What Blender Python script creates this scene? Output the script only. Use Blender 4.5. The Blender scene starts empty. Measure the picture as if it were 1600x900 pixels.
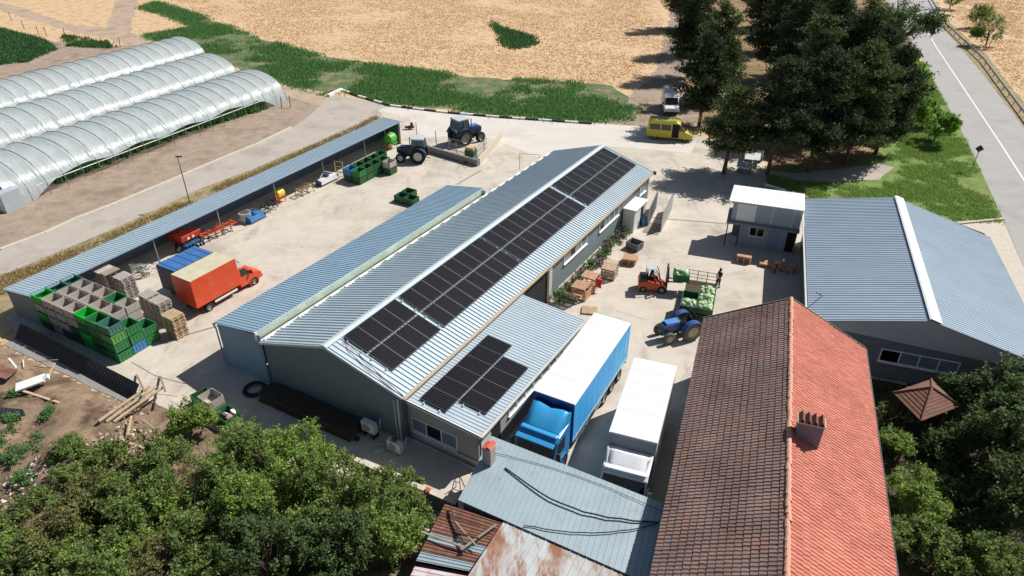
import bpy, math, random
import numpy as np
from mathutils import Vector, Matrix, noise

scene = bpy.context.scene
C = scene.collection
R = math.radians
random.seed(7)
rng = np.random.default_rng(11)

# ------------------------------------------------------------------ camera, sky, sun, exposure
cam_d = bpy.data.cameras.new('camera'); cam = bpy.data.objects.new('camera', cam_d); C.objects.link(cam)
cam.location = (0, 0, 29.5); cam.rotation_euler = (R(90 - 31.93), 0, 0)
cam_d.lens = 24.0; cam_d.sensor_width = 36.0; cam_d.clip_end = 2000
scene.camera = cam
SUN_AZ, SUN_EL = 62.0, 48.0          # azimuth clockwise from +Y (away from the camera), elevation
w = bpy.data.worlds.new('World'); scene.world = w; w.use_nodes = True
nt = w.node_tree; nt.nodes.clear()
sky = nt.nodes.new('ShaderNodeTexSky'); sky.sky_type = 'NISHITA'; sky.sun_disc = False
sky.sun_elevation = R(SUN_EL); sky.sun_rotation = R(SUN_AZ); sky.air_density = 1.0; sky.dust_density = 1.2
bg = nt.nodes.new('ShaderNodeBackground'); bg.inputs[1].default_value = 0.055
wo = nt.nodes.new('ShaderNodeOutputWorld')
nt.links.new(sky.outputs[0], bg.inputs[0]); nt.links.new(bg.outputs[0], wo.inputs[0])
sd = bpy.data.lights.new('sun', 'SUN'); sun = bpy.data.objects.new('sun', sd); C.objects.link(sun)
sd.energy = 5.0; sd.angle = R(0.53); sd.color = (1.0, 0.965, 0.91)
sdir = Vector((math.sin(R(SUN_AZ)) * math.cos(R(SUN_EL)), math.cos(R(SUN_AZ)) * math.cos(R(SUN_EL)), math.sin(R(SUN_EL))))
sun.rotation_euler = sdir.to_track_quat('Z', 'Y').to_euler(); sun.location = (60, 40, 80)
vs = scene.view_settings; vs.view_transform = 'Standard'; vs.look = 'None'; vs.gamma = 1; vs.use_curve_mapping = False
vs.exposure = 0.12

# ------------------------------------------------------------------ helpers
def hexc(h):
    h = h.lstrip('#'); o = []
    for i in (0, 2, 4):
        c = int(h[i:i + 2], 16) / 255
        o.append(c / 12.92 if c <= .04045 else ((c + .055) / 1.055) ** 2.4)
    return tuple(o)

MATS = {}
def mat(name, col, rough=.6, metal=0.0, var=.18, scale=4.0, bump=0.0, bscale=30.0, col2=None, thr=None, stretch=None, spec=.5, coat=0.0, detail=5, layers=()):
    """Principled material whose colour is broken up by two noises; col2 + thr paints patches of a second colour."""
    if name in MATS: return MATS[name]
    m = bpy.data.materials.new(name); m.use_nodes = True; n = m.node_tree; n.nodes.clear()
    out = n.nodes.new('ShaderNodeOutputMaterial'); b = n.nodes.new('ShaderNodeBsdfPrincipled')
    n.links.new(b.outputs[0], out.inputs[0])
    tc = n.nodes.new('ShaderNodeTexCoord'); mp = n.nodes.new('ShaderNodeMapping')
    n.links.new(tc.outputs['Object'], mp.inputs[0])
    if stretch: mp.inputs['Scale'].default_value = stretch
    t1 = n.nodes.new('ShaderNodeTexNoise'); t1.inputs['Scale'].default_value = scale; t1.inputs['Detail'].default_value = detail; t1.inputs['Roughness'].default_value = .65
    n.links.new(mp.outputs[0], t1.inputs[0])
    cr = n.nodes.new('ShaderNodeValToRGB'); n.links.new(t1.outputs[0], cr.inputs[0])
    lo = tuple(max(0, c * (1 - var)) for c in col); hi = tuple(min(1, c * (1 + var)) for c in col)
    cr.color_ramp.elements[0].position = .3; cr.color_ramp.elements[0].color = (*lo, 1)
    cr.color_ramp.elements[1].position = .7; cr.color_ramp.elements[1].color = (*hi, 1)
    last = cr.outputs[0]
    if col2 is not None:
        t2 = n.nodes.new('ShaderNodeTexNoise'); t2.inputs['Scale'].default_value = scale * .37; t2.inputs['Detail'].default_value = 8; t2.inputs['Roughness'].default_value = .7
        n.links.new(mp.outputs[0], t2.inputs[0])
        r2 = n.nodes.new('ShaderNodeValToRGB'); a, c = thr or (.5, .6)
        r2.color_ramp.elements[0].position = a; r2.color_ramp.elements[1].position = c
        n.links.new(t2.outputs[0], r2.inputs[0])
        mx = n.nodes.new('ShaderNodeMix'); mx.data_type = 'RGBA'
        n.links.new(r2.outputs[0], mx.inputs[0]); n.links.new(last, mx.inputs[6]); mx.inputs[7].default_value = (*col2, 1)
        last = mx.outputs[2]
    for lc, ls, (la, lb_), lstr, lmax in layers:               # stains, streaks and dust with shapes of their own
        mq = n.nodes.new('ShaderNodeMapping'); mq.inputs['Scale'].default_value = lstr; n.links.new(tc.outputs['Object'], mq.inputs[0])
        tq = n.nodes.new('ShaderNodeTexNoise'); tq.inputs['Scale'].default_value = ls; tq.inputs['Detail'].default_value = 7; tq.inputs['Roughness'].default_value = .68; n.links.new(mq.outputs[0], tq.inputs[0])
        rq = n.nodes.new('ShaderNodeMapRange'); rq.inputs[1].default_value = la; rq.inputs[2].default_value = lb_; rq.inputs[4].default_value = lmax; n.links.new(tq.outputs[0], rq.inputs[0])
        mx = n.nodes.new('ShaderNodeMix'); mx.data_type = 'RGBA'; n.links.new(rq.outputs[0], mx.inputs[0]); n.links.new(last, mx.inputs[6]); mx.inputs[7].default_value = (*lc, 1); last = mx.outputs[2]
    n.links.new(last, b.inputs['Base Color'])
    b.inputs['Roughness'].default_value = rough; b.inputs['Metallic'].default_value = metal
    b.inputs['Specular IOR Level'].default_value = spec; b.inputs['Coat Weight'].default_value = coat
    if bump:
        t3 = n.nodes.new('ShaderNodeTexNoise'); t3.inputs['Scale'].default_value = bscale; t3.inputs['Detail'].default_value = 4
        n.links.new(mp.outputs[0], t3.inputs[0])
        bp = n.nodes.new('ShaderNodeBump'); bp.inputs['Strength'].default_value = bump; bp.inputs['Distance'].default_value = .05
        n.links.new(t3.outputs[0], bp.inputs['Height']); n.links.new(bp.outputs[0], b.inputs['Normal'])
    MATS[name] = m; return m

def leafmat(name, col, col2, trans=.35, rough=.55):
    """Leaf: every leaf (mesh island) takes its own colour between two greens; light shines through."""
    m = bpy.data.materials.new(name); m.use_nodes = True; n = m.node_tree; n.nodes.clear()
    out = n.nodes.new('ShaderNodeOutputMaterial'); b = n.nodes.new('ShaderNodeBsdfPrincipled'); tr = n.nodes.new('ShaderNodeBsdfTranslucent')
    g = n.nodes.new('ShaderNodeNewGeometry'); mx = n.nodes.new('ShaderNodeMix'); mx.data_type = 'RGBA'
    mx.inputs[6].default_value = (*col, 1); mx.inputs[7].default_value = (*col2, 1)
    n.links.new(g.outputs['Random Per Island'], mx.inputs[0])
    n.links.new(mx.outputs[2], b.inputs['Base Color'])
    hs = n.nodes.new('ShaderNodeHueSaturation'); hs.inputs['Value'].default_value = 1.5; hs.inputs['Hue'].default_value = .495
    n.links.new(mx.outputs[2], hs.inputs['Color']); n.links.new(hs.outputs[0], tr.inputs[0])
    b.inputs['Roughness'].default_value = rough; b.inputs['Specular IOR Level'].default_value = .2
    ms = n.nodes.new('ShaderNodeMixShader'); ms.inputs[0].default_value = trans
    n.links.new(b.outputs[0], ms.inputs[1]); n.links.new(tr.outputs[0], ms.inputs[2]); n.links.new(ms.outputs[0], out.inputs[0])
    MATS[name] = m; return m

def link(o, parent=None):
    C.objects.link(o)
    if parent is not None: o.parent = parent
    return o

class MB:
    """collects boxes, bars, tubes, lathes; build() links them as ONE mesh object"""
    def __init__(s): s.v = []; s.f = []
    def add(s, vs_, fs_):
        k = len(s.v); s.v += [tuple(p) for p in vs_]; s.f += [tuple(i + k for i in f) for f in fs_]; return s
    def box(s, c, d, rz=0, rx=0, ry=0, top=None):
        """centre, dimensions; top=(fx,fy,ox,oy) shrinks and shifts the top face"""
        x, y, z = d[0] / 2, d[1] / 2, d[2] / 2; fx, fy, ox, oy = top or (1, 1, 0, 0)
        p = [(-x, -y, -z), (x, -y, -z), (x, y, -z), (-x, y, -z), (-x * fx + ox, -y * fy + oy, z), (x * fx + ox, -y * fy + oy, z), (x * fx + ox, y * fy + oy, z), (-x * fx + ox, y * fy + oy, z)]
        m = Matrix.Translation(c) @ Matrix.Rotation(rz, 4, 'Z') @ Matrix.Rotation(ry, 4, 'Y') @ Matrix.Rotation(rx, 4, 'X')
        return s.add([m @ Vector(q) for q in p], [(3, 2, 1, 0), (4, 5, 6, 7), (0, 1, 5, 4), (1, 2, 6, 5), (2, 3, 7, 6), (3, 0, 4, 7)])
    def b2(s, lo, hi):
        return s.box([(a + b) / 2 for a, b in zip(lo, hi)], [abs(b - a) for a, b in zip(lo, hi)])
    def bar(s, p, q, wd, ht=None):
        p = Vector(p); q = Vector(q); d = q - p; L = d.length
        m = Matrix.Translation((p + q) / 2) @ d.to_track_quat('Y', 'Z').to_matrix().to_4x4()
        x, y, z = wd / 2, L / 2, (ht or wd) / 2
        c = [(-x, -y, -z), (x, -y, -z), (x, y, -z), (-x, y, -z), (-x, -y, z), (x, -y, z), (x, y, z), (-x, y, z)]
        return s.add([m @ Vector(k) for k in c], [(3, 2, 1, 0), (4, 5, 6, 7), (0, 1, 5, 4), (1, 2, 6, 5), (2, 3, 7, 6), (3, 0, 4, 7)])
    def tube(s, pts, r, n=8, r2=None, cap=True):
        pts = [Vector(p) for p in pts]; N = len(pts); vv = []; ff = []
        for i, p in enumerate(pts):
            d = (pts[min(i + 1, N - 1)] - pts[max(i - 1, 0)]).normalized()
            a = d.orthogonal().normalized() if i == 0 else (a - d * a.dot(d)).normalized()
            b = d.cross(a); rr = r if r2 is None else r + (r2 - r) * i / max(1, N - 1)
            vv += [p + (a * math.cos(2 * math.pi * k / n) + b * math.sin(2 * math.pi * k / n)) * rr for k in range(n)]
        for i in range(N - 1):
            for k in range(n):
                k2 = (k + 1) % n; ff.append((i * n + k, i * n + k2, (i + 1) * n + k2, (i + 1) * n + k))
        if cap: ff += [tuple(range(n - 1, -1, -1)), tuple((N - 1) * n + k for k in range(n))]
        return s.add(vv, ff)
    def lathe(s, prof, c=(0, 0, 0), axis='Z', n=16):
        """prof: list of (radius, height) turned round an axis"""
        vv = []; ff = []
        for r_, h in prof:
            for k in range(n):
                a = 2 * math.pi * k / n; x, y = r_ * math.cos(a), r_ * math.sin(a)
                p = {'Z': (x, y, h), 'X': (h, x, y), 'Y': (x, h, y)}[axis]
                vv.append((p[0] + c[0], p[1] + c[1], p[2] + c[2]))
        for i in range(len(prof) - 1):
            for k in range(n): k2 = (k + 1) % n; ff.append((i * n + k, i * n + k2, (i + 1) * n + k2, (i + 1) * n + k))
        return s.add(vv, ff)
    def prism(s, prof, a, b, axis='Y'):
        """prof: polygon in the plane across axis, extruded from a to b"""
        N = len(prof); f = {'Y': lambda p, t: (p[0], t, p[1]), 'X': lambda p, t: (t, p[0], p[1]), 'Z': lambda p, t: (p[0], p[1], t)}[axis]
        vv = [f(p, a) for p in prof] + [f(p, b) for p in prof]
        ff = [tuple(range(N)), tuple(range(2 * N - 1, N - 1, -1))] + [(i, i + N, (i + 1) % N + N, (i + 1) % N) for i in range(N)]
        return s.add(vv, ff)
    def quad(s, a, b, c, d): return s.add([a, b, c, d], [(0, 1, 2, 3)])
    def mesh(s, name, m, smooth=False):
        me = bpy.data.meshes.new(name); me.from_pydata(s.v, [], s.f); me.update()
        if m: me.materials.append(MATS[m] if isinstance(m, str) else m)
        import bmesh
        bm = bmesh.new(); bm.from_mesh(me); bmesh.ops.recalc_face_normals(bm, faces=bm.faces); bm.to_mesh(me); bm.free()
        if smooth:
            me.polygons.foreach_set('use_smooth', [True] * len(me.polygons)); me.set_sharp_from_angle(angle=R(42))
        return me
    def build(s, name, m, parent=None, smooth=False, bevel=0, loc=None, rz=0):
        o = bpy.data.objects.new(name, s.mesh(name, m, smooth)); link(o, parent)
        if bevel:
            bv = o.modifiers.new('bevel', 'BEVEL'); bv.width = bevel; bv.segments = 2; bv.limit_method = 'ANGLE'; bv.angle_limit = R(40)
        if loc: o.location = loc
        if rz: o.rotation_euler.z = rz
        return o

def npmesh(name, verts, faces, m, parent=None, kind=None):
    """fast mesh from numpy arrays; faces is an (n,k) index array"""
    me = bpy.data.meshes.new(name); nv = len(verts); nf, k = faces.shape
    me.vertices.add(nv); me.vertices.foreach_set('co', verts.astype(np.float32).ravel())
    me.loops.add(nf * k); me.loops.foreach_set('vertex_index', faces.astype(np.int32).ravel())
    me.polygons.add(nf); me.polygons.foreach_set('loop_start', np.arange(0, nf * k, k, dtype=np.int32))
    me.update(calc_edges=True); me.materials.append(MATS[m])
    o = bpy.data.objects.new(name, me); link(o, parent)
    if kind: o['kind'] = kind
    return o

def tag(o, label, cat, group=None):
    o['label'] = label; o['category'] = cat
    if group: o['group'] = group
    return o
def thing(name, label, cat, loc=(0, 0, 0), az=0, group=None):
    """Empty at the thing's base; local +Y points along azimuth az (clockwise from world +Y)"""
    o = bpy.data.objects.new(name, None); o.empty_display_size = .3; C.objects.link(o)
    o.location = loc; o.rotation_euler.z = -R(az)
    return tag(o, label, cat, group)
def clone(root, label, loc, az, group=None, scale=None):
    r = root.copy(); C.objects.link(r); r.location = loc; r.rotation_euler.z = -R(az)
    if scale: r.scale = scale
    r['label'] = label
    if group: r['group'] = group
    for ch in root.children:
        c = ch.copy(); C.objects.link(c); c.parent = r
        for g in ch.children:
            d = g.copy(); C.objects.link(d); d.parent = c
    return r
def structure(o): o['kind'] = 'structure'; return o
def uv(az):
    a = R(az); return Vector((math.cos(a), -math.sin(a), 0)), Vector((math.sin(a), math.cos(a), 0))
def jag(poly, step=1.5, amp=.5, seed=0, sc=.35):
    """densify a polygon and roughen its outline"""
    out = []; n = len(poly)
    for i in range(n):
        a = Vector(poly[i][:2]); b = Vector(poly[(i + 1) % n][:2]); L = (b - a).length; k = max(1, int(L / step))
        for j in range(k):
            p = a.lerp(b, j / k); q = Vector((p.x * sc + seed * 7.3, p.y * sc, seed * 3.1))
            nv = noise.noise_vector(q); nw = noise.noise_vector(q * 3.1)
            out.append((p.x + amp * (nv.x + .5 * nw.x), p.y + amp * (nv.y + .5 * nw.y)))
    return out
def sheet(name, poly, z, m, jagged=None):
    if jagged: poly = jag(poly, *jagged)
    me = bpy.data.meshes.new(name)
    from mathutils.geometry import tessellate_polygon
    vv = [Vector((p[0], p[1], z)) for p in poly]; tr = tessellate_polygon([vv])
    me.from_pydata(vv, [], [tuple(t) for t in tr]); me.update()
    import bmesh
    bm = bmesh.new(); bm.from_mesh(me)
    for f in bm.faces:
        f.normal_update()
        if f.normal.z < 0: f.normal_flip()
    bm.to_mesh(me); bm.free()
    me.materials.append(MATS[m]); o = bpy.data.objects.new(name, me); link(o); return structure(o)

def ribbed(name, A, B, D_, E_, spacing, m, parent, h=.065, wt=.05, wb=.12, th=.05):
    """profiled metal sheet: eave A->B, top edge D_->E_ (D_ above A, E_ above B); trapezoid ribs run from eave to top"""
    A, B, D_, E_ = map(Vector, (A, B, D_, E_)); L = (B - A).length; n = max(1, round(L / spacing))
    nrm = (B - A).cross(D_ - A).normalized()
    if nrm.z < 0: nrm = -nrm
    prof = []
    for i in range(n):
        s0 = i / n; p = 1 / L
        prof += [(s0, 0), (s0 + (spacing / 2 - wb / 2) * p, 0), (s0 + (spacing / 2 - wt / 2) * p, h), (s0 + (spacing / 2 + wt / 2) * p, h), (s0 + (spacing / 2 + wb / 2) * p, 0)]
    prof.append((1, 0)); vv = []
    for t, hh in prof: vv += [A.lerp(B, t) + nrm * hh, D_.lerp(E_, t) + nrm * hh]
    N = len(prof)
    ff = [(2 * i, 2 * i + 2, 2 * i + 3, 2 * i + 1) for i in range(N - 1)]
    k = len(vv); vv += [A - nrm * th, B - nrm * th, E_ - nrm * th, D_ - nrm * th]
    ff += [(k, k + 3, k + 2, k + 1)]
    ff += [tuple([k + 0, k + 1] + [2 * i for i in range(N - 1, -1, -1)]), tuple([k + 2, k + 3] + [2 * i + 1 for i in range(N)]), (k, 0, 1, k + 3), (k + 1, k + 2, 2 * N - 1, 2 * N - 2)]
    mb = MB(); mb.add(vv, ff)
    return mb.build(name, m, parent)

def window(parent, c, wd, ht, n=1, face='-Y', depth=.06, mats=('white_frame', 'glass'), open_pane=None):
    """window part (frame) with pane sub-parts; c = centre on the wall face, face = outward axis in the parent's frame"""
    mb = MB(); t = .07
    mb.box((0, 0, ht / 2 - t / 2), (wd, depth, t)); mb.box((0, 0, -ht / 2 + t / 2), (wd, depth, t))
    for i in range(n + 1): mb.box((-wd / 2 + t / 2 + i * (wd - t) / n, 0, 0), (t, depth * .9, ht - 2 * t))
    mb.box((0, -.05, -ht / 2 - .03), (wd + .1, depth + .1, .04))
    rz = {'-Y': 0, '+X': R(90), '+Y': R(180), '-X': R(-90)}[face]
    o = mb.build('window', mats[0], parent, loc=c, rz=rz)
    pw = (wd - t) / n
    for i in range(n):
        p = MB().box((-wd / 2 + t / 2 + (i + .5) * pw, .008, 0), (pw - t, .012, ht - 2 * t)).build('pane', 'dark_glass' if open_pane == i else mats[1], o)
    return o

def wheel(parent, c, r, wd, tyre='tyre', rim='rim_grey', n=20):
    """tyre part with a rim sub-part, axle along X"""
    h = wd / 2
    t = MB().lathe([(r * .58, -h * .8), (r * .62, -h), (r * .9, -h), (r, -h * .75), (r, h * .75), (r * .9, h), (r * .62, h), (r * .58, h * .8)], axis='X', n=n).build('wheel', tyre, parent, smooth=True, loc=c)
    MB().lathe([(.001, -h * .55), (r * .2, -h * .7), (r * .3, -h * .5), (r * .5, -h * .55), (r * .59, -h * .9), (r * .59, h * .9), (r * .5, h * .55), (r * .3, h * .5), (r * .2, h * .7), (.001, h * .55)], axis='X', n=n).build('rim', rim, t, smooth=True)
    return t

# ------------------------------------------------------------------ materials
H = hexc
mat('straw', H('cfb18d'), .95, var=.17, scale=1.6, bump=.6, bscale=6, col2=H('b4946c'), thr=(.46, .62), detail=8)
mat('soil', H('9e8c7b'), .95, var=.22, scale=.8, bump=.7, bscale=5, col2=H('8a7866'), thr=(.5, .62), detail=8)
mat('soil_brown', H('8a745f'), .95, var=.28, scale=1.1, bump=.8, bscale=6, col2=H('5c4a3a'), thr=(.48, .6), detail=8)  # darker second colour paints shade patches of the uneven dug ground
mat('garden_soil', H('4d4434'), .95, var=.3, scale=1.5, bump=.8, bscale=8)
mat('needle_floor', H('96795a'), .95, var=.3, scale=.7, bump=.5, bscale=6, col2=H('74643f'), thr=(.45, .6), detail=8)
mat('track', H('b09c88'), .95, var=.14, scale=.5, bump=.4, bscale=5, col2=H('9a8671'), thr=(.5, .62), detail=8)
mat('weed_ground', H('52673e'), .95, var=.35, scale=1.2, bump=.7, bscale=7, col2=H('857a5c'), thr=(.47, .6), detail=8)
mat('lawn', H('6d8440'), .95, var=.35, scale=.8, bump=.6, bscale=8, col2=H('8a7d4e'), thr=(.54, .7), detail=8)
mat('verge_soil', H('9c8868'), .95, var=.25, scale=1.5, bump=.5, bscale=8, col2=H('76754e'), thr=(.48, .6), detail=8)
mat('asphalt_old', H('b0a79d'), .93, var=.08, scale=.6, bump=.25, bscale=25, col2=H('978d82'), thr=(.5, .7), detail=8)
mat('asphalt', H('a5a29f'), .9, var=.07, scale=.5, bump=.25, bscale=30, col2=H('989592'), thr=(.52, .68), detail=8)
mat('yard', H('c6bcae'), .9, var=.08, scale=.5, bump=.2, bscale=20, col2=H('b3a898'), thr=(.5, .74), detail=9, layers=[(H('988e82'), .16, (.50, .66), (1, 1, 1), .6), (H('857b71'), .6, (.55, .70), (1, .3, 1), .5), (H('5c5650'), 2.0, (.63, .72), (1, 1, 1), .6), (H('d8d0c4'), .9, (.55, .7), (.3, 1.6, 1), .5)])
mat('yard_white', H('cec8bf'), .9, var=.06, scale=.3, bump=.15, bscale=20, col2=H('b5a893'), thr=(.55, .75), detail=9)
mat('pale_concrete', H('c4bbab'), .9, var=.14, scale=3, bump=.3, bscale=15)
mat('grey_concrete', H('8d8a86'), .9, var=.14, scale=3, bump=.3, bscale=15)
mat('white_paint', H('e6e6e2'), .55, var=.05, scale=3)
mat('black_paint', H('2c2c2e'), .6, var=.15, scale=5)
mat('roof_pale', H('bccad2'), .42, metal=.15, var=.06, scale=.7, layers=[(H('a3b0b6'), 1.0, (.5, .72), (.5, 6, .5), .55), (H('6f6a60'), 1.2, (.62, .8), (.35, 9, .35), .35)])
mat('roof_blue', H('9ab6c8'), .42, metal=.15, var=.06, scale=.7, layers=[(H('8aa2b0'), 1.0, (.5, .72), (.5, 6, .5), .55), (H('6f6a60'), 1.2, (.62, .8), (.35, 9, .35), .35)])
mat('roof_shed', H('b3c6d2'), .42, metal=.15, var=.06, scale=.8, layers=[(H('9fb0ba'), 1.0, (.5, .72), (.5, 6, .5), .55), (H('6f6a60'), 1.2, (.62, .8), (.35, 9, .35), .35)])
mat('roof_grey', H('9aabba'), .62, metal=.05, var=.06, scale=.5, spec=.25, layers=[(H('8595a2'), 1.0, (.5, .72), (.5, 6, .5), .55), (H('6f6a60'), 1.2, (.62, .8), (.35, 9, .35), .35)])
mat('ridge_cap', H('c6d2d6'), .4, metal=.15, var=.05, scale=1)
mat('ridge_white', H('eef0f0'), .5, var=.04, scale=1)
mat('wall_pale', H('aab4bb'), .7, var=.06, scale=1.2)
mat('wall_grey', H('7a858a'), .75, var=.07, scale=1.2)
mat('wall_beige', H('a9a49d'), .8, var=.07, scale=1.2)
mat('wall_blue', H('8ba2b8'), .7, var=.06, scale=1)
mat('wall_dark', H('6d7480'), .75, var=.08, scale=1)
mat('gutter', H('c9c5be'), .5, var=.1, scale=3)
mat('gutter_beige', H('b9a992'), .6, var=.12, scale=3)
mat('white_frame', H('e8e9ea'), .5, var=.03)
mat('glass', H('6f828c'), .12, var=.1, scale=1.5, spec=.8)
mat('dark_glass', H('0c0e10'), .15, var=.2, scale=2)
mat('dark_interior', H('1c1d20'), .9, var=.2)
mat('polycarbonate', H('a9b8a6'), .25, var=.12, scale=1.5, spec=.7, col2=H('c9d0c2'), thr=(.5, .7))
mat('alu', H('b8bcc0'), .35, metal=.8, var=.06)
mat('steel', H('8c9092'), .5, metal=.6, var=.12, scale=6)
mat('dark_steel', H('3a3c3f'), .55, metal=.4, var=.2, scale=6)
mat('rust', H('7d4a32'), .9, var=.3, scale=5)
mat('pv_frame', H('77787a'), .4, metal=.6, var=.05)
mat('tyre', H('232323'), .9, var=.2, scale=8)
mat('tyre_dusty', H('5f5a50'), .95, var=.25, scale=6)
mat('rim_grey', H('8b8c8c'), .5, metal=.4, var=.1)
mat('rim_cream', H('a8a08c'), .6, var=.15)
mat('rim_white', H('c8c8c4'), .5, var=.1)
mat('plaster', H('a19a94'), .9, var=.1, scale=2)
mat('wood_grey', H('b0a79f'), .9, var=.2, scale=3, stretch=(1, 1, 8))
mat('wood_old', H('948777'), .9, var=.25, scale=3)
mat('wood_new', H('bfa684'), .85, var=.18, scale=4)
mat('wood_pink', H('c79f80'), .85, var=.18, scale=4)
mat('wood_dark', H('4b3d30'), .9, var=.3, scale=3)
mat('log', H('ab967a'), .9, var=.25, scale=4)
mat('bark', H('5a4a3c'), .95, var=.35, scale=4, bump=.8, bscale=12)
mat('bark_pine', H('6b4f3c'), .95, var=.35, scale=3, bump=.8, bscale=10)
mat('twig', H('6b6152'), .95, var=.3, scale=5)
mat('tile_brown', H('86695f'), .85, var=.25, scale=1.6, col2=H('6d6a6c'), thr=(.45, .62))
mat('tile_orange', H('c9705b'), .85, var=.14, scale=1.3, col2=H('b06a58'), thr=(.5, .7))
mat('tile_ridge', H('cc9a84'), .85, var=.2, scale=4)
mat('tile_gazebo', H('7d5a4c'), .9, var=.25, scale=3)
mat('shed_metal', H('a2b2b8'), .5, metal=.15, var=.05, scale=.9, col2=H('93a3aa'), thr=(.5, .75), layers=[(H('7d7a70'), 1.0, (.58, .75), (1, 1, 1), .4)])
mat('rusty_sheet', H('b4b8b8'), .65, var=.12, scale=2.0, col2=H('8f5f46'), thr=(.47, .57), stretch=(1.2, .35, 1), layers=[(H('a58a78'), 1.4, (.5, .65), (1, .5, 1), .6)])
mat('brown_sheet', H('7a5142'), .75, var=.25, scale=2.5, col2=H('8f6a58'), thr=(.5, .6))
mat('pink_sheet', H('d0a0a0'), .7, var=.2, scale=2, col2=H('c8cacb'), thr=(.48, .6))
mat('plastic_green', H('2f7a45'), .5, var=.18, scale=4)
mat('plastic_bright', H('1fae3c'), .45, var=.12, scale=4)
mat('plastic_dark_green', H('2f5f3a'), .55, var=.22, scale=4)
mat('plastic_teal', H('48766a'), .55, var=.18, scale=4)
mat('plastic_lime', H('5c9a4a'), .55, var=.18, scale=4)
mat('plastic_blue', H('3f7fb0'), .5, var=.15, scale=4)
mat('plastic_grey', H('6a6e70'), .55, var=.15, scale=4)
mat('black', H('18191b'), .6, var=.2)
mat('white_plastic', H('dcdcd8'), .5, var=.05)
mat('red_brick', H('c2604a'), .9, var=.2)
mat('cable', H('2b3340'), .6, var=.1)
mat('red_cable', H('9c4a50'), .6, var=.1)
def pv():
    m = bpy.data.materials.new('pv_cells'); m.use_nodes = True; n = m.node_tree; b = n.nodes['Principled BSDF']
    tc = n.nodes.new('ShaderNodeTexCoord'); sp = n.nodes.new('ShaderNodeSeparateXYZ'); n.links.new(tc.outputs['Object'], sp.inputs[0])
    def lines(out, period, width):
        a = n.nodes.new('ShaderNodeMath'); a.operation = 'DIVIDE'; a.inputs[1].default_value = period; n.links.new(out, a.inputs[0])
        f = n.nodes.new('ShaderNodeMath'); f.operation = 'FRACT'; n.links.new(a.outputs[0], f.inputs[0])
        l = n.nodes.new('ShaderNodeMath'); l.operation = 'LESS_THAN'; l.inputs[1].default_value = width; n.links.new(f.outputs[0], l.inputs[0]); return l.outputs[0]
    l1 = lines(sp.outputs[1], .1975, .075); l2 = lines(sp.outputs[0], .155, .03)
    mx = n.nodes.new('ShaderNodeMath'); mx.operation = 'MAXIMUM'; n.links.new(l1, mx.inputs[0])
    h = n.nodes.new('ShaderNodeMath'); h.operation = 'MULTIPLY'; h.inputs[1].default_value = .35; n.links.new(l2, h.inputs[0]); n.links.new(h.outputs[0], mx.inputs[1])
    no = n.nodes.new('ShaderNodeTexNoise'); no.inputs['Scale'].default_value = 2
    n.links.new(tc.outputs['Object'], no.inputs[0])
    c1 = n.nodes.new('ShaderNodeMix'); c1.data_type = 'RGBA'; c1.inputs[6].default_value = (.009, .009, .011, 1); c1.inputs[7].default_value = (.016, .015, .017, 1); n.links.new(no.outputs[0], c1.inputs[0])
    c = n.nodes.new('ShaderNodeMix'); c.data_type = 'RGBA'; n.links.new(mx.outputs[0], c.inputs[0]); n.links.new(c1.outputs[2], c.inputs[6]); c.inputs[7].default_value = (.06, .058, .058, 1)
    n.links.new(c.outputs[2], b.inputs['Base Color']); b.inputs['Roughness'].default_value = .22; b.inputs['Specular IOR Level'].default_value = .35
    MATS['pv_cells'] = m
pv()
def film():
    m = bpy.data.materials.new('film'); m.use_nodes = True; n = m.node_tree; n.nodes.clear()
    out = n.nodes.new('ShaderNodeOutputMaterial'); b = n.nodes.new('ShaderNodeBsdfPrincipled'); t = n.nodes.new('ShaderNodeBsdfTransparent'); ms = n.nodes.new('ShaderNodeMixShader')
    tc = n.nodes.new('ShaderNodeTexCoord'); mp = n.nodes.new('ShaderNodeMapping'); mp.inputs['Scale'].default_value = (.5, 1.6, .5); n.links.new(tc.outputs['Object'], mp.inputs[0])
    no = n.nodes.new('ShaderNodeTexNoise'); no.inputs['Scale'].default_value = 1.4; no.inputs['Detail'].default_value = 6; n.links.new(mp.outputs[0], no.inputs[0])
    bp = n.nodes.new('ShaderNodeBump'); bp.inputs['Strength'].default_value = .6; bp.inputs['Distance'].default_value = .2; n.links.new(no.outputs[0], bp.inputs['Height']); n.links.new(bp.outputs[0], b.inputs['Normal'])
    cr = n.nodes.new('ShaderNodeValToRGB'); cr.color_ramp.elements[0].color = (.42, .50, .51, 1); cr.color_ramp.elements[1].color = (.62, .69, .70, 1); n.links.new(no.outputs[0], cr.inputs[0])
    n.links.new(cr.outputs[0], b.inputs['Base Color']); b.inputs['Roughness'].default_value = .3; b.inputs['Specular IOR Level'].default_value = .45
    ms.inputs[0].default_value = .66; n.links.new(t.outputs[0], ms.inputs[1]); n.links.new(b.outputs[0], ms.inputs[2]); n.links.new(ms.outputs[0], out.inputs[0]); MATS['film'] = m
film()
leafmat('leaf_tree', H('4a6132'), H('90a45c'), .4)
leafmat('leaf_light', H('587838'), H('a6ba62'), .44)
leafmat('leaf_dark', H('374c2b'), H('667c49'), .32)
leafmat('leaf_dry', H('5c6638'), H('8c8856'), .3)
leafmat('needle', H('2c3a26'), H('566544'), .14, .8)
leafmat('needle_sunlit', H('3a4a2e'), H('728050'), .18, .8)  # lighter copy of the needle green, sunlight on the tufts put into the colour
leafmat('leaf_road', H('4a7a24'), H('86b03c'), .35)
leafmat('weed', H('3f6c3a'), H('78a05f'), .35)
leafmat('weed_dark', H('335a34'), H('5c8250'), .3)
leafmat('grass', H('5f8a3c'), H('a0b06a'), .3)
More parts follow.
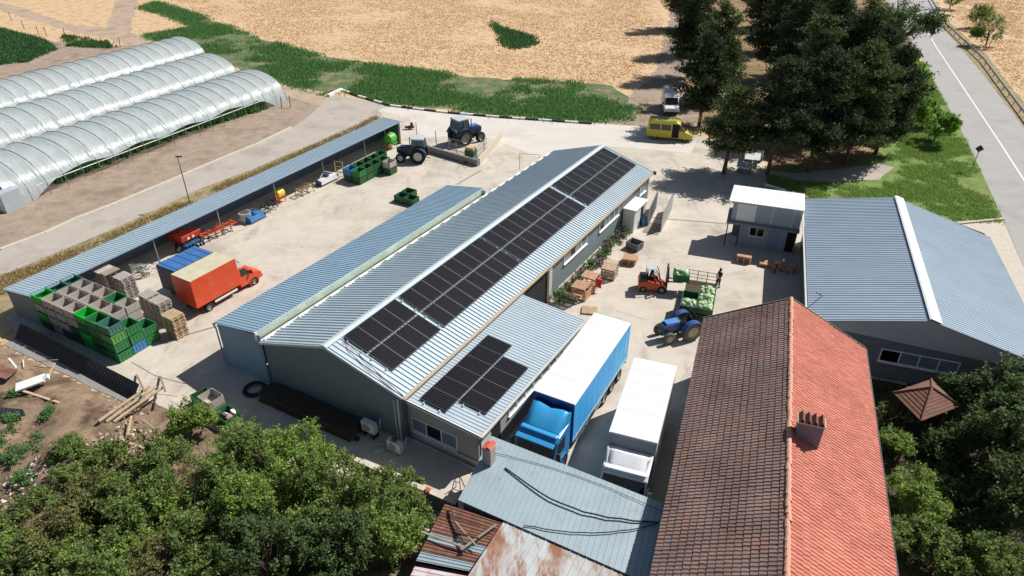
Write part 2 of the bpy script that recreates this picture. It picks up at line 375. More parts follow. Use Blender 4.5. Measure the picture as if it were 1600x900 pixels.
leafmat('straw_blade', H('cfae85'), H('ecd6b2'), .15)
leafmat('verge_blade', H('8d8258'), H('bca878'), .2)
leafmat('flower', H('6a5a5c'), H('b098a0'), .3)
leafmat('cabbage_leaf', H('b4d29c'), H('ecf6dc'), .2)

# ------------------------------------------------------------------ ground, fields, roads
sheet('ground', [(-700, -60), (700, -60), (700, 900), (-700, 900)], 0, 'straw')
sheet('greenhouse_soil', [(-49.58, 49.37, 0.00), (-43.11, 49.37, 0.00), (-23.17, 85.67, 0.00), (-26.67, 101.35, 0.00), (-35.75, 106.48, 0.00), (-67.56, 136.04, 0.00), (-81.15, 133.89, 0.00), (-93.54, 140.53, 0.00), (-109.05, 153.00, 0.00), (-129.50, 153.00, 0.00)], .004, 'soil', (2, .6, 1))
sheet('weed_field', [(-74.03, 143.48, 0.00), (-58.13, 127.78, 0.00), (-41.88, 113.25, 0.00), (-27.43, 101.35, 0.00), (-25.87, 104.38, 0.00), (-17.47, 97.23, 0.00), (-1.76, 91.98, 0.00), (11.56, 89.26, 0.00), (16.23, 88.99, 0.00), (18.29, 96.62, 0.00), (14.98, 107.20, 0.00), (5.10, 109.78, 0.00), (-5.17, 111.68, 0.00), (-21.86, 119.05, 0.00), (-34.53, 126.33, 0.00), (-50.93, 141.70, 0.00), (-73.96, 167.58, 0.00), (-89.70, 183.01, 0.00), (-89.58, 174.14, 0.00), (-66.95, 151.66, 0.00)], .008, 'weed_ground', (2, 1.6, 2))
sheet('crop_bed', [(-117.23, 153.00, 0.00), (-107.37, 150.35, 0.00), (-94.22, 141.70, 0.00), (-84.57, 131.80, 0.00), (-84.40, 121.24, 0.00), (-92.55, 116.92, 0.00)], .010, 'weed_ground', (2, .8, 3))
sheet('farm_track', [(-143.03, 190.72, 0.00), (-121.58, 177.59, 0.00), (-94.80, 154.35, 0.00), (-85.22, 150.35, 0.00), (-101.65, 188.74, 0.00), (-96.04, 188.74, 0.00), (-78.31, 146.53, 0.00), (-59.69, 128.76, 0.00), (-41.63, 112.46, 0.00), (-32.13, 104.03, 0.00), (-27.43, 101.35, 0.00), (-25.15, 94.54, 0.00), (-32.68, 100.70, 0.00), (-50.27, 116.08, 0.00), (-66.44, 130.77, 0.00), (-75.46, 137.14, 0.00), (-93.59, 149.70, 0.00), (-120.38, 170.80, 0.00), (-137.76, 183.01, 0.00)], .014, 'track', (2, .7, 4))
sheet('dirt_apron', [(11.56, 89.26, 0.00), (16.22, 98.16, 0.00), (21.16, 108.29, 0.00), (26.21, 124.90, 0.00), (34.76, 159.99, 0.00), (42.39, 194.80, 0.00), (47.48, 194.80, 0.00), (34.76, 140.53, 0.00), (27.81, 112.07, 0.00), (25.97, 86.92, 0.00), (16.79, 87.18, 0.00)], .012, 'soil', (2, 1.0, 5))
sheet('pine_floor', [(47.48, 194.80, 0.00), (34.76, 140.53, 0.00), (27.81, 112.07, 0.00), (24.25, 83.25, 0.00), (29.85, 76.62, 0.00), (27.00, 66.47, 0.00), (30.75, 65.66, 0.00), (37.60, 70.80, 0.00), (50.12, 83.25, 0.00), (65.37, 112.07, 0.00), (95.41, 167.58, 0.00), (115.87, 205.73, 0.00)], .010, 'needle_floor', (2, 1.2, 6))
sheet('dry_verge', [(-45.86, 47.14, 0.00), (-43.52, 50.01, 0.00), (-38.89, 58.02, 0.00), (-35.87, 63.61, 0.00), (-29.65, 74.80, 0.00), (-23.28, 86.17, 0.00), (-17.78, 93.39, 0.00), (-13.87, 90.60, 0.00), (-16.17, 83.25, 0.00), (-27.00, 66.47, 0.00), (-33.91, 52.68, 0.00), (-39.44, 43.60, 0.00), (-42.19, 41.89, 0.00)], .010, 'verge_soil', (1.5, .3, 12))
sheet('rail_verge', [(95.06, 159.99, 0.00), (96.84, 161.46, 0.00), (86.03, 127.78, 0.00), (73.35, 96.32, 0.00), (59.77, 63.30, 0.00), (56.76, 61.80, 0.00), (66.51, 86.92, 0.00), (76.43, 113.25, 0.00), (89.23, 149.06, 0.00)], .012, 'verge_soil', (1.5, .3, 13))
sheet('grass_verge', [(28.78, 73.23, 0.00), (27.00, 66.47, 0.00), (29.68, 64.54, 0.00), (39.58, 64.54, 0.00), (42.91, 58.69, 0.00), (47.45, 58.69, 0.00), (57.43, 81.62, 0.00), (73.84, 124.43, 0.00), (66.31, 116.08, 0.00), (50.30, 84.44, 0.00), (38.62, 73.23, 0.00)], .016, 'lawn', (1.5, .5, 7))
sheet('tree_path', [(28.18, 72.47, 0.00), (32.12, 71.35, 0.00), (38.62, 73.23, 0.00), (42.44, 74.40, 0.00), (43.58, 73.23, 0.00), (40.38, 69.90, 0.00), (36.22, 69.20, 0.00), (27.98, 69.55, 0.00)], .020, 'asphalt_old', (1, .35, 8))
sheet('farm_road', [(-48.17, 50.44, 0.00), (-45.96, 53.85, 0.00), (-43.75, 56.96, 0.00), (-42.44, 60.08, 0.00), (-40.53, 63.15, 0.00), (-37.86, 68.15, 0.00), (-33.86, 76.21, 0.00), (-31.46, 80.49, 0.00), (-28.18, 88.99, 0.00), (-26.81, 102.01, 0.00), (-17.33, 96.32, 0.00), (-14.24, 86.92, 0.00), (-22.85, 84.20, 0.00), (-29.15, 73.23, 0.00), (-33.26, 67.31, 0.00), (-35.40, 62.55, 0.00), (-38.36, 56.96, 0.00), (-41.38, 52.10, 0.00), (-42.98, 49.16, 0.00), (-44.79, 45.60, 0.00)], .018, 'asphalt_old', (3, .2, 9))
road_l = [(47.8, 59.7), (55.6, 78.7), (71.8, 122.6), (97, 190), (176, 400)]
sheet('road', [(43.79, 50.44, 0.00), (47.63, 59.38, 0.00), (56.63, 81.62, 0.00), (72.70, 124.43, 0.00), (92, 178, 0), (172, 400, 0), (185, 400, 0), (104, 178, 0), (90.24, 149.70, 0.00), (77.16, 113.25, 0.00), (67.01, 86.92, 0.00), (56.37, 60.36, 0.00), (47.70, 45.41, 0.00)], .018, 'asphalt')
cl = [Vector((80.18, 133.89, 0.00)), Vector((60.61, 81.62, 0.00)), Vector((54.81, 66.47, 0.00)), Vector((48.94, 51.54, 0.00))]
m_ = MB()
for a_, b_ in zip([Vector((98, 178, 0))] + cl[:-1], cl):
    n_ = (b_ - a_).normalized().cross(Vector((0, 0, 1))) * .09
    m_.quad((a_ - n_) + Vector((0, 0, .024)), (a_ + n_) + Vector((0, 0, .024)), (b_ + n_) + Vector((0, 0, .024)), (b_ - n_) + Vector((0, 0, .024)))
structure(m_.build('road_marking', 'white_paint'))
sheet('driveway', [(42.30, 58.69, 0.00), (47.67, 59.66, 0.00), (43.79, 50.44, 0.00), (42.01, 44.50, 0.00), (38.95, 43.60, 0.00), (41.83, 52.68, 0.00)], .022, 'pale_concrete')
sheet('yard', [(-38.7, 43.2), (-36.0, 40.4), (-23.2, 33.4), (-8.9, 26.2), (-2.5, 22.3), (6, 16.0), (11, 16.0), (22, 34), (24, 44), (30, 58), (27.21, 67.14, 0.00), (29.98, 77.04, 0.00), (24.25, 83.25, 0.00), (16.87, 87.69, 0.00), (10.7, 89), (-1.7, 91.4), (-17.4, 96.6), (-18.86, 94.54, 0.00), (-15.0, 86.0)], .026, 'yard')
sheet('yard_apron', [(-18.86, 94.54, 0.00), (-17.24, 95.72, 0.00), (-17.4, 96.4), (-1.7, 91.2), (10.7, 88.8), (16.83, 87.43, 0.00), (23.33, 82.78, 0.00), (21.39, 77.66, 0.00), (10.99, 80.27, 0.00), (3.02, 76.41, 0.00), (-1.35, 81.62, 0.00), (-4.48, 83.96, 0.00), (-11.32, 83.25, 0.00), (-13.87, 90.60, 0.00)], .031, 'yard_white')
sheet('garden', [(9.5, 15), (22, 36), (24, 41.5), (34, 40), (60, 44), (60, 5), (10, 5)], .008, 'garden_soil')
sheet('fruit_garden', [(-8.9, 26.4), (-23.4, 33.6), (-27, 34.0), (-60, 40), (-60, 4), (6, 4), (6, 16.2), (-2.5, 22.5)], .006, 'soil_brown')
# drain channels and expansion joints in the yard
m_ = MB()
for a_, b_ in [((-25.66, 39.77, 0.03), (-21.85, 42.02, 0.03)), ((-5.94, 68.43, 0.03), (-3.47, 72.40, 0.03)), ((13.76, 60.30, 0.03), (20.90, 58.90, 0.03))]:
    a_, b_ = Vector(a_), Vector(b_); n_ = (b_ - a_).normalized().cross(Vector((0, 0, 1))) * .11; k_ = Vector((0, 0, .006))
    m_.quad(a_ - n_ + k_, a_ + n_ + k_, b_ + n_ + k_, b_ - n_ + k_)
structure(m_.build('drain_channel', 'grey_concrete'))
m_ = MB()
for a_, b_ in [((8.04, 44.00, 0.03), (10.20, 42.69, 0.03)), ((11.08, 35.20, 0.03), (12.90, 37.97, 0.03)), ((-7.63, 77.59, 0.03), (-3.11, 79.30, 0.03))]:
    a_, b_ = Vector(a_), Vector(b_); n_ = (b_ - a_).normalized().cross(Vector((0, 0, 1))) * .015; k_ = Vector((0, 0, .004))
    m_.quad(a_ - n_ + k_, a_ + n_ + k_, b_ + n_ + k_, b_ - n_ + k_)
structure(m_.build('yard_joint', 'grey_concrete'))
# kerbs: black and white blocks at the far yard edge, pale strip beside the farm road, low kerb along the shed
def kerb_run(name, pts, step, mats, wd=.3, ht=.25, parent_label=None):
    i = 0; root = thing(name, parent_label, 'kerb', pts[0], 0); o0 = Vector(pts[0])
    for a, b in zip(pts[:-1], pts[1:]):
        a, b = Vector(a), Vector(b); L = (b - a).length; k = max(1, int(L / step)); d = (b - a) / k
        for j in range(k):
            p = a + d * j - o0; q = a + d * (j + 1) - o0 - d.normalized() * .02
            MB().bar(p + Vector((0, 0, ht / 2)), q + Vector((0, 0, ht / 2)), wd, ht).build('kerb_stone', mats[i % len(mats)], root); i += 1
    return root
kerb_run('kerb', [(-26.07, 104.38, 0.00), (-22.79, 101.02, 0.00), (-17.33, 96.32, 0.00), (-8.87, 93.10, 0.00), (-1.74, 91.15, 0.00), (10.62, 88.47, 0.00)], 1.6, ('white_paint', 'black_paint'), parent_label='black and white painted kerb at far edge of the concrete yard')
kerb_run('kerb', [(-27.26, 101.02, 0.00), (-25.97, 104.38, 0.00)], 3.4, ('white_paint',), .5, .35, 'short white kerb at the corner where farm road meets weeds')
kerb_run('kerb', [(-45.96, 53.85, 0.00), (-43.83, 57.09, 0.00), (-42.51, 60.22, 0.00), (-40.61, 63.30, 0.00), (-37.93, 68.33, 0.00), (-33.93, 76.41, 0.00), (-31.53, 80.71, 0.00), (-28.97, 87.18, 0.00)], 2.2, ('pale_concrete',), .45, .10, 'pale concrete edging between farm road and greenhouse soil')
kerb_run('kerb', [(-31.0, 51.2, 0), (-27.3, 54.9, 0), (-22.6, 62.7, 0), (-18.5, 69.5, 0)], 3, ('pale_concrete',), .22, .10, 'low concrete kerb along the open front of the machinery shed')
kerb_run('kerb', [(27.20, 67.98, 0.00), (30.47, 64.54, 0.00)], 1.6, ('white_paint', 'grey_concrete'), .3, .3, 'grey and white kerb behind the white site office')
kerb_run('kerb', [(42.76, 58.96, 0.00), (47.84, 59.94, 0.00)], 4, ('pale_concrete',), .3, .15, 'pale kerb at the driveway mouth by the main road')

# ------------------------------------------------------------------ main warehouse with its two lean-to wings
wh = thing('warehouse', 'long pale grey metal warehouse carrying four rows of solar panels', 'warehouse', (-16.07, 35.08, 0), 31)
sk = .045                                                       # the front gable is a little out of square
W_, L_, HE, HR, XR = 11.1, 39.8, 3.5, 5.2, 5.6
fy = lambda x: x * sk
mb = MB(); x0, x1 = .15, 10.9
mb.add([(x0, fy(x0) + .12, 0), (x1, fy(x1) + .12, 0), (x1, fy(x1) + .12, HE - .1), (XR, fy(XR) + .12, HR - .1), (x0, fy(x0) + .12, HE - .1),
        (x0, L_ - .15, 0), (x1, L_ - .15, 0), (x1, L_ - .15, HE - .1), (XR, L_ - .15, HR - .1), (x0, L_ - .15, HE - .1)],
       [(0, 1, 2, 3, 4), (9, 8, 7, 6, 5), (0, 4, 9, 5), (1, 6, 7, 2)])
mb.build('wall', 'wall_grey', wh)
ribbed('roof_slope', (0, 0, HE), (0, L_, HE), (XR, fy(XR), HR), (XR, L_, HR), .333, 'roof_pale', wh)
ribbed('roof_slope', (W_, fy(W_), HE), (W_, L_, HE), (XR, fy(XR), HR), (XR, L_, HR), .333, 'roof_pale', wh)
mb = MB(); k = .31
for s in (-1, 1): mb.add([(XR, fy(XR) - .03, HR + .10), (XR, L_ + .03, HR + .10), (XR + s * .26, L_ + .03, HR + .10 - .26 * k), (XR + s * .26, fy(XR) - .03, HR + .10 - .26 * k)], [(0, 1, 2, 3)])
o = mb.build('ridge_cap', 'ridge_cap', wh); so = o.modifiers.new('t', 'SOLIDIFY'); so.thickness = .03; so.offset = 0
# verge trims on the two gables
for yy, nm in ((lambda x: fy(x) - .02, 0), (lambda x: L_ + .02, 0)):
    mb = MB()
    mb.bar((-.02, yy(0), HE - .02), (XR, yy(XR), HR - .02), .05, .16); mb.bar((XR, yy(XR), HR - .02), (W_ + .02, yy(W_), HE - .02), .05, .16); mb.build('verge_trim', 'ridge_cap', wh)
mb = MB(); mb.bar((W_ + .08, 14.0, HE - .1), (W_ + .08, L_, HE - .1), .16, .14); mb.build('gutter', 'gutter_beige', wh)
mb = MB(); mb.bar((W_ + .05, fy(W_), HE - .06), (W_ + .05, 14.0, HE - .06), .30, .10); mb.build('valley_gutter', 'gutter_beige', wh)
mb = MB(); mb.bar((-.12, .05, HE - .02), (-.12, L_ + .1, HE - .02), .2, .12); mb.build('gutter', 'gutter', wh)
mb = MB()
for i in range(26): mb.box((.02, .8 + i * 1.5, HE + .07), (.18, .9, .06))
mb.build('gutter_bracket', 'ridge_white', wh)
mb = MB(); mb.tube([(-.1, -.05, HE - .1), (.05, -.1, HE - .35), (.12, -.1, HE - .5), (.12, -.1, .05)], .055); mb.build('downpipe', 'wall_blue', wh)
mb = MB(); mb.tube([(10.7, .55, HE - .3), (10.7, .5, .05)], .07); mb.tube([(10.45, .5, HE - .4), (10.45, .5, .05)], .035); mb.build('downpipe', 'white_plastic', wh)
MB().box((W_ + .2, L_ + .05, HE - .1), (.25, .25, .3)).build('gutter_hopper', 'dark_steel', wh)
window(wh, (10.94, 23.15, 2.66), 4.2, 1.05, 4, '+X', open_pane=1)
window(wh, (10.94, 29.9, 2.56), 4.2, 1.05, 4, '+X', open_pane=0)
window(wh, (10.94, 37.9, 2.4), 1.6, 1.0, 2, '+X')
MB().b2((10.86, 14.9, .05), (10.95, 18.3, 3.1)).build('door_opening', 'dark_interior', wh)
mb = MB(); mb.b2((10.9, 18.3, 0), (11.12, 18.75, 3.3)); mb.b2((10.9, 14.6, 3.1), (11.02, 18.75, 3.3)); mb.build('door_frame', 'gutter', wh)
MB().b2((10.9, 18.8, 0), (11.0, L_ - .2, .35)).build('plinth', 'pale_concrete', wh)
# lean-to on the yard side
wl = thing('side_wing', 'low blue ribbed lean-to wing on the yard side of the warehouse', 'building', (-16.07, 35.08, 0), 31)
mb = MB(); mb.add([(-4.3, .12, 0), (-.02, .12, 0), (-.02, .12, 4.0), (-4.3, .12, 3.42), (-4.3, 26.5, 0), (-.02, 26.5, 0), (-.02, 26.5, 4.0), (-4.3, 26.5, 3.42)],
                  [(0, 1, 2, 3), (7, 6, 5, 4), (0, 3, 7, 4)]); mb.build('wall', 'wall_blue', wl)
ribbed('roof', (-4.45, 0, 3.48), (-4.45, 26.7, 3.48), (-.42, .1, 4.1), (-.42, 26.7, 4.1), .27, 'roof_blue', wl, h=.04)
mb = MB(); mb.b2((-.42, .14, 3.52), (-.34, 26.6, 4.08)); mb.build('translucent_strip', 'polycarbonate', wl)
MB().b2((-.46, .04, 3.5), (-.30, .14, 4.14)).build('end_trim', 'ridge_white', wl)
mb = MB(); mb.bar((-4.5, -.05, 3.36), (-4.5, 26.75, 3.36), .14, .12); mb.build('gutter', 'wall_blue', wl)
mb = MB(); mb.tube([(-4.5, .0, 3.3), (-4.4, .03, 3.0), (-4.4, .03, .05)], .05); mb.build('downpipe', 'wall_blue', wl)
# front wing with its own panels
wf = thing('front_wing', 'low pale wing with ribbed roof beside the blue lorry', 'building', (-16.07, 35.08, 0), 31)
mb = MB(); mb.add([(11.0, .95, 0), (16.0, .95, 0), (16.0, .95, 2.72), (11.0, .95, 3.1), (11.0, 13.8, 0), (16.0, 13.8, 0), (16.0, 13.8, 2.72), (11.0, 13.8, 3.1)],
                  [(0, 1, 2, 3), (7, 6, 5, 4), (1, 5, 6, 2)]); mb.build('wall', 'wall_beige', wf)
ribbed('roof', (16.2, .85, 2.8), (16.2, 14.0, 2.8), (11.22, .75, 3.2), (11.22, 14.0, 3.2), .26, 'roof_pale', wf, h=.035)
mb = MB(); mb.bar((11.15, .72, 3.16), (16.25, .80, 2.77), .06, .22); mb.build('fascia', 'ridge_white', wf)
mb = MB(); mb.bar((16.28, .85, 2.72), (16.28, 14.05, 2.72), .14, .12); mb.build('gutter', 'gutter', wf)
mb = MB(); mb.bar((11.1, .68, 3.22), (16.2, .75, 2.83), .04, .04); mb.build('conduit', 'cable', wf)
window(wf, (12.9, .93, 1.35), 3.3, 1.05, 3, '-Y', open_pane=1)
mb = MB(); mb.bar((12.2, .86, .62), (16.0, .86, .62), .03, .10); mb.bar((10.9, .80, .12), (15.9, .80, .12), .12, .10); mb.build('skirting', 'gutter', wf)
for i in range(9): window(wf, (16.02, 4.6 + i * 1.02, 2.1), .95, 1.0, 1, '+X')
MB().b2((15.99, 1.15, .05), (16.06, 2.15, 2.1)).build('door', 'white_plastic', wf)
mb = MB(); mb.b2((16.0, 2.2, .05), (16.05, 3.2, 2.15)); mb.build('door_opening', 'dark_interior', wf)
# red and blue cables trailing down the roof to the corner of the wings
cb = MB().tube([(6.1, 1.35, 5.13), (7.0, .95, 4.85), (8.3, .75, 4.45), (9.6, .62, 4.05), (11.0, .55, 3.62), (11.15, .62, 3.2), (11.2, .66, 1.2)], .022, 6).build('power_cable', 'red_cable'); cb.location = (-16.07, 35.08, 0); cb.rotation_euler.z = -R(31)
tag(cb, 'thin red cable running down the front of the warehouse roof', 'cable')
cb = MB().tube([(6.0, 1.5, 5.16), (7.2, 1.25, 4.80), (8.6, 1.0, 4.36), (10.0, .78, 3.92), (11.05, .65, 3.6), (11.3, .6, 3.2), (11.4, .72, 2.0), (11.35, .7, .3)], .02, 6).build('power_cable', 'cable'); cb.location = (-16.07, 35.08, 0); cb.rotation_euler.z = -R(31)
tag(cb, 'thin dark cable running down the warehouse roof beside the red one', 'cable')

# ------------------------------------------------------------------ solar arrays: one thing per block, every panel a part
PW, PL = 1.185, 1.86                 # along the eave, up the slope
pm = MB().box((0, 0, 0), (PL, PW, .035)); pane_me = pm.mesh('panel', 'pv_cells')
fr = MB()
for s in (-1, 1): fr.box((0, s * (PW / 2 - .012), .003), (PL + .006, .024, .037)); fr.box((s * (PL / 2 - .012), 0, .003), (.024, PW - .05, .037))
frame_me = fr.mesh('panel_frame', 'pv_frame')
br = MB(); br.prism([(-.08, 0), (.08, 0), (.0, .2)], -.03, .03); brk_me = br.mesh('bracket', 'white_plastic')
def array(label, x_top, z_top, slope, y0, cols, offset, wx=0.0):
    """cols: list of panel counts per column going down the slope; offset: list of start shifts"""
    root = thing('solar_array', label, 'solar array', (-16.07, 35.08, 0), 31, 'solar arrays on the warehouse roofs')
    ca, sa = math.cos(slope), math.sin(slope)
    for c, (n, sh) in enumerate(zip(cols, offset)):
        d = PL / 2 + c * (PL + .09); x = x_top + d * ca; z = z_top - d * sa + .14
        for i in range(n):
            o = bpy.data.objects.new('panel', pane_me); link(o, root); o.location = (x, y0 + sh + (i + .5) * (PW + .025), z); o.rotation_euler = (0, slope, 0)
            f = bpy.data.objects.new('panel_frame', frame_me); link(f, o)
        for q in (-.3, .3):                         # rails below the panels, white end brackets
            rx = x + q * PL * ca; rz_ = z - q * PL * sa - .05
            MB().bar((rx, y0 + sh - .12, rz_), (rx, y0 + sh + n * (PW + .025) + .12, rz_), .05, .05).build('rail', 'alu', root)
            b = bpy.data.objects.new('bracket', brk_me); link(b, root); b.location = (rx, y0 + sh - .14, rz_ - .08); b.rotation_euler = (0, slope, 0)
    return root
SL = math.atan(1.7 / 5.5); zt = lambda x: 5.2 - (x - 5.6) * 1.7 / 5.5
array('shortest solar array at the front gable end of the warehouse roof', 5.92, zt(5.92), SL, 1.62, (4, 4), (0, 0))
array('second solar array from the front gable, above the front wing', 5.92, zt(5.92), SL, 6.85, (8, 8), (0, 0))
array('third solar array from the front gable, next after the loading door', 5.92, zt(5.92), SL, 16.75, (9, 9), (0, 0.05))
array('farthest solar array at the tree end of the warehouse roof', 5.92, zt(5.92), SL, 28.05, (9, 9), (.2, .25))
array('stepped solar array on the low front wing beside the blue lorry', 11.82, 3.2 - .6 * .0803, math.atan(.4 / 4.98), 1.2, (6, 4), (0, 1.15))

# ------------------------------------------------------------------ open machinery shed (local x across, y along)
sh = thing('machinery_shed', 'long narrow open-fronted shed with blue ribbed roof along the farm road', 'shed', (-38.2, 43.4, 0), 28.5)
SL_ = 46.3
ribbed('roof', (0, 0, 2.35), (0, SL_, 2.35), (3.75, -.05, 2.9), (3.75, SL_ - 1.5, 2.9), .27, 'roof_shed', sh, h=.035)
MB().b2((.1, .15, 0), (.22, SL_ - .2, 2.28)).build('back_wall', 'wall_dark', sh)
mb = MB(); mb.add([(.25, .12, 0), (3.6, .12, 0), (3.6, .12, 2.8), (.25, .12, 2.3), (.25, .2, 0), (3.6, .2, 0), (3.6, .2, 2.8), (.25, .2, 2.3)], [(0, 1, 2, 3), (7, 6, 5, 4), (0, 3, 7, 4), (1, 5, 6, 2), (3, 2, 6, 7)]); mb.build('end_wall', 'wall_grey', sh)
ribbed('end_wall', (.25, SL_ - .35, 0), (3.6, SL_ - 1.6, 0), (.25, SL_ - .35, 2.28), (3.6, SL_ - 1.6, 2.8), .25, 'wall_dark', sh, h=.03)
for y in (3.2, 10.3, 17.0, 24.0, 31.0, 38.0, SL_ - 1.7): MB().box((3.55, y, 1.42), (.1, .1, 2.84)).build('post', 'steel', sh)
MB().b2((3.6, 0, 2.72), (3.7, SL_ - 1.6, 2.84)).build('front_beam', 'steel', sh)
MB().b2((3.76, -.05, 2.8), (3.86, SL_ - 1.5, 2.92)).build('gutter', 'wall_blue', sh)

# lamp posts behind the shed
def lamp(loc, h, label):
    t = thing('lamp_post', label, 'lamp post', loc, 28)
    MB().tube([(0, 0, 0), (0, 0, h)], .06, 8, .045).build('pole', 'steel', t)
    MB().box((.2, 0, h + .03), (.6, .16, .1), rz=.4).build('lamp_head', 'dark_steel', t)
lamp((-32.6, 63.2, 0), 5.2, 'slim steel lamp post behind the middle of the machinery shed')

# ------------------------------------------------------------------ tiled house: every tile real, the largest as parts of their own
HA = 19.6; hu, hv = uv(HA)
rh = thing('tiled_house', 'house with brown tiles on one slope and orange tiles on the other', 'house', (0, 0, 0), HA)
EL, ER, RX, EZ, RZ, Y0, Y1 = -.55, 9.1, 4.32, 4.3, 6.88, 15.0, 38.75
mb = MB(); mb.add([(EL + .45, Y0, 0), (ER - .45, Y0, 0), (ER - .45, Y0, EZ + .05), (RX, Y0, RZ - .15), (EL + .45, Y0, EZ + .05), (EL + .45, Y1 - .25, 0), (ER - .45, Y1 - .25, 0), (ER - .45, Y1 - .25, EZ + .05), (RX, Y1 - .25, RZ - .15), (EL + .45, Y1 - .25, EZ + .05)],
   [(0, 1, 2, 3, 4), (9, 8, 7, 6, 5), (0, 4, 9, 5), (1, 6, 7, 2)]); mb.build('wall', 'plaster', rh)
def tile_mesh(tw, tl, m):
    """shallow trough tile with a raised side roll"""
    prof = [(-tw / 2, .0), (-tw / 2 + .03, .03), (-tw / 2 + .06, .004), (tw / 2 - .03, .004), (tw / 2 - .005, .018)]
    vv = []; 
    for x, z in prof: vv += [(x, -tl / 2, z + .028), (x, tl / 2, z)]
    k = len(vv); vv += [(x, -tl / 2, -.01) for x, z in (prof[0], prof[-1])]
    n = len(prof); ff = [(2 * i, 2 * i + 2, 2 * i + 3, 2 * i + 1) for i in range(n - 1)] + [tuple([k, k + 1] + [2 * i for i in range(n - 1, -1, -1)])]
    me = bpy.data.meshes.new('tile'); me.from_pydata(vv, [], ff); me.update(); me.materials.append(MATS[m]); return me, np.array(vv), ff
def tile_slope(eave_x, m, tw, tl, n_parts, bright):
    """lays tiles on one slope; those nearest the camera become separate parts"""
    s = 1 if eave_x < RX else -1
    run = abs(RX - eave_x); slope = math.atan2(RZ - EZ, run); Ls = math.hypot(run, RZ - EZ); nc = int(Ls / tl); nr = int((Y1 - Y0) / tw)
    mesh, vv, ff = tile_mesh(tw * .97, tl * 1.06, m)
    rot = Matrix.Rotation(-s * slope, 4, 'Y') @ Matrix.Rotation(-s * R(90), 4, 'Z')
    spots = []
    for c in range(nc):
        d = (c + .5) * tl * Ls / (nc * tl)
        for r in range(nr):
            j = random.uniform(-.012, .012)
            p = Vector((eave_x + s * (d + j) * math.cos(slope), Y0 + (r + .5 + random.uniform(-.04, .04)) * tw, EZ + (d + j) * math.sin(slope) + .07 + random.uniform(0, .012) + .035 * noise.noise(Vector((c * .25, r * .09, s * 4.0)))))
            wp = p.x * hu + p.y * hv; wp.z = p.z; dist = (wp - cam.location).length
            # inside the photograph? (keep parts to those the camera sees)
            q = wp - cam.location; dep = q.y * math.cos(R(31.93)) - q.z * math.sin(R(31.93)); up = q.y * math.sin(R(31.93)) + q.z * math.cos(R(31.93))
            vis = dep > 0 and abs(up / dep) < .42 and abs(q.x / dep) < .75
            spots.append((dist if vis else 999 + dist, p, random.gauss(0, .03)))
    spots.sort(key=lambda t: t[0])
    pieces = MB()
    for i, (d, p, tw_) in enumerate(spots):
        mt = Matrix.Translation(p) @ Matrix.Rotation(tw_, 4, 'Z') @ rot
        if i < n_parts:
            o = bpy.data.objects.new('tile', mesh); link(o, rh); o.matrix_local = mt
        else: pieces.add([mt @ Vector(q) for q in vv], ff)
    me = bpy.data.meshes.new('tiles'); me.from_pydata(pieces.v, [], pieces.f); me.update(); me.materials.append(MATS[m])
    o = bpy.data.objects.new('tiles', me); link(o, rh); o['kind'] = 'stuff'
    # boarding below the tiles
    MB().add([(eave_x, Y0, EZ), (eave_x, Y1, EZ), (RX, Y1, RZ), (RX, Y0, RZ)], [(0, 1, 2, 3)]).build('roof_deck', 'wood_dark', rh)
def islandmat(name, cols, var=.2):
    """each tile (mesh island / object) takes its own tone"""
    m = bpy.data.materials.new(name); m.use_nodes = True; n = m.node_tree; b = n.nodes['Principled BSDF']
    g = n.nodes.new('ShaderNodeNewGeometry'); oi = n.nodes.new('ShaderNodeObjectInfo'); ad = n.nodes.new('ShaderNodeMath'); ad.operation = 'ADD'
    n.links.new(g.outputs['Random Per Island'], ad.inputs[0]); n.links.new(oi.outputs['Random'], ad.inputs[1])
    fr_ = n.nodes.new('ShaderNodeMath'); fr_.operation = 'FRACT'; n.links.new(ad.outputs[0], fr_.inputs[0])
    cr = n.nodes.new('ShaderNodeValToRGB'); n.links.new(fr_.outputs[0], cr.inputs[0])
    el = cr.color_ramp.elements
    for i, c in enumerate(cols):
        e = el[i] if i < 2 else el.new(i / (len(cols) - 1))
        e.position = i / (len(cols) - 1); e.color = (*c, 1)
    no = n.nodes.new('ShaderNodeTexNoise'); no.inputs['Scale'].default_value = .55; no.inputs['Detail'].default_value = 6
    n.links.new(g.outputs['Position'], no.inputs[0])
    mp = n.nodes.new('ShaderNodeMapRange'); mp.inputs[1].default_value = .3; mp.inputs[2].default_value = .7; mp.inputs[3].default_value = 1 - var; mp.inputs[4].default_value = 1 + var; n.links.new(no.outputs[0], mp.inputs[0])
    mx = n.nodes.new('ShaderNodeMix'); mx.data_type = 'RGBA'; mx.blend_type = 'MULTIPLY'; mx.inputs[0].default_value = 1
    n.links.new(cr.outputs[0], mx.inputs[6]); n.links.new(mp.outputs[0], mx.inputs[7]); n.links.new(mx.outputs[2], b.inputs['Base Color']); b.inputs['Roughness'].default_value = .85
    MATS[name] = m
islandmat('tile_brown', [H('87706a'), H('90766d'), H('8a736c'), H('997465'), H('867373'), H('8e756c')], .24)
islandmat('tile_orange', [H('c87b68'), H('c07360'), H('cd826f'), H('b96c59')], .12)
tile_slope(EL, 'tile_brown', .205, .33, 300, 0)
tile_slope(ER, 'tile_orange', .205, .33, 0, 1)
rm = MB(); rm.lathe([(.13, -.2), (.11, .2)], axis='Y', n=10); rme = rm.mesh('ridge_tile', 'tile_ridge')
for i in range(int((Y1 - Y0) / .36)):
    o = bpy.data.objects.new('ridge_tile', rme); link(o, rh); o.location = (RX + random.gauss(0, .012), Y1 - .2 - i * .36, RZ + .05 + .02 * noise.noise(Vector((i * .12, 3, 1)))); o.rotation_euler = (.03, 0, random.gauss(0, .04))
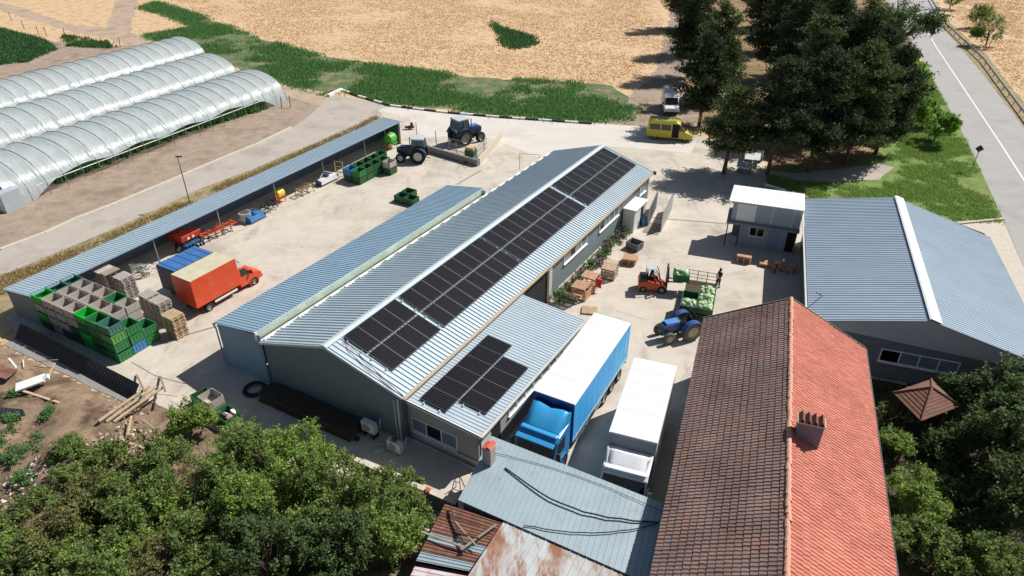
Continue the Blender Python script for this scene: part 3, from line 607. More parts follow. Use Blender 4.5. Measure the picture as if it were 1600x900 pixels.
mb = MB(); mb.tube([(ER + .06, Y0, EZ - .02), (ER + .06, Y1, EZ - .02)], .07, 8); mb.build('gutter', 'dark_steel', rh)
mb = MB(); mb.bar((EL, Y1 + .02, EZ), (RX, Y1 + .02, RZ), .05, .16); mb.bar((RX, Y1 + .02, RZ), (ER, Y1 + .02, EZ), .05, .16); mb.build('verge_board', 'wood_old', rh)
ch = MB(); ch.b2((4.6, 26.5, 6.0), (5.7, 27.05, 7.6)); cho = ch.build('chimney', 'wall_dark', rh)
MB().b2((4.54, 26.44, 7.6), (5.76, 27.11, 7.66)).build('chimney_slab', 'pale_concrete', cho)
for i in range(4):
    mb = MB(); x = 4.72 + i * .285
    mb.prism([(x - .14, 7.66), (x - .115, 7.66), (x, 7.86), (x + .115, 7.66), (x + .14, 7.66), (x, 7.9)], 26.46, 27.09); mb.build('chimney_cap_tile', 'brown_sheet', cho)

# ------------------------------------------------------------------ grey hall on the right
gh = thing('grey_hall', 'wide grey metal hall with white ridge cap beyond the tiled house', 'building', (0, 0, 0), HA)
XL, XR2, XM, ZL, ZR, ZM, YA, YB = 6.15, 20.3, 12.85, 3.8, 3.35, 5.35, 41.6, 61.2
mb = MB(); mb.add([(XL + .2, YA + .35, 0), (XR2 - .2, YA + .35, 0), (XR2 - .2, YA + .35, ZR - .1), (XM, YA + .35, ZM - .1), (XL + .2, YA + .35, ZL - .1), (XL + .2, YB - .2, 0), (XR2 - .2, YB - .2, 0), (XR2 - .2, YB - .2, ZR - .1), (XM, YB - .2, ZM - .1), (XL + .2, YB - .2, ZL - .1)],
   [(0, 1, 2, 3, 4), (9, 8, 7, 6, 5), (0, 4, 9, 5), (1, 6, 7, 2)]); mb.build('wall', 'wall_dark', gh)
mb = MB(); mb.add([(XL + .2, YA + .27, ZL - .35), (XR2 - .2, YA + .27, ZR - .5), (XR2 - .2, YA + .27, ZR - .08), (XM, YA + .27, ZM - .08), (XL + .2, YA + .27, ZL - .08)], [(0, 1, 2, 3, 4)])
o = mb.build('gable_cladding', 'wall_pale', gh); so = o.modifiers.new('t', 'SOLIDIFY'); so.thickness = .04
ribbed('roof_slope', (XL - .15, YA, ZL), (XL - .35, YB + .8, ZL), (XM, YA, ZM), (XM, YB, ZM), .31, 'roof_grey', gh, h=.04)
ribbed('roof_slope', (XR2, YA, ZR), (XR2, YB - 1.0, ZR), (XM, YA, ZM), (XM, YB, ZM), .25, 'roof_grey', gh, h=.035)
mb = MB(); mb.add([(XM, YA - .03, ZM + .15), (XM, YB + .03, ZM + .15), (XM - .12, YB + .03, ZM + .09), (XM - .12, YA - .03, ZM + .09)], [(0, 1, 2, 3)]); mb.add([(XM, YA - .03, ZM + .15), (XM, YB + .03, ZM + .15), (XM + .6, YB + .03, ZM - .03), (XM + .6, YA - .03, ZM - .03)], [(0, 1, 2, 3)])
o = mb.build('ridge_cap', 'ridge_white', gh); so = o.modifiers.new('t', 'SOLIDIFY'); so.thickness = .03
window(gh, (13.1, YA + .33, 2.0), 4.6, 1.0, 4, '-Y', open_pane=0)
mb = MB(); mb.bar((XL - .25, YA, ZL - .06), (XL - .45, YB + .8, ZL - .06), .12, .1); mb.build('gutter', 'gutter', gh)
MB().bar((10.6, YA + .25, .1), (12.9, YA + .25, .1), .1, .12).build('plinth_strip', 'gutter', gh)
mb = MB(); mb.bar((6.9, 44.8, 4.0), (6.2, 43.0, 5.2), .05); mb.build('antenna_mast', 'dark_steel', gh)
MB().b2((XL - .25, 41.9, 0), (XL - .15, 42.0, 3.7)).build('downpipe', 'gutter', gh)

# ------------------------------------------------------------------ two-storey site office
of = thing('site_office', 'small two-storey site office with white roof against the grey hall', 'office', (0, 0, 0), HA)
mb = MB(); mb.b2((.9, 58.6, 0), (5.7, 60.9, 2.3)); mb.build('lower_wall', 'wall_pale', of)
MB().b2((-.35, 57.75, 2.3), (5.75, 61.0, 2.48)).build('floor_slab', 'grey_concrete', of)
mb = MB(); mb.b2((-.05, 58.15, 2.48), (5.7, 60.9, 4.35)); mb.build('upper_wall', 'wall_pale', of)
ribbed('roof', (-.45, 57.95, 4.4), (5.75, 57.95, 4.4), (-.3, 61.1, 4.62), (5.75, 61.1, 4.62), .25, 'ridge_white', of, h=.03)
MB().b2((.35, 58.09, 2.6), (1.95, 58.14, 4.2)).build('panel', 'ridge_white', of)
for x in (3.3, 5.0): MB().b2((x, 58.11, 2.5), (x + .05, 58.14, 4.3)).build('cover_strip', 'ridge_white', of)
window(of, (2.35, 58.57, 1.5), 1.3, .9, 2, '-Y', mats=('white_frame', 'dark_glass'))
MB().b2((3.35, 58.54, .05), (4.2, 58.59, 2.05)).build('door', 'wall_blue', of)
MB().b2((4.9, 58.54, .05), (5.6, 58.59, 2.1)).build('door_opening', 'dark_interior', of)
MB().b2((.25, 60.3, .0), (.9, 60.9, 2.3)).build('store_wall', 'wall_dark', of)
for x in (-.2, .8): MB().box((x, 58.0, 1.15), (.1, .1, 2.3)).build('post', 'dark_steel', of)

# ------------------------------------------------------------------ sheet-metal sheds in the foreground
fs = thing('metal_shed', 'low shed with pale seamed metal roof in front of the lorries', 'shed', (0, 0, 0), 0)
Za, Zb = 2.95, 2.6
c1, c2, c3, c4 = (-2.68, 23.25, Zb), (6.0, 18.6, Zb), (7.5, 22.65, Za), (-1.12, 27.35, Za)
ribbed('roof', c1, c2, c4, c3, .29, 'shed_metal', fs, h=.022, wt=.015, wb=.03, th=.04)
mb = MB(); vv = [Vector(p) for p in (c1, c2, c3, c4)]; ce = sum(vv, Vector()) / 4; vi = [ce + (p - ce) * .95 for p in vv]
bt = [Vector((p.x, p.y, 0)) for p in vi]; tp = [p - Vector((0, 0, .08)) for p in vi]
mb.add(bt + tp, [(i, (i + 1) % 4, (i + 1) % 4 + 4, i + 4) for i in range(4)]); mb.build('wall', 'wall_dark', fs)
c_ = MB(); c_.box((-1.2, 25.55, 3.0), (.5, .5, 1.9), rz=R(-29)); co = c_.build('chimney', 'plaster', fs)
for s in (-1, 1): MB().box((-1.2 + s * .13, 25.55, 4.06), (.26, .6, .05), rz=R(-29), ry=s * .5).build('chimney_cap_tile', 'red_brick', co)
def roof_cable(pts, r, label):
    o = MB().tube(pts, r, 6).build('roof_cable', 'cable', None, smooth=True); tag(o, label, 'cable')
def arc(a, b, sag, n=14, wob=.03):
    a, b = Vector(a), Vector(b); sd_ = Vector(((b - a).y, -(b - a).x, 0)).normalized()
    return [a.lerp(b, i / n) + sd_ * sag * math.sin(math.pi * i / n) + Vector((random.uniform(-wob, wob), random.uniform(-wob, wob), 0)) for i in range(n + 1)]
roof_cable(arc((-.35, 25.1, 2.88), (7.0, 21.6, 2.93), .95), .04, 'thick dark cable sagging across the middle of the pale metal roof')
roof_cable(arc((.6, 21.65, 2.68), (6.9, 21.5, 2.93), .45) , .026, 'dark cable curving along the lower edge of the pale metal roof')
roof_cable(arc((-.9, 26.1, 2.95), (7.2, 22.2, 3.0), -.35, wob=.02), .014, 'thin wire crossing the upper edge of the pale metal roof')
rs = thing('rusty_shed', 'lean-to of brown and striped old roofing sheets below the pale roof', 'shed', (0, 0, 0), 0)
# old sheets lie one above the other, ribs running across
q1, q2, q3, q4 = Vector((-3.35, 23.25, 2.2)), Vector((-.45, 22.0, 2.35)), Vector((-1.95, 19.5, 2.2)), Vector((-4.45, 20.2, 2.0))
names = ['brown_sheet', 'brown_sheet', 'brown_sheet', 'shed_metal', 'brown_sheet', 'shed_metal']
for i in range(6):
    a, b = i / 6, (i + 1.06) / 6
    A_, B_, D2, E2 = q1.lerp(q4, a), q1.lerp(q4, min(1, b)), q2.lerp(q3, a), q2.lerp(q3, min(1, b)); up_ = Vector((0, 0, .03 * ((5 - i) % 2) + .012 * (5 - i)))
    ribbed('roofing_sheet', A_ + up_, B_ + up_, D2 + up_, E2 + up_, .19, names[i], rs, h=.035, th=.01)
mb = MB(); mb.add([(-4.3, 20.1, 0), (-3.2, 23.0, 0), (-.3, 21.8, 0), (-1.8, 19.4, 0), (-4.3, 20.1, 1.9), (-3.2, 23.0, 2.1), (-.3, 21.8, 2.2), (-1.8, 19.4, 2.1)], [(i, (i + 1) % 4, (i + 1) % 4 + 4, i + 4) for i in range(4)]); mb.build('wall', 'wood_dark', rs)
ribbed('roofing_sheet', (-4.5, 20.0, 1.86), (-4.9, 18.6, 1.86), (-2.0, 19.35, 2.06), (-2.6, 17.6, 2.06), .3, 'pink_sheet', rs, h=.03, th=.01)
r2 = thing('rusty_roof_shed', 'shed under a rust-streaked white metal roof at the bottom edge', 'shed', (0, 0, 0), 0)
ribbed('roof', (-2.55, 18.0, 2.45), (3.0, 15.2, 2.45), (-.30, 22.2, 2.50), (5.2, 19.35, 2.50), .42, 'rusty_sheet', r2, h=.035, wt=.03, wb=.07)
mb = MB(); mb.add([(-.4, 21.9, 0), (4.9, 19.2, 0), (2.8, 15.5, 0), (-2.4, 18.2, 0), (-.4, 21.9, 2.4), (4.9, 19.2, 2.4), (2.8, 15.5, 2.4), (-2.4, 18.2, 2.4)], [(i, (i + 1) % 4, (i + 1) % 4 + 4, i + 4) for i in range(4)]); mb.build('wall', 'wood_dark', r2)
def plank(p, q, wd, th, m, label, cat='plank', name='plank', group=None):
    p, q = Vector(p), Vector(q); o = MB().bar((0, 0, 0), q - p, wd, th).build(name, m); o.location = p; return tag(o, label, cat, group)
plank((-3.05, 22.9, 2.50), (-2.2, 20.35, 2.44), .10, .07, 'wood_dark', 'dark beam lying lengthwise across the brown roofing sheets')
plank((-4.35, 21.55, 2.34), (-2.2, 20.55, 2.50), .10, .06, 'wood_old', 'long plank jutting past the left edge of the brown sheets')
plank((-2.35, 20.4, 2.52), (-.75, 21.75, 2.60), .10, .06, 'wood_old', 'pale plank lying diagonally at the right of the brown sheets')
plank((-2.75, 22.0, 2.52), (-1.6, 20.5, 2.58), .07, .05, 'wood_old', 'short grey batten crossing the middle of the brown sheets')
plank((-2.5, 21.3, 2.56), (-1.5, 20.95, 2.6), .06, .05, 'wood_dark', 'short dark batten atop the heap on the brown sheets')
ga = thing('garden_pavilion', 'small garden pavilion with brown hipped tile roof below the grey hall', 'pavilion', (0, 0, 0), HA)
gx, gy, gr = 12.95, 37.7, 2.1
for i in range(4): MB().box((gx + (-1, 1, 1, -1)[i] * .9, gy + (-1, -1, 1, 1)[i] * .9, 1.1), (.14, .14, 2.2)).build('post', 'wood_dark', ga)
for i in range(4):
    K4 = [(11.1, 37.7), (12.35, 35.5), (14.75, 37.7), (13.5, 39.9)]; p0 = Vector((*K4[i], 2.2)); p1 = Vector((*K4[(i + 1) % 4], 2.2)); ap = Vector((12.95, 37.7, 3.15))
    mb = MB(); n = 8
    for j in range(n):
        t0, t1 = j / n, (j + 1) / n; up_ = Vector((0, 0, .03)); A0, A1 = p0.lerp(ap, t0) + up_, p1.lerp(ap, t0) + up_; B0, B1 = p0.lerp(ap, t1), p1.lerp(ap, t1)
        mb.quad(A0, A1, B1, B0); mb.quad(A0, A1, A1 - up_ * 1.2, A0 - up_ * 1.2)
    mb.build('roof_facet', 'tile_gazebo', ga)
    MB().tube([p0 + Vector((0, 0, .04)), ap + Vector((0, 0, .04))], .06, 6).build('hip_tile', 'tile_gazebo', ga)

# ------------------------------------------------------------------ polytunnels
def tunnel(label, u0, v0, v1, lift, wd=10.5, ht=4.0):
    a = R(25.5); U, V = uv(25.5); t = thing('polytunnel', label, 'greenhouse', u0 * U + v0 * V, 25.5, 'plastic film greenhouses')
    L = v1 - v0; hoop = 2.0; nb = int(L / hoop); ny = nb * 6 + 1; na = 30; vv = []; ff = []
    for j in range(ny):
        y = L * j / (ny - 1); ph = (j % 6) / 6; sag = .16 * math.sin(math.pi * ph) * (1 + .5 * noise.noise(Vector((j * .3, u0, 0))))
        ends = min(y, L - y); z_open = 0
        if lift: z_open = lift * min(1, max(0, (ends - 2.5) / 3.0)) * (1 + .12 * math.sin(y * .9))
        z_open = min(z_open, 1.6); t0 = math.asin(min(.9, z_open / ht)) if z_open > 0 else 0
        for i in range(na + 1):
            th_ = t0 + (math.pi - t0) * i / na; k_ = 1 - sag / 4 * math.sin(th_)
            vv.append((wd / 2 * k_ * math.cos(th_), y, ht * k_ * math.sin(th_) ** .8 if math.sin(th_) > 0 else 0))
    for j in range(ny - 1):
        for i in range(na): ff.append((j * (na + 1) + i, j * (na + 1) + i + 1, (j + 1) * (na + 1) + i + 1, (j + 1) * (na + 1) + i))
    mb = MB(); mb.add(vv, ff); mb.build('film_cover', 'film', t, smooth=True)
    for ye in (0, L):
        mb = MB(); k0 = [(wd / 2 * math.cos(math.pi * i / na), ye, ht * max(0, math.sin(math.pi * i / na)) ** .8) for i in range(na + 1)]
        mb.add(k0, [tuple(range(na + 1))]); mb.build('end_film', 'film', t)
    for j in range(nb + 1):
        y = L * j / nb
        MB().tube([((wd / 2 + .01) * math.cos(math.pi * i / 16), y, (ht + .02) * max(0, math.sin(math.pi * i / 16)) ** .8) for i in range(17)], .035, 5).build('hoop', 'steel', t)
    for s in (-1, 0, 1): MB().tube([(s * 2.6, 0, ht * (.89 if s else 1.0) - .32), (s * 2.6, L, ht * (.89 if s else 1.0) - .32)], .025, 5).build('purlin', 'steel', t)
    if lift:
        MB().tube([(wd / 2 - .25, 3, lift + .05), (wd / 2 - .25, L - 3, lift + .05)], .05, 6).build('roll_bar', 'white_plastic', t)
        mb = MB(); mb.b2((4.7, -1.0, 0), (5.8, .9, 2.0)); d = mb.build('door_porch', 'wall_pale', t)
        MB().b2((4.8, -1.04, .05), (5.7, -1.0, 1.9)).build('door', 'white_plastic', d)
    return t
tunnel('nearest plastic film polytunnel with rolled-up side and doorway', -77.3, 34.8, 75.0, 1.25)
tunnel('middle plastic film polytunnel between the two others', -90.6, 38.0, 79.6, 0)
tunnel('farthest plastic film polytunnel next to the dirt track', -104.6, 46.0, 86.5, 0)

# ------------------------------------------------------------------ pump yard beyond the warehouse
pe = thing('pump_enclosure', 'low walled enclosure with mesh fence posts below the far tractor', 'enclosure', (0, 0, 0), 0)
A_, B_, C2 = Vector((-10.2, 78.3, 0)), Vector((-3.9, 73.6, 0)), Vector((-1.3, 83.0, 0))
for p, q, m in ((A_, B_, 'grey_concrete'), (B_ + Vector((.1, .4, 0)), C2, 'pale_concrete')): MB().bar(p + Vector((0, 0, .4)), q + Vector((0, 0, .4)), .25, .8).build('low_wall', m, pe)
for p in ((-9.24, 80.04), (-6.51, 76.1), (-12.0, 83.2), (-4.0, 73.9), (-3.3, 77.0), (-4.2, 74.6)): MB().tube([(p[0], p[1], 0), (p[0], p[1], 2.0)], .05, 6).build('fence_post', 'steel', pe)
for k in range(3): MB().bar((-4.1, 74.2, .8 + k * .6), (-3.0, 77.6, .8 + k * .6), .04).build('fence_rail', 'steel', pe)
mb = MB()
for i in range(18): mb.bar(Vector((-4.1, 74.2, .8)).lerp(Vector((-3.0, 77.6, .8)), i / 17), Vector((-4.1, 74.2, 2.0)).lerp(Vector((-3.0, 77.6, 2.0)), i / 17), .015)
mb.build('mesh_panel', 'steel', pe)
g = thing('steel_gate', 'grey steel gate leaf standing behind the far tractor wheel', 'gate', (-7.6, 78.9, 0), 118)
mb = MB()
for x in (0, 2.3): mb.box((0, x, .75), (.06, .06, 1.5))
for z in (.1, .8, 1.45): mb.box((0, 1.15, z), (.05, 2.3, .06))
mb.build('gate_frame', 'steel', g)
for i in range(8): MB().box((0, .3 + i * .26, .77), (.02, .03, 1.3)).build('gate_bar', 'steel', g)
pt = thing('wooden_box', 'small box with brown planks inside the pump enclosure', 'box', (-4.9, 76.9, 0), 20)
MB().b2((-.55, -.5, 0), (.55, .5, .8)).build('box_body', 'plastic_dark_green', pt); MB().b2((-.5, -.45, .8), (.5, .45, 1.15)).build('plank_heap', 'wood_new', pt)
fg = thing('pipe_gate', 'thin steel goal-like pipe frame behind the far warehouse corner', 'gate', (0.87, 72.66, 0.00), 100)
MB().tube([(0, 0, 0), (0, 0, 1.9), (0, 2.2, 1.9), (0, 2.2, 0)], .03, 6).build('pipe', 'dark_steel', fg)

# ------------------------------------------------------------------ guard rail, sign
gr_ = thing('guard_rail', 'long grey guard rail on the far side of the main road', 'guard rail', (0, 0, 0), 0)
pts = [Vector((112, 200, .7)), Vector((92.13, 153.40, 0.70)), Vector((81.73, 121.48, 0.70)), Vector((69.79, 91.73, 0.70)), Vector((59.73, 67.38, 0.70))]
for a_, b_ in zip(pts[:-1], pts[1:]):
    d_ = (b_ - a_); n_ = int(d_.length / 4)
    mb = MB(); mb.bar(a_, b_, .06, .31); mb.bar(a_ + Vector((0, 0, .09)), b_ + Vector((0, 0, .09)), .11, .06); mb.bar(a_ - Vector((0, 0, .09)), b_ - Vector((0, 0, .09)), .11, .06); mb.build('rail_beam', 'steel', gr_)
    for i in range(n_):
        p = a_ + d_ * (i + .5) / n_; MB().box((p.x + .12, p.y, .4), (.1, .1, .8)).build('post', 'steel', gr_)
sg = thing('road_sign', 'diamond road sign seen from behind on the verge', 'sign', (51.78, 72.28, 0.00), 20)
MB().tube([(0, 0, 0), (0, 0, 2.5)], .04, 6).build('pole', 'steel', sg)
MB().box((0, .05, 2.6), (.62, .03, .62), ry=R(45)).build('sign_plate', 'dark_steel', sg)

# ------------------------------------------------------------------ white cabin, gates and drum by the warehouse side
wb = thing('porch_cabin', 'white box-shaped entrance porch against the warehouse side wall', 'porch', (-16.07, 35.08, 0), 31)
mb = MB(); mb.b2((11.05, 32.9, 0), (12.1, 33.0, 2.3)); mb.b2((12.1, 32.9, 0), (12.2, 34.4, 2.3)); mb.b2((11.05, 35.6, 0), (12.2, 35.7, 2.3)); mb.b2((12.1, 35.2, 0), (12.2, 35.7, 2.3)); mb.b2((12.1, 34.4, 2.0), (12.2, 35.2, 2.3)); mb.build('wall', 'white_plastic', wb)
MB().b2((11.02, 32.8, 2.3), (12.35, 35.8, 2.38)).build('roof', 'ridge_white', wb)
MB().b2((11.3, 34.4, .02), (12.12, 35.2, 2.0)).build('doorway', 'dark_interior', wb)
tag(MB().lathe([(.001, 0), (.29, 0), (.30, .3), (.29, .32), (.30, .6), (.29, .88), (.001, .88)], n=16).build('drum', 'plastic_blue', None, True, loc=(0, 0, 0)), 'blue steel drum standing by the white porch', 'drum').location = (12.57, 58.69, 0.00)
def sheet_gate(loc, az, L, h, m, label):
    t = thing('gate_leaf', label, 'gate', loc, az); mb = MB()
    for y in (0, L): mb.box((0, y, h / 2), (.07, .07, h))
    for z in (.1, h / 2, h): mb.box((0, L / 2, z), (.05, L, .06))
    mb.build('gate_frame', 'alu', t); ribbed('gate_sheet', (.03, .03, .1), (.03, L - .03, .1), (.03, .03, h - .04), (.03, L - .03, h - .04), .2, m, t, h=.015, th=.008)
sheet_gate((13.0, 58.5, 0), 20, 4.4, 2.0, 'steel', 'light metal gate leaf swung open beyond the white porch')
sheet_gate((14.0, 57.3, 0), 22, 5.2, 1.9, 'alu', 'second open metal gate leaf to the right of the blue drum')
bo = thing('loading_board', 'flat wooden ramp lying on the yard beside the blue drum', 'ramp', (13.13, 57.36, 0.00), 25); MB().box((0, .6, .06), (1.5, 2.2, .08), rx=.03).build('board', 'wood_old', bo)
# ------------------------------------------------------------------ foreground wall, sheet fence
fw = thing('garden_wall', 'low rendered wall with pale coping below the air conditioners', 'wall', (-8.77, 27.35, 0), 0)
d_ = Vector((5.9, -3.1, 0)); MB().bar((0, 0, .58), d_ + Vector((0, 0, .58)), .22, 1.16).build('wall_body', 'wall_dark', fw)
for i in range(3): MB().bar(d_ * (i / 3) + Vector((0, 0, 1.19)), d_ * ((i + .985) / 3) + Vector((0, 0, 1.19)), .30, .06).build('coping_slab', 'pale_concrete', fw)
for k, f in enumerate((.32, .73)):
    b = thing('red_brick', ['pair of red bricks on the coping farther from the metal roof', 'pair of red bricks on the coping nearer the metal roof'][k], 'brick', Vector((-8.77, 27.35, 1.22)) + d_ * f, 118)
    MB().box((0, -.09, .05), (.25, .12, .1)).build('brick', 'red_brick', b); MB().box((.02, .09, .05), (.25, .12, .1), rz=.2).build('brick', 'red_brick', b)
sf = thing('sheet_fence', 'low dark corrugated sheet fence in the shadow of the crate stacks', 'fence', (-35.9, 41.0, 0), 120)
ribbed('fence_sheet', (.75, 0, .04), (.75, 13.7, .04), (.05, 0, .95), (.05, 13.7, .95), .3, 'dark_steel', sf, h=.05, th=.01)
sheet('concrete_ledge', [(-36.2, 40.6), (-23.8, 33.9), (-24.3, 33.0), (-36.6, 39.6)], .034, 'grey_concrete', (1, .1, 3))

# ------------------------------------------------------------------ vehicle paints
mat('lorry_blue', H('2a82c0'), .3, var=.05, coat=.4, layers=[(H('9a8c7a'), 1.6, (.52, .78), (1, 1, 1), .45)]); mat('lorry_blue_light', H('3a9fd6'), .3, var=.04, coat=.4, layers=[(H('9a8c7a'), 1.6, (.52, .78), (1, 1, 1), .22)]); mat('lorry_navy', H('1c3f8f'), .4, var=.05, layers=[(H('9a8c7a'), 1.6, (.52, .78), (1, 1, 1), .45)])
mat('curtain_blue', H('45aee8'), .5, var=.06, scale=1.2, layers=[(H('9a8c7a'), 1.6, (.52, .78), (1, 1, 1), .22)]); mat('tarp_white', H('e4e7e8'), .55, var=.04, scale=.8, layers=[(H('9a8c7a'), 1.6, (.52, .78), (1, 1, 1), .22)]); mat('tarp_grey', H('c3c4c0'), .6, var=.06, scale=2)
mat('teal_trim', H('2fa39b'), .5, var=.05); mat('truck_white', H('e8eaec'), .35, var=.03, coat=.3, layers=[(H('9a8c7a'), 1.6, (.52, .78), (1, 1, 1), .22)]); mat('truck_under', H('8b929a'), .6, var=.06, layers=[(H('9a8c7a'), 1.6, (.52, .78), (1, 1, 1), .45)])
mat('van_orange', H('d9502a'), .45, var=.07, scale=1.5, layers=[(H('9a8c7a'), 1.6, (.52, .78), (1, 1, 1), .45)]); mat('van_cream_roof', H('c5bda2'), .7, var=.08, scale=1.2, layers=[(H('9a8c7a'), 1.6, (.52, .78), (1, 1, 1), .45)]); mat('van_blue', H('3a6ea8'), .5, var=.07, scale=1.2, layers=[(H('9a8c7a'), 1.6, (.52, .78), (1, 1, 1), .45)]); mat('van_navy', H('23304a'), .5, var=.08, layers=[(H('9a8c7a'), 1.6, (.52, .78), (1, 1, 1), .45)])
mat('van_yellow', H('c9bd2e'), .4, var=.05, layers=[(H('9a8c7a'), 1.6, (.52, .78), (1, 1, 1), .45)]); mat('van_roof_olive', H('9c9f62'), .5, var=.08, layers=[(H('9a8c7a'), 1.6, (.52, .78), (1, 1, 1), .45)]); mat('glass_dark', H('15181b'), .1, var=.2, spec=.8)
mat('tractor_blue', H('33508c'), .4, var=.08, layers=[(H('9a8c7a'), 1.6, (.52, .78), (1, 1, 1), .45)]); mat('tractor_light', H('4a8ad0'), .35, var=.06, layers=[(H('9a8c7a'), 1.6, (.52, .78), (1, 1, 1), .45)]); mat('tractor_navy', H('2f3a60'), .45, var=.1, layers=[(H('9a8c7a'), 1.6, (.52, .78), (1, 1, 1), .45)]); mat('tractor_glass', H('3c5a58'), .15, var=.2); mat('tractor_roof', H('b8c4cc'), .5, var=.06, layers=[(H('9a8c7a'), 1.6, (.52, .78), (1, 1, 1), .45)])
mat('lift_orange', H('c94f22'), .45, var=.1, layers=[(H('9a8c7a'), 1.6, (.52, .78), (1, 1, 1), .45)]); mat('lift_dark', H('26272b'), .5, var=.15); mat('machine_orange', H('d4552a'), .5, var=.15, layers=[(H('9a8c7a'), 1.6, (.52, .78), (1, 1, 1), .45)]); mat('machine_red', H('c9382a'), .5, var=.1, layers=[(H('9a8c7a'), 1.6, (.52, .78), (1, 1, 1), .45)]); mat('machine_blue', H('2f6fa8'), .5, var=.12, layers=[(H('9a8c7a'), 1.6, (.52, .78), (1, 1, 1), .45)]); mat('machine_green', H('4fae3a'), .5, var=.12, layers=[(H('9a8c7a'), 1.6, (.52, .78), (1, 1, 1), .45)]); mat('machine_yellow', H('d9b83c'), .5, var=.1, layers=[(H('9a8c7a'), 1.6, (.52, .78), (1, 1, 1), .45)]); mat('machine_brown', H('8d7350'), .7, var=.25); mat('machine_purple', H('3f3f8f'), .5, var=.1)
mat('skin', H('b98a6a'), .6, var=.06); mat('hair', H('1f1a18'), .7, var=.2); mat('cloth_black', H('23242a'), .85, var=.2); mat('cloth_dark', H('3a3f4c'), .85, var=.2); mat('cloth_pink', H('b3838a'), .85, var=.12); mat('cloth_grey', H('6f7278'), .85, var=.15); mat('hat_white', H('d8d8d4'), .8, var=.05); mat('cloth_red', H('b8322c'), .8, var=.12)

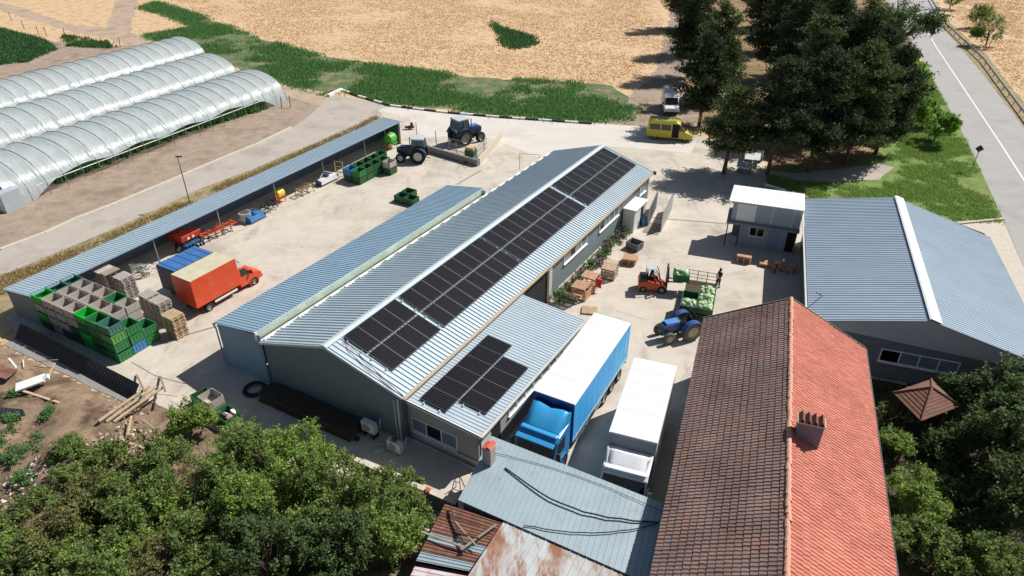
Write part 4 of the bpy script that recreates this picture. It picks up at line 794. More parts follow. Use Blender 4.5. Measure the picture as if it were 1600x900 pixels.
# ------------------------------------------------------------------ cab-over lorries
def lorry(label, rear, az, L, ht, cols, wd=2.55, axles=(1.4, 2.7), under='dark_steel', trim=None):
    side, roof, cab, lid, front = cols
    t = thing('lorry', label, 'lorry', rear, az); h = wd / 2
    body = MB(); body.b2((-h, 0, 1.15), (h, L, ht)); bo = body.build('cargo_box', side, t, bevel=.02)
    MB().b2((-h + .015, .015, ht), (h - .015, L - .015, ht + .025)).build('roof_sheet', roof, bo)
    MB().b2((-h + .02, L, 1.2), (h - .02, L + .03, ht - .02)).build('front_panel', front, bo)
    if trim: MB().b2((-h - .01, -.03, ht - .12), (h + .01, .0, ht + .03)).build('rear_trim', trim, bo)
    for s in (-1, 1):
        MB().b2((s * h - .02, 0, 1.10), (s * h + .02, L, 1.28)).build('side_rail', 'alu' if trim else roof, bo)
        MB().b2((s * h - .015, .02, ht - .06), (s * h + .02, L, ht + .02)).build('edge_trim', roof, bo)
        MB().b2((s * h - .004, L * .33 - .015, 1.3), (s * h + .006, L * .33 + .015, ht - .1)).build('panel_seam', 'truck_under', bo)
        if trim:
            n = 10
            for i in range(1, n): MB().b2((s * h - .004, L * i / n - .03, 1.3), (s * h + .008, L * i / n + .03, ht - .1)).build('curtain_strap', side, bo)
            MB().b2((s * h - .004, .55, 1.9), (s * h + .01, .62, ht - .3)).build('rear_post', roof, bo)
    for i in range(1, int(L / 1.2)): MB().b2((-h + .03, i * 1.2 - .012, ht + .02), (h - .03, i * 1.2 + .012, ht + .032)).build('roof_seam', 'tarp_grey', bo)
    MB().b2((-.45, .3, .75), (.45, L + 1.6, 1.1)).build('chassis', under, t)
    for s in (-1, 1):
        mb = MB(); mb.b2((s * (h - .12), 3.4, .55), (s * (h - .06), L - 2.2, .65)); mb.b2((s * (h - .12), 3.4, .85), (s * (h - .06), L - 2.2, .95)); mb.build('side_guard', 'alu', t)
        for y in axles: wheel(t, (s * (h - .2), y, .5), .5, .34)
        wheel(t, (s * (h - .2), L + 1.15, .5), .5, .32)
        MB().b2((s * (h - .45), L - 2.0, .5), (s * (h - .05), L - .9, 1.0)).build('fuel_tank', 'alu', t)
    MB().b2((-h + .1, -.12, .55), (h - .1, -.05, .68)).build('rear_bumper', under, t)
    # cab
    y0 = L + (.22 if trim else .04); cw = 1.2
    prof = [(y0, .55), (y0 + 2.05, .45), (y0 + 2.2, .6), (y0 + 2.2, 1.5), (y0 + 1.78, 2.72), (y0 + 1.5, 2.9), (y0, 2.95)]
    mb = MB(); mb.prism(prof, -cw, cw, 'X'); c = mb.build('cab', cab, t, bevel=.06)
    mb = MB(); mb.add([(-cw + .06, y0 + 2.225, 1.5), (cw - .06, y0 + 2.225, 1.5), (cw - .12, y0 + 1.825, 2.66), (-cw + .12, y0 + 1.825, 2.66)], [(0, 1, 2, 3)]); mb.build('windscreen', 'glass_dark', c)
    for s in (-1, 1):
        mb = MB(); mb.add([(s * (cw + .008), y0 + .75, 1.65), (s * (cw + .008), y0 + 1.95, 1.65), (s * (cw + .008), y0 + 1.75, 2.55), (s * (cw + .008), y0 + .75, 2.55)], [(0, 1, 2, 3)]); mb.build('side_window', 'glass_dark', c)
        mb = MB(); mb.box((s * (cw + .22), y0 + 2.1, 2.05), (.22, .12, .65)); mb.bar((s * cw, y0 + 2.0, 2.4), (s * (cw + .2), y0 + 2.1, 2.35), .04); mb.build('mirror', 'lift_dark' if trim else cab, c, bevel=.02)
        MB().box((s * .9, y0 + 2.2, .8), (.4, .06, .22)).build('headlight', 'white_plastic', c)
        mb = MB(); mb.lathe([(.58, -.17), (.64, -.17), (.64, .17), (.58, .17)], c=(s * (cw - .12), y0 + .93, .52), axis='X', n=20); mb.build('wheel_arch', cab, c)
    MB().b2((-.95, y0 + 2.19, .62), (.95, y0 + 2.235, 1.4)).build('grille', front if trim else 'lift_dark', c)
    if trim: MB().box((0, y0 + 2.12, 2.74), (2.3, .3, .1), rx=-.35).build('sun_visor', lid, c, bevel=.03)
    for x in (-.35, .35): MB().b2((x - .015, y0 + 2.24, 1.48), (x + .015, y0 + 2.26, 2.1)).build('wiper', 'black', c)
    # roof air deflector: hollow scoop rising to the box
    mb = MB(); n = 8; vv = []; 
    for i in range(n + 1):
        f = i / n; y = (y0 + 1.55 - 1.5 * f) if trim else (y0 + 1.5 - .85 * f); z = 2.9 + (ht - (.25 if trim else .42) - 2.9) * ((1 - (1 - f) ** 1.6) if trim else f ** .8); hw = 1.0 + .16 * f
        for j in range(7):
            x = -1 + j / 3; vv.append((x * hw, y - .10 * (abs(x) ** 3) - (.0 if f else 0), z - .14 * abs(x) ** 4 * f - .22 * (1 - abs(x)) * f * (1 if trim else .1)))
    mb.add(vv, [(i * 7 + j, i * 7 + j + 1, (i + 1) * 7 + j + 1, (i + 1) * 7 + j) for i in range(n) for j in range(6)])
    o = mb.build('air_deflector', lid, c, smooth=True); so = o.modifiers.new('t', 'SOLIDIFY'); so.thickness = .04
    for s in (-1, 1):
        mb = MB(); mb.add([(s * 1.0, y0 + 1.40, 2.92), (s * 1.16, y0 + .05, 2.92), (s * 1.16, y0 + (-.02 if trim else .6), ht - .46), (s * 1.05, y0 + .7, 3.3)], [(0, 1, 2, 3)]); o = mb.build('deflector_cheek', lid, c); so = o.modifiers.new('t', 'SOLIDIFY'); so.thickness = .04
    MB().b2((-1.1, y0 + 1.4, 2.86), (1.1, y0 + 1.7, 3.0)).build('roof_step', lid, c, bevel=.05)
    return t
def mid(a, b): return ((a[0] + b[0]) / 2, (a[1] + b[1]) / 2, 0)
lorry('blue curtain-sided lorry with white roof parked beside the front wing', mid((5.56, 37.88, 4.00), (7.77, 36.61, 4.00)), 208.4, 9.05, 3.98, ('curtain_blue', 'tarp_white', 'lorry_blue', 'lorry_blue_light', 'lorry_navy'), axles=(1.3, 2.6, 3.9), trim='teal_trim')
lorry('plain white box lorry parked between the blue lorry and the tiled house', mid((7.55, 33.30, 3.80), (9.88, 32.30, 3.80)), 199.9, 6.85, 3.78, ('truck_white', 'truck_white', 'truck_white', 'truck_white', 'truck_under'), axles=(1.5,))

# ------------------------------------------------------------------ vans
def box_van(label, rear, az, L, ht, cols, group=None):
    side, roof, cab, rearc = cols
    t = thing('box_van', label, 'van', rear, az, group); h = 1.12
    b = MB().b2((-h, 0, .85), (h, L, ht)).build('cargo_box', side, t, bevel=.02)
    MB().b2((-h + .03, .03, ht), (h - .03, L - .03, ht + .02)).build('roof_sheet', roof, b)
    MB().b2((-h + .03, -.02, .9), (h - .03, .0, ht - .05)).build('rear_door', rearc, b)
    for i in range(5 if roof == 'van_blue' else 0): MB().b2((-h + .02, L * (i + .5) / 5 - .03, ht + .02), (h - .02, L * (i + .5) / 5 + .03, ht + .05)).build('roof_rib', roof, b)
    MB().b2((-.4, .1, .5), (.4, L + .6, .85)).build('chassis', 'dark_steel', t)
    for s in (-1, 1):
        MB().b2((s * (h - .1), 1.6, .5), (s * (h - .04), L - .4, .66)).build('side_guard', 'white_plastic', t)
        wheel(t, (s * .92, 1.05, .36), .36, .26, rim='rim_grey'); wheel(t, (s * .88, L + 1.35, .36), .36, .24)
    y0 = L + .02
    prof = [(y0, .42), (y0 + 2.15, .38), (y0 + 2.25, .6), (y0 + 2.2, .95), (y0 + 1.45, 1.28), (y0 + .75, 2.05), (y0 + .3, 2.2), (y0, 2.2)]
    c = MB().prism(prof, -.98, .98, 'X').build('cab', cab, t, bevel=.07)
    mb = MB(); mb.add([(-.86, y0 + 1.44, 1.33), (.86, y0 + 1.44, 1.33), (.78, y0 + .82, 2.02), (-.78, y0 + .82, 2.02)], [(0, 1, 2, 3)]); mb.build('windscreen', 'glass_dark', c)
    for s in (-1, 1):
        mb = MB(); mb.add([(s * .988, y0 + .2, 1.32), (s * .988, y0 + 1.15, 1.32), (s * .988, y0 + .62, 1.98), (s * .988, y0 + .2, 1.98)], [(0, 1, 2, 3)]); mb.build('side_window', 'glass_dark', c)
        MB().box((s * 1.14, y0 + 1.1, 1.45), (.2, .1, .3)).build('mirror', 'black', c); MB().box((s * .75, y0 + 2.22, .82), (.3, .05, .18)).build('headlight', 'white_plastic', c)
        mb = MB(); mb.lathe([(.40, -.12), (.46, -.12), (.46, .12), (.40, .12)], c=(s * .9, y0 + 1.33, .4), axis='X', n=18); mb.build('wheel_arch', cab, c)
    MB().b2((-.9, y0 + 2.2, .4), (.9, y0 + 2.29, .62)).build('bumper', 'black', c)
    mb = MB(); mb.add([(-.95, y0 + .75, 2.1), (.95, y0 + .75, 2.1), (1.05, y0 - .0, ht - .25), (-1.05, y0, ht - .25), (-.95, y0, 2.15), (.95, y0, 2.15)], [(0, 1, 2, 3), (0, 3, 4), (1, 5, 2)]); mb.build('wind_deflector', 'truck_white', c)
    return t
box_van('orange box van with pale roof parked by the pallet stacks', (-24.75, 43.55, 0), 30.5, 4.15, 3.2, ('van_orange', 'van_cream_roof', 'van_orange', 'van_orange'))
box_van('blue box van mostly hidden behind the orange one', (-26.75, 45.45, 0), 30.0, 3.6, 2.95, ('van_navy', 'van_blue', 'van_navy', 'van_navy'))

def panel_van(label, loc, az, L, wd, ht, body, roof, open_door=False):
    """loc = centre on the ground, nose towards +Y"""
    t = thing('panel_van', label, 'van', loc, az); h = wd / 2; a = -L / 2
    prof = [(a + .05, .4), (L / 2 - .1, .36), (L / 2, .62), (L / 2 - .08, 1.0), (L / 2 - .85, 1.28), (L / 2 - 1.6, ht - .28), (L / 2 - 2.0, ht - .06), (a + .5, ht), (a + .12, ht - .12), (a, 1.2)]
    b = MB().prism(prof, -h, h, 'X').build('body', body, t, bevel=.1)
    MB().b2((-h + .15, a + .25, ht - .03), (h - .15, L / 2 - 2.05, ht + .03)).build('roof_panel', roof, b, bevel=.02)
    mb = MB(); mb.add([(-h + .12, L / 2 - .84, 1.33), (h - .12, L / 2 - .84, 1.33), (h - .2, L / 2 - 1.55, ht - .34), (-h + .2, L / 2 - 1.55, ht - .34)], [(0, 1, 2, 3)])
    for k in range(4): mb.v[k] = (mb.v[k][0], mb.v[k][1] + .03, mb.v[k][2] + .03)
    mb.build('windscreen', 'glass_dark', b)
    z0, z1 = 1.35, ht - .42
    for s in (-1, 1):
        mb = MB(); mb.add([(s * (h + .006), L / 2 - 1.0, z0 + .05), (s * (h + .006), L / 2 - 1.45, z1), (s * (h + .006), L / 2 - 2.0, z1), (s * (h + .006), L / 2 - 2.0, z0)], [(0, 1, 2, 3)]); mb.build('side_window', 'glass_dark', b)
        for y1, y2 in ((a + .35, a + 1.6), (a + 1.75, a + 2.95)): MB().b2((s * h - .004, y1, z0), (s * (h + .008), y2, z1)).build('side_window', 'glass_dark', b)
        if open_door and s > 0: MB().b2((h - .004, a + 3.1, .5), (h + .012, a + 3.95, ht - .32)).build('door_opening', 'dark_interior', b)
        else: MB().b2((s * h - .004, a + 3.05, z0), (s * (h + .008), a + 3.95, z1)).build('side_window', 'glass_dark', b)
        wheel(t, (s * (h - .13), a + 1.05, .34), .34, .22, rim='rim_grey'); wheel(t, (s * (h - .13), L / 2 - .85, .34), .34, .22, rim='rim_grey')
        MB().box((s * (h + .14), L / 2 - 1.1, 1.45), (.2, .1, .26)).build('mirror', 'black', b); MB().box((s * (h - .28), L / 2 - .02, .85), (.3, .06, .18)).build('headlight', 'white_plastic', b)
    MB().b2((-h + .05, L / 2 - .12, .38), (h - .05, L / 2 + .04, .58)).build('bumper', 'dark_steel', b)
    return t
panel_van('yellow minibus with open side door parked under the pines', (19.75, 82.9, 0), 105, 5.6, 1.95, 2.5, 'van_yellow', 'van_roof_olive', True)
panel_van('white van parked behind the yellow minibus with its windscreen facing the yard', (22.1, 94.6, 0), 186, 5.4, 2.0, 2.4, 'truck_white', 'truck_white')

# ------------------------------------------------------------------ tractors
def tractor(label, loc, az, paint, hood, cab=True, s_=1.0, rim='rim_white', dusty='tyre'):
    t = thing('tractor', label, 'tractor', loc, az); t.scale = (s_, s_, s_)
    MB().b2((-.28, -.4, .55), (.28, 2.0, .95)).build('chassis', 'dark_steel', t)
    mb = MB(); mb.prism([(.75, .9), (2.25, .85), (2.4, 1.1), (2.35, 1.42), (2.1, 1.52), (.75, 1.62)], -.36, .36, 'X'); hd = mb.build('bonnet', paint, t, bevel=.05)
    MB().b2((-.3, .78, 1.6), (.3, 2.05, 1.66)).build('bonnet_top', hood, hd, bevel=.02); MB().b2((-.3, 2.37, .95), (.3, 2.41, 1.4)).build('grille', 'black', hd)
    MB().tube([(.42, 1.1, 1.4), (.42, 1.1, 2.45)], .05, 8).build('exhaust_pipe', 'dark_steel', t)
    for s in (-1, 1):
        wheel(t, (s * .82, 0, .8), .8, .46, dusty, rim, 24); wheel(t, (s * .72, 1.95, .52), .52, .32, dusty, rim, 20)
        mb = MB(); mb.lathe([(.86, -.25), (.92, -.25), (.92, .25), (.86, .25)], c=(s * .82, 0, .82), axis='X', n=20)
        mb.v = [v for v in mb.v]; mb2 = MB(); ids = sorted({i for f in mb.f if all(mb.v[i][2] > 1.05 for i in f) for i in f}); rm_ = {k: j for j, k in enumerate(ids)}; mb2.add([mb.v[i] for i in ids], [tuple(rm_[i] for i in f) for f in mb.f if all(i in rm_ for i in f)]); o = mb2.build('mudguard', paint, t); so = o.modifiers.new('t', 'SOLIDIFY'); so.thickness = .03
        MB().box((s * .45, .75, .6), (.35, .5, .25)).build('step', 'dark_steel', t)
    if cab:
        mb = MB(); mb.prism([(-.55, 1.25), (.75, 1.1), (.8, 1.5), (.6, 2.5), (-.5, 2.5), (-.7, 1.7)], -.62, .62, 'X'); c = mb.build('cab', 'tractor_glass', t)
        MB().b2((-.72, -.62, 2.5), (.72, .72, 2.64)).build('cab_roof', 'tractor_roof', c, bevel=.04)
        for x in (-.64, .64):
            for (p, q) in (((.78, 1.3), (.62, 2.5)), ((-.68, 1.7), (-.5, 2.5)), ((.05, 1.2), (.05, 2.5))): MB().bar((x, p[0], p[1]), (x, q[0], q[1]), .06).build('cab_pillar', paint, c)
    else:
        mb = MB(); mb.b2((-.25, -.25, 1.1), (.25, .2, 1.25)); mb.b2((-.25, -.32, 1.25), (.25, -.24, 1.6)); mb.build('seat', 'black', t, bevel=.03)
        MB().tube([(-.5, -.45, .9), (-.5, -.45, 2.0), (.5, -.45, 2.0), (.5, -.45, .9)], .04, 8).build('roll_bar', 'black', t)
        mb = MB(); mb.tube([(0, .75, 1.3), (0, .5, 1.62)], .025, 6); mb.lathe([(.17, .0), (.2, .02), (.17, .04)], c=(0, .48, 1.62), axis='Y', n=14); mb.build('steering_wheel', 'black', t)
        MB().b2((-.4, .72, 1.0), (.4, .85, 1.68)).build('dashboard', 'lift_dark', t)
    for s in (-1, 1): MB().bar((s * .3, -.5, .6), (s * .4, -1.2, .5), .06).build('link_arm', 'dark_steel', t)
    return t
tractor('small blue open tractor with roll bar beside the tiled house', (12.75, 40.9, 0), 250, 'tractor_blue', 'tractor_light', False, .92, 'rim_cream', 'tyre_dusty')
tractor('navy tractor with pale cab roof parked at the end of the machinery shed', (-10.7, 75.4, 0), 275, 'tractor_navy', 'tractor_navy', True, 1.08, 'rim_white')
tractor('large navy tractor with glazed cab parked beyond the pump enclosure', (-6.4, 81.0, 0), 52, 'tractor_navy', 'tractor_light', True, 1.25, 'rim_grey')

# ------------------------------------------------------------------ forklift
fl = thing('forklift', 'orange and black forklift lifting a green crate of cabbages', 'forklift', (11.55, 47.1, 0), 98)
mb = MB(); mb.prism([(-1.3, .25), (.75, .25), (.75, .7), (.35, .75), (.1, .95), (-.55, 1.0), (-.75, 1.25), (-1.2, 1.2), (-1.35, .9)], -.55, .55, 'X'); mb.build('body', 'lift_orange', fl, bevel=.06)
MB().prism([(-1.32, .9), (-1.2, 1.26), (-.7, 1.3), (-.62, 1.02), (-1.25, .85)], -.57, .57, 'X').build('counterweight_top', 'lift_dark', fl, bevel=.04)
mb = MB(); mb.b2((-.25, -.6, 1.0), (.25, -.1, 1.15)); mb.b2((-.25, -.68, 1.15), (.25, -.58, 1.6)); mb.build('seat', 'black', fl, bevel=.03)
for s in (-1, 1):
    MB().tube([(s * .5, .45, .7), (s * .48, .25, 1.6), (s * .46, -.05, 2.12)], .035, 6).build('guard_pillar', 'lift_dark', fl); MB().tube([(s * .5, -.75, 1.2), (s * .46, -.7, 2.12)], .035, 6).build('guard_pillar', 'lift_dark', fl)
    wheel(fl, (s * .5, .55, .33), .33, .25, rim='rim_cream'); wheel(fl, (s * .48, -.9, .27), .27, .2, rim='rim_cream')
    MB().b2((s * .36 - .05, .86, .1), (s * .36 + .05, .98, 2.3)).build('mast_rail', 'lift_dark', fl)
    MB().box((s * .28, 1.6, 1.02), (.12, 1.1, .05)).build('fork', 'dark_steel', fl)
MB().b2((-.5, -.78, 2.1), (.5, .02, 2.16)).build('guard_roof', 'tractor_roof', fl, bevel=.02)
for z in (.5, 1.3, 2.25): MB().b2((-.36, .88, z - .05), (.36, .96, z + .05)).build('mast_crossbar', 'lift_dark', fl)
mb = MB(); mb.b2((-.5, 1.0, 1.0), (.5, 1.06, 1.12)); mb.b2((-.5, 1.0, 1.45), (.5, 1.06, 1.55)); mb.build('carriage', 'dark_steel', fl)
MB().tube([(0, .92, .3), (0, .92, 2.1)], .05, 8).build('lift_ram', 'alu', fl)
mb = MB(); mb.tube([(0, .6, .8), (0, .3, 1.25)], .03, 6); mb.lathe([(.15, 0), (.18, .02), (.15, .04)], c=(0, .28, 1.27), axis='Y', n=14); mb.build('steering_wheel', 'black', fl)

# ------------------------------------------------------------------ crates
def plastic_crate(m, sx=1.2, sy=1.06, sz=.72):
    """open-top harvest crate: four ribbed side panels, floor, skids"""
    ob = []
    for s in (-1, 1):
        for ax in (0, 1):
            mb = MB(); Lh = (sx if ax else sy); off = (sy if ax else sx) / 2 - .02
            def put(c, d):
                mb.box((c[0], c[1], c[2]) if not ax else (c[1], c[0], c[2]), d if not ax else (d[1], d[0], d[2]))
            put((s * off, 0, sz / 2 + .04), (.03, Lh - (.08 if ax else 0), sz - .1)); put((s * (off + .012), 0, sz - .04), (.05, Lh, .07)); put((s * (off + .012), 0, .13), (.05, Lh, .06))
            for q in (-.46, -.23, 0, .23, .46): put((s * (off + .02), q * Lh, sz / 2 + .02), (.035, .05, sz - .2))
            ob.append(('side_panel', mb.mesh('side_panel', m)))
    mb = MB(); mb.b2((-sx / 2 + .03, -sy / 2 + .03, .1), (sx / 2 - .03, sy / 2 - .03, .14))
    for x in (-.42, 0, .42): mb.box((x * sx, 0, .05), (.1, sy - .06, .1))
    ob.append(('floor', mb.mesh('floor', m))); return ob
def wooden_crate(m, sx=1.2, sy=1.06, sz=.72):
    ob = []
    for s in (-1, 1):
        for ax in (0, 1):
            mb = MB(); Lh = (sx if ax else sy); off = (sy if ax else sx) / 2 - .02
            for k in range(3):
                c = (s * off, 0, .14 + (k + .5) * (sz - .14) / 3); d = (.025, Lh - .06, (sz - .14) / 3 - .018)
                mb.box(c if not ax else (c[1], c[0], c[2]), d if not ax else (d[1], d[0], d[2]))
            for q in (-1, 1):
                c = (s * (off - .03), q * (Lh / 2 - .07), sz / 2 + .05); d = (.05, .06, sz - .1)
                mb.box(c if not ax else (c[1], c[0], c[2]), d if not ax else (d[1], d[0], d[2]))
            ob.append(('plank_side', mb.mesh('plank_side', m)))
    mb = MB(); mb.b2((-sx / 2 + .03, -sy / 2 + .03, .1), (sx / 2 - .03, sy / 2 - .03, .14))
    for x in (-.42, 0, .42): mb.box((x * sx, 0, .05), (.1, sy - .06, .1))
    ob.append(('floor', mb.mesh('floor', m))); return ob
CR = {}
def crate(kind, loc, az, label, group):
    if kind not in CR: CR[kind] = (wooden_crate if kind.startswith('wood') else plastic_crate)({'grey': 'wood_grey'}.get(kind, kind))
    parts = wooden_crate if 0 else CR[kind]
    t = thing('crate', label, 'crate', loc, az, group)
    for nm, me in parts: o = bpy.data.objects.new(nm, me); link(o, t)
    return t
CR['wood_grey'] = wooden_crate('wood_grey')
ORD = ['first', 'second', 'third', 'fourth', 'fifth', 'sixth', 'seventh', 'eighth', 'ninth', 'tenth', 'eleventh', 'twelfth', 'thirteenth', 'fourteenth', 'fifteenth', 'sixteenth', 'seventeenth', 'eighteenth']
COLW = {'plastic_bright': 'bright green plastic', 'wood_grey': 'grey wooden', 'plastic_green': 'green plastic', 'plastic_teal': 'dull teal plastic', 'plastic_dark_green': 'dark green plastic', 'plastic_lime': 'light green plastic', 'plastic_blue': 'blue plastic', 'plastic_grey': 'dark grey plastic'}
# big block of crates at the near end of the machinery shed
O_, e1, e2 = Vector((-35.0, 41.75, 0)), Vector((.873, -.487, 0)), Vector((.487, .873, 0))
top = [['plastic_bright', 'wood_grey', 'wood_grey', 'wood_grey', 'plastic_bright', 'plastic_green', 'plastic_teal'],
       ['plastic_teal', 'wood_grey', 'wood_grey', 'wood_grey', 'wood_grey', 'wood_grey', 'plastic_green'],
       ['plastic_teal', 'wood_grey', 'wood_grey', 'wood_grey', 'plastic_green', 'wood_grey', 'plastic_green']]
lower = {(0, 6): ['plastic_green', 'plastic_green', 'plastic_lime', 'plastic_teal'], (1, 6): ['plastic_blue', 'plastic_green', 'plastic_green'], (2, 6): ['plastic_green', 'plastic_green'], (2, 5): ['wood_grey'] * 4, (1, 5): ['wood_grey'] * 4}
rw = ['sheet-fence row', 'middle row', 'orange-van row']
for r in range(3):
    for c in range(7):
        hN = 4 if (r, c) not in ((1, 6), (2, 6)) else (3 if r == 1 else 2)
        for z in range(hN):
            if (r, c) in lower: k = lower[(r, c)][z]
            elif z == hN - 1: k = top[r][c]
            else: k = top[r][c] if random.random() < .6 else random.choice(['wood_grey', 'plastic_dark_green'])
            if not (z == hN - 1 or c == 6 or (c == 5 and r) or r == 0): k = 'wood_grey'
            p = O_ + e1 * ((c + .5) * 1.29) + e2 * ((r + .5) * 1.12) + Vector((random.uniform(-.03, .03), random.uniform(-.03, .03), z * .735 + .03))
            crate(k, p, 29.2 + random.uniform(-1.2, 1.2), '%s crate, %s from shed, %s, %s in the big stack' % (COLW[k], ORD[c], rw[r], 'top' if z == hN - 1 else ORD[z] + ' layer up'), 'harvest crates stacked at the shed end')
# double-stacked crates in front of the far shed bays
V1 = uv(29)[1]; U1 = uv(29)[0]; base = Vector((-16.3, 68.2, 0))
for r in range(2):
    for c in range(5 if r else 4):
        for z in range(2):
            k = 'plastic_dark_green' if not (r == 1 and c == 0) else ('plastic_blue' if z else 'plastic_dark_green')
            if r == 0 and c == 0: k = 'plastic_green' if z else 'plastic_dark_green'
            p = base + V1 * ((c + .5) * 1.27) - U1 * ((r + .45) * 1.2) + Vector((0, 0, .03 + z * .735))
            crate(k, p, 29 + 90, '%s crate, %s of far block, %s from near end, %s' % (COLW[k], ('yard-side row', 'shed-side row')[r], ORD[c], 'top' if z else 'bottom'), 'green crates by the far end of the shed')
for z in range(2):
    k = 'wood_grey' if z else 'plastic_dark_green'
    crate(k, Vector((-13.6, 71.6, .03 + z * .735)), 119, '%s crate at the %s of the small stack right of far block' % (COLW[k], 'top' if z else 'bottom'), 'green crates by the far end of the shed')
for z in range(2):
    crate('plastic_dark_green', Vector((-14.45, 72.4, .03 + z * .735)), 119, 'dark green crate at the %s of the stack left of the grey one' % ('top' if z else 'bottom'), 'green crates by the far end of the shed')
for (a, b, nm) in ((0, 0, 'nearest the warehouse'), (-1, 0, 'at the shed side'), (0, 1, 'at the far side')):
    crate('plastic_dark_green', Vector((-10.3, 63.6, .03)) + U1 * (a * 1.2 + .1) + V1 * (b * 1.25 if b else 0) + (V1 * .0 if b == 0 else -U1 * 1.2), 29, 'dark green crate %s in the group of three alone on the yard' % nm, 'three green crates alone on the yard')
crate('plastic_grey', Vector((11.0, 54.0, .03)), 40, 'dark grey plastic crate by the flower bed near the white porch', 'loose crates')
crate('wood_grey', Vector((-18.7, 32.35, .77)), 35, 'grey wooden crate on top of a green one behind the fruit trees', 'loose crates')
crate('plastic_green', Vector((-18.7, 32.35, .03)), 35, 'green crate under the grey wooden one behind the fruit trees', 'loose crates')
crate('plastic_dark_green', Vector((-19.7, 33.25, .03)), 42, 'green crate half behind the grey wooden one', 'loose crates')
crate('plastic_dark_green', Vector((-17.6, 31.6, .03)), 35, 'green crate filled with rubbish in front of the grey wooden one', 'loose crates')
for i, (dx, dy, m) in enumerate([(-.2, .1, 'white_plastic'), (.15, -.1, 'cloth_pink'), (.3, .2, 'white_plastic'), (-.1, -.25, 'cloth_grey')]):
    mb = MB(); mb.lathe([(.001, 0), (.2, .02), (.26, .12), (.16, .22), (.001, .25)], n=9); o = mb.build('rubbish_bag', m, None, True); o.location = (-17.6 + dx, 31.6 + dy, .35 + .1 * i); o.rotation_euler = (.4 * i, .3, i)
    tag(o, ['white rubbish bag at the back of the green crate', 'pinkish rubbish bag in the middle of the green crate', 'white rubbish bag at the right of the green crate', 'grey rubbish bag at the front of the green crate'][i], 'bag', 'rubbish in the green crate')

# ------------------------------------------------------------------ trailer with cabbage crates
tr = thing('farm_trailer', 'flat farm trailer with railed far end loaded with cabbage crates', 'trailer', tuple(hu * -1.25 + hv * 44.0), 18.5)
MB().b2((-1.15, 0, .78), (1.15, 5.3, .9)).build('deck', 'wood_dark', tr)
MB().b2((-1.15, -.03, .55), (1.15, .04, 1.1)).build('tailboard', 'dark_steel', tr)
for s in (-1, 1): wheel(tr, (s * .85, 2.7, .38), .38, .26, rim='rim_cream'); wheel(tr, (s * .85, 1.7, .38), .38, .26, rim='rim_cream')
MB().b2((-.4, -.0, .5), (.4, 5.2, .78)).build('chassis', 'dark_steel', tr); MB().bar((0, 0, .6), (-.2, -1.6, .55), .1).build('drawbar', 'dark_steel', tr)
for x in (-1.1, -.37, .37, 1.1): MB().tube([(x, 5.25, .9), (x, 5.25, 1.85)], .03, 6).build('rail_post', 'dark_steel', tr)
for z in (1.2, 1.5, 1.82): MB().tube([(-1.1, 5.25, z), (1.1, 5.25, z)], .022, 6).build('rail', 'dark_steel', tr)
MB().b2((1.12, 0, .9), (1.15, 5.2, 1.02)).build('side_board', 'dark_steel', tr)
cab_me = []
for v in range(4):
    random.seed(40 + v); mb = MB(); n = 7
    for k in range(n):
        a0 = random.uniform(0, 6.28); tilt = random.uniform(.2, 1.2); vv = []
        rr = .125 if k else .115
        for i in range(5):
            for j in range(5):
                th_ = -1.0 + 2.0 * i / 4; ph_ = -.9 + 1.8 * j / 4; q = Vector((math.sin(th_) * math.cos(ph_), math.sin(ph_), math.cos(th_) * math.cos(ph_))) * rr * (1 + .06 * (k % 3))
                edge = max(abs(th_) / 1.0, abs(ph_) / .9); q *= 1 + .22 * max(0, edge - .6) * (1 + random.random())
                q.rotate(Matrix.Rotation(tilt, 3, 'X')); q.rotate(Matrix.Rotation(a0, 3, 'Z')); vv.append(q)
        mb.add(vv, [(i * 5 + j, i * 5 + j + 1, (i + 1) * 5 + j + 1, (i + 1) * 5 + j) for i in range(4) for j in range(4)])
    cab_me.append(mb.mesh('cabbage', 'cabbage_leaf', True))
random.seed(99)
def cabbages(p, az, n, where):
    """a heap of cabbages standing proud of the crate"""
    U, V = uv(az); k = 0
    for lay, (nx, ny, z) in enumerate(((6, 5, .62), (5, 5, .74), (3, 3, .86))):
        for i in range(nx):
            for j in range(ny):
                if random.random() < (.3 if lay else .12): continue
                w_ = (.92 if lay < 1 else .85 if lay < 2 else .55)
                q = p + U * ((i + .5) / nx - .5) * 1.1 * w_ + V * ((j + .5) / ny - .5) * .95 * w_ + Vector((random.uniform(-.04, .04), random.uniform(-.04, .04), z + random.uniform(-.03, .05)))
                o = bpy.data.objects.new('cabbage', random.choice(cab_me)); link(o); o.location = q; o.rotation_euler = (random.uniform(-.5, .5), random.uniform(-.5, .5), random.uniform(0, 6)); s = random.uniform(.82, 1.08); o.scale = (s, s, s)
                tag(o, 'pale green cabbage heaped in the %s' % where, 'cabbage', 'cabbages in the ' + where)
T0 = Vector(hu * -1.25 + hv * 44.0); TU, TV = uv(18.5)
for (x, y, full, nm) in ((-.58, .62, 1, 'near left crate on the trailer'), (.58, .62, 1, 'near right crate on the trailer'), (-.58, 1.78, 0, ''), (.58, 1.78, 1, 'second right crate on the trailer'), (.58, 2.94, 1, 'far right crate on the trailer')):
    p = T0 + TU * x + TV * y + Vector((0, 0, .92)); crate('plastic_dark_green', p, 18.5, 'dark green %s' % ((nm + ', full of cabbages') if full else 'empty crate behind the near left cabbage crate on the trailer'), 'crates on the farm trailer')
    if full: cabbages(p, 18.5, 40, nm)
p = Vector((13.55, 46.9, 1.05)); crate('plastic_green', p, 10, 'green crate of cabbages held on the forklift forks', 'crates on the farm trailer'); cabbages(p, 10, 40, 'crate on the forklift forks')

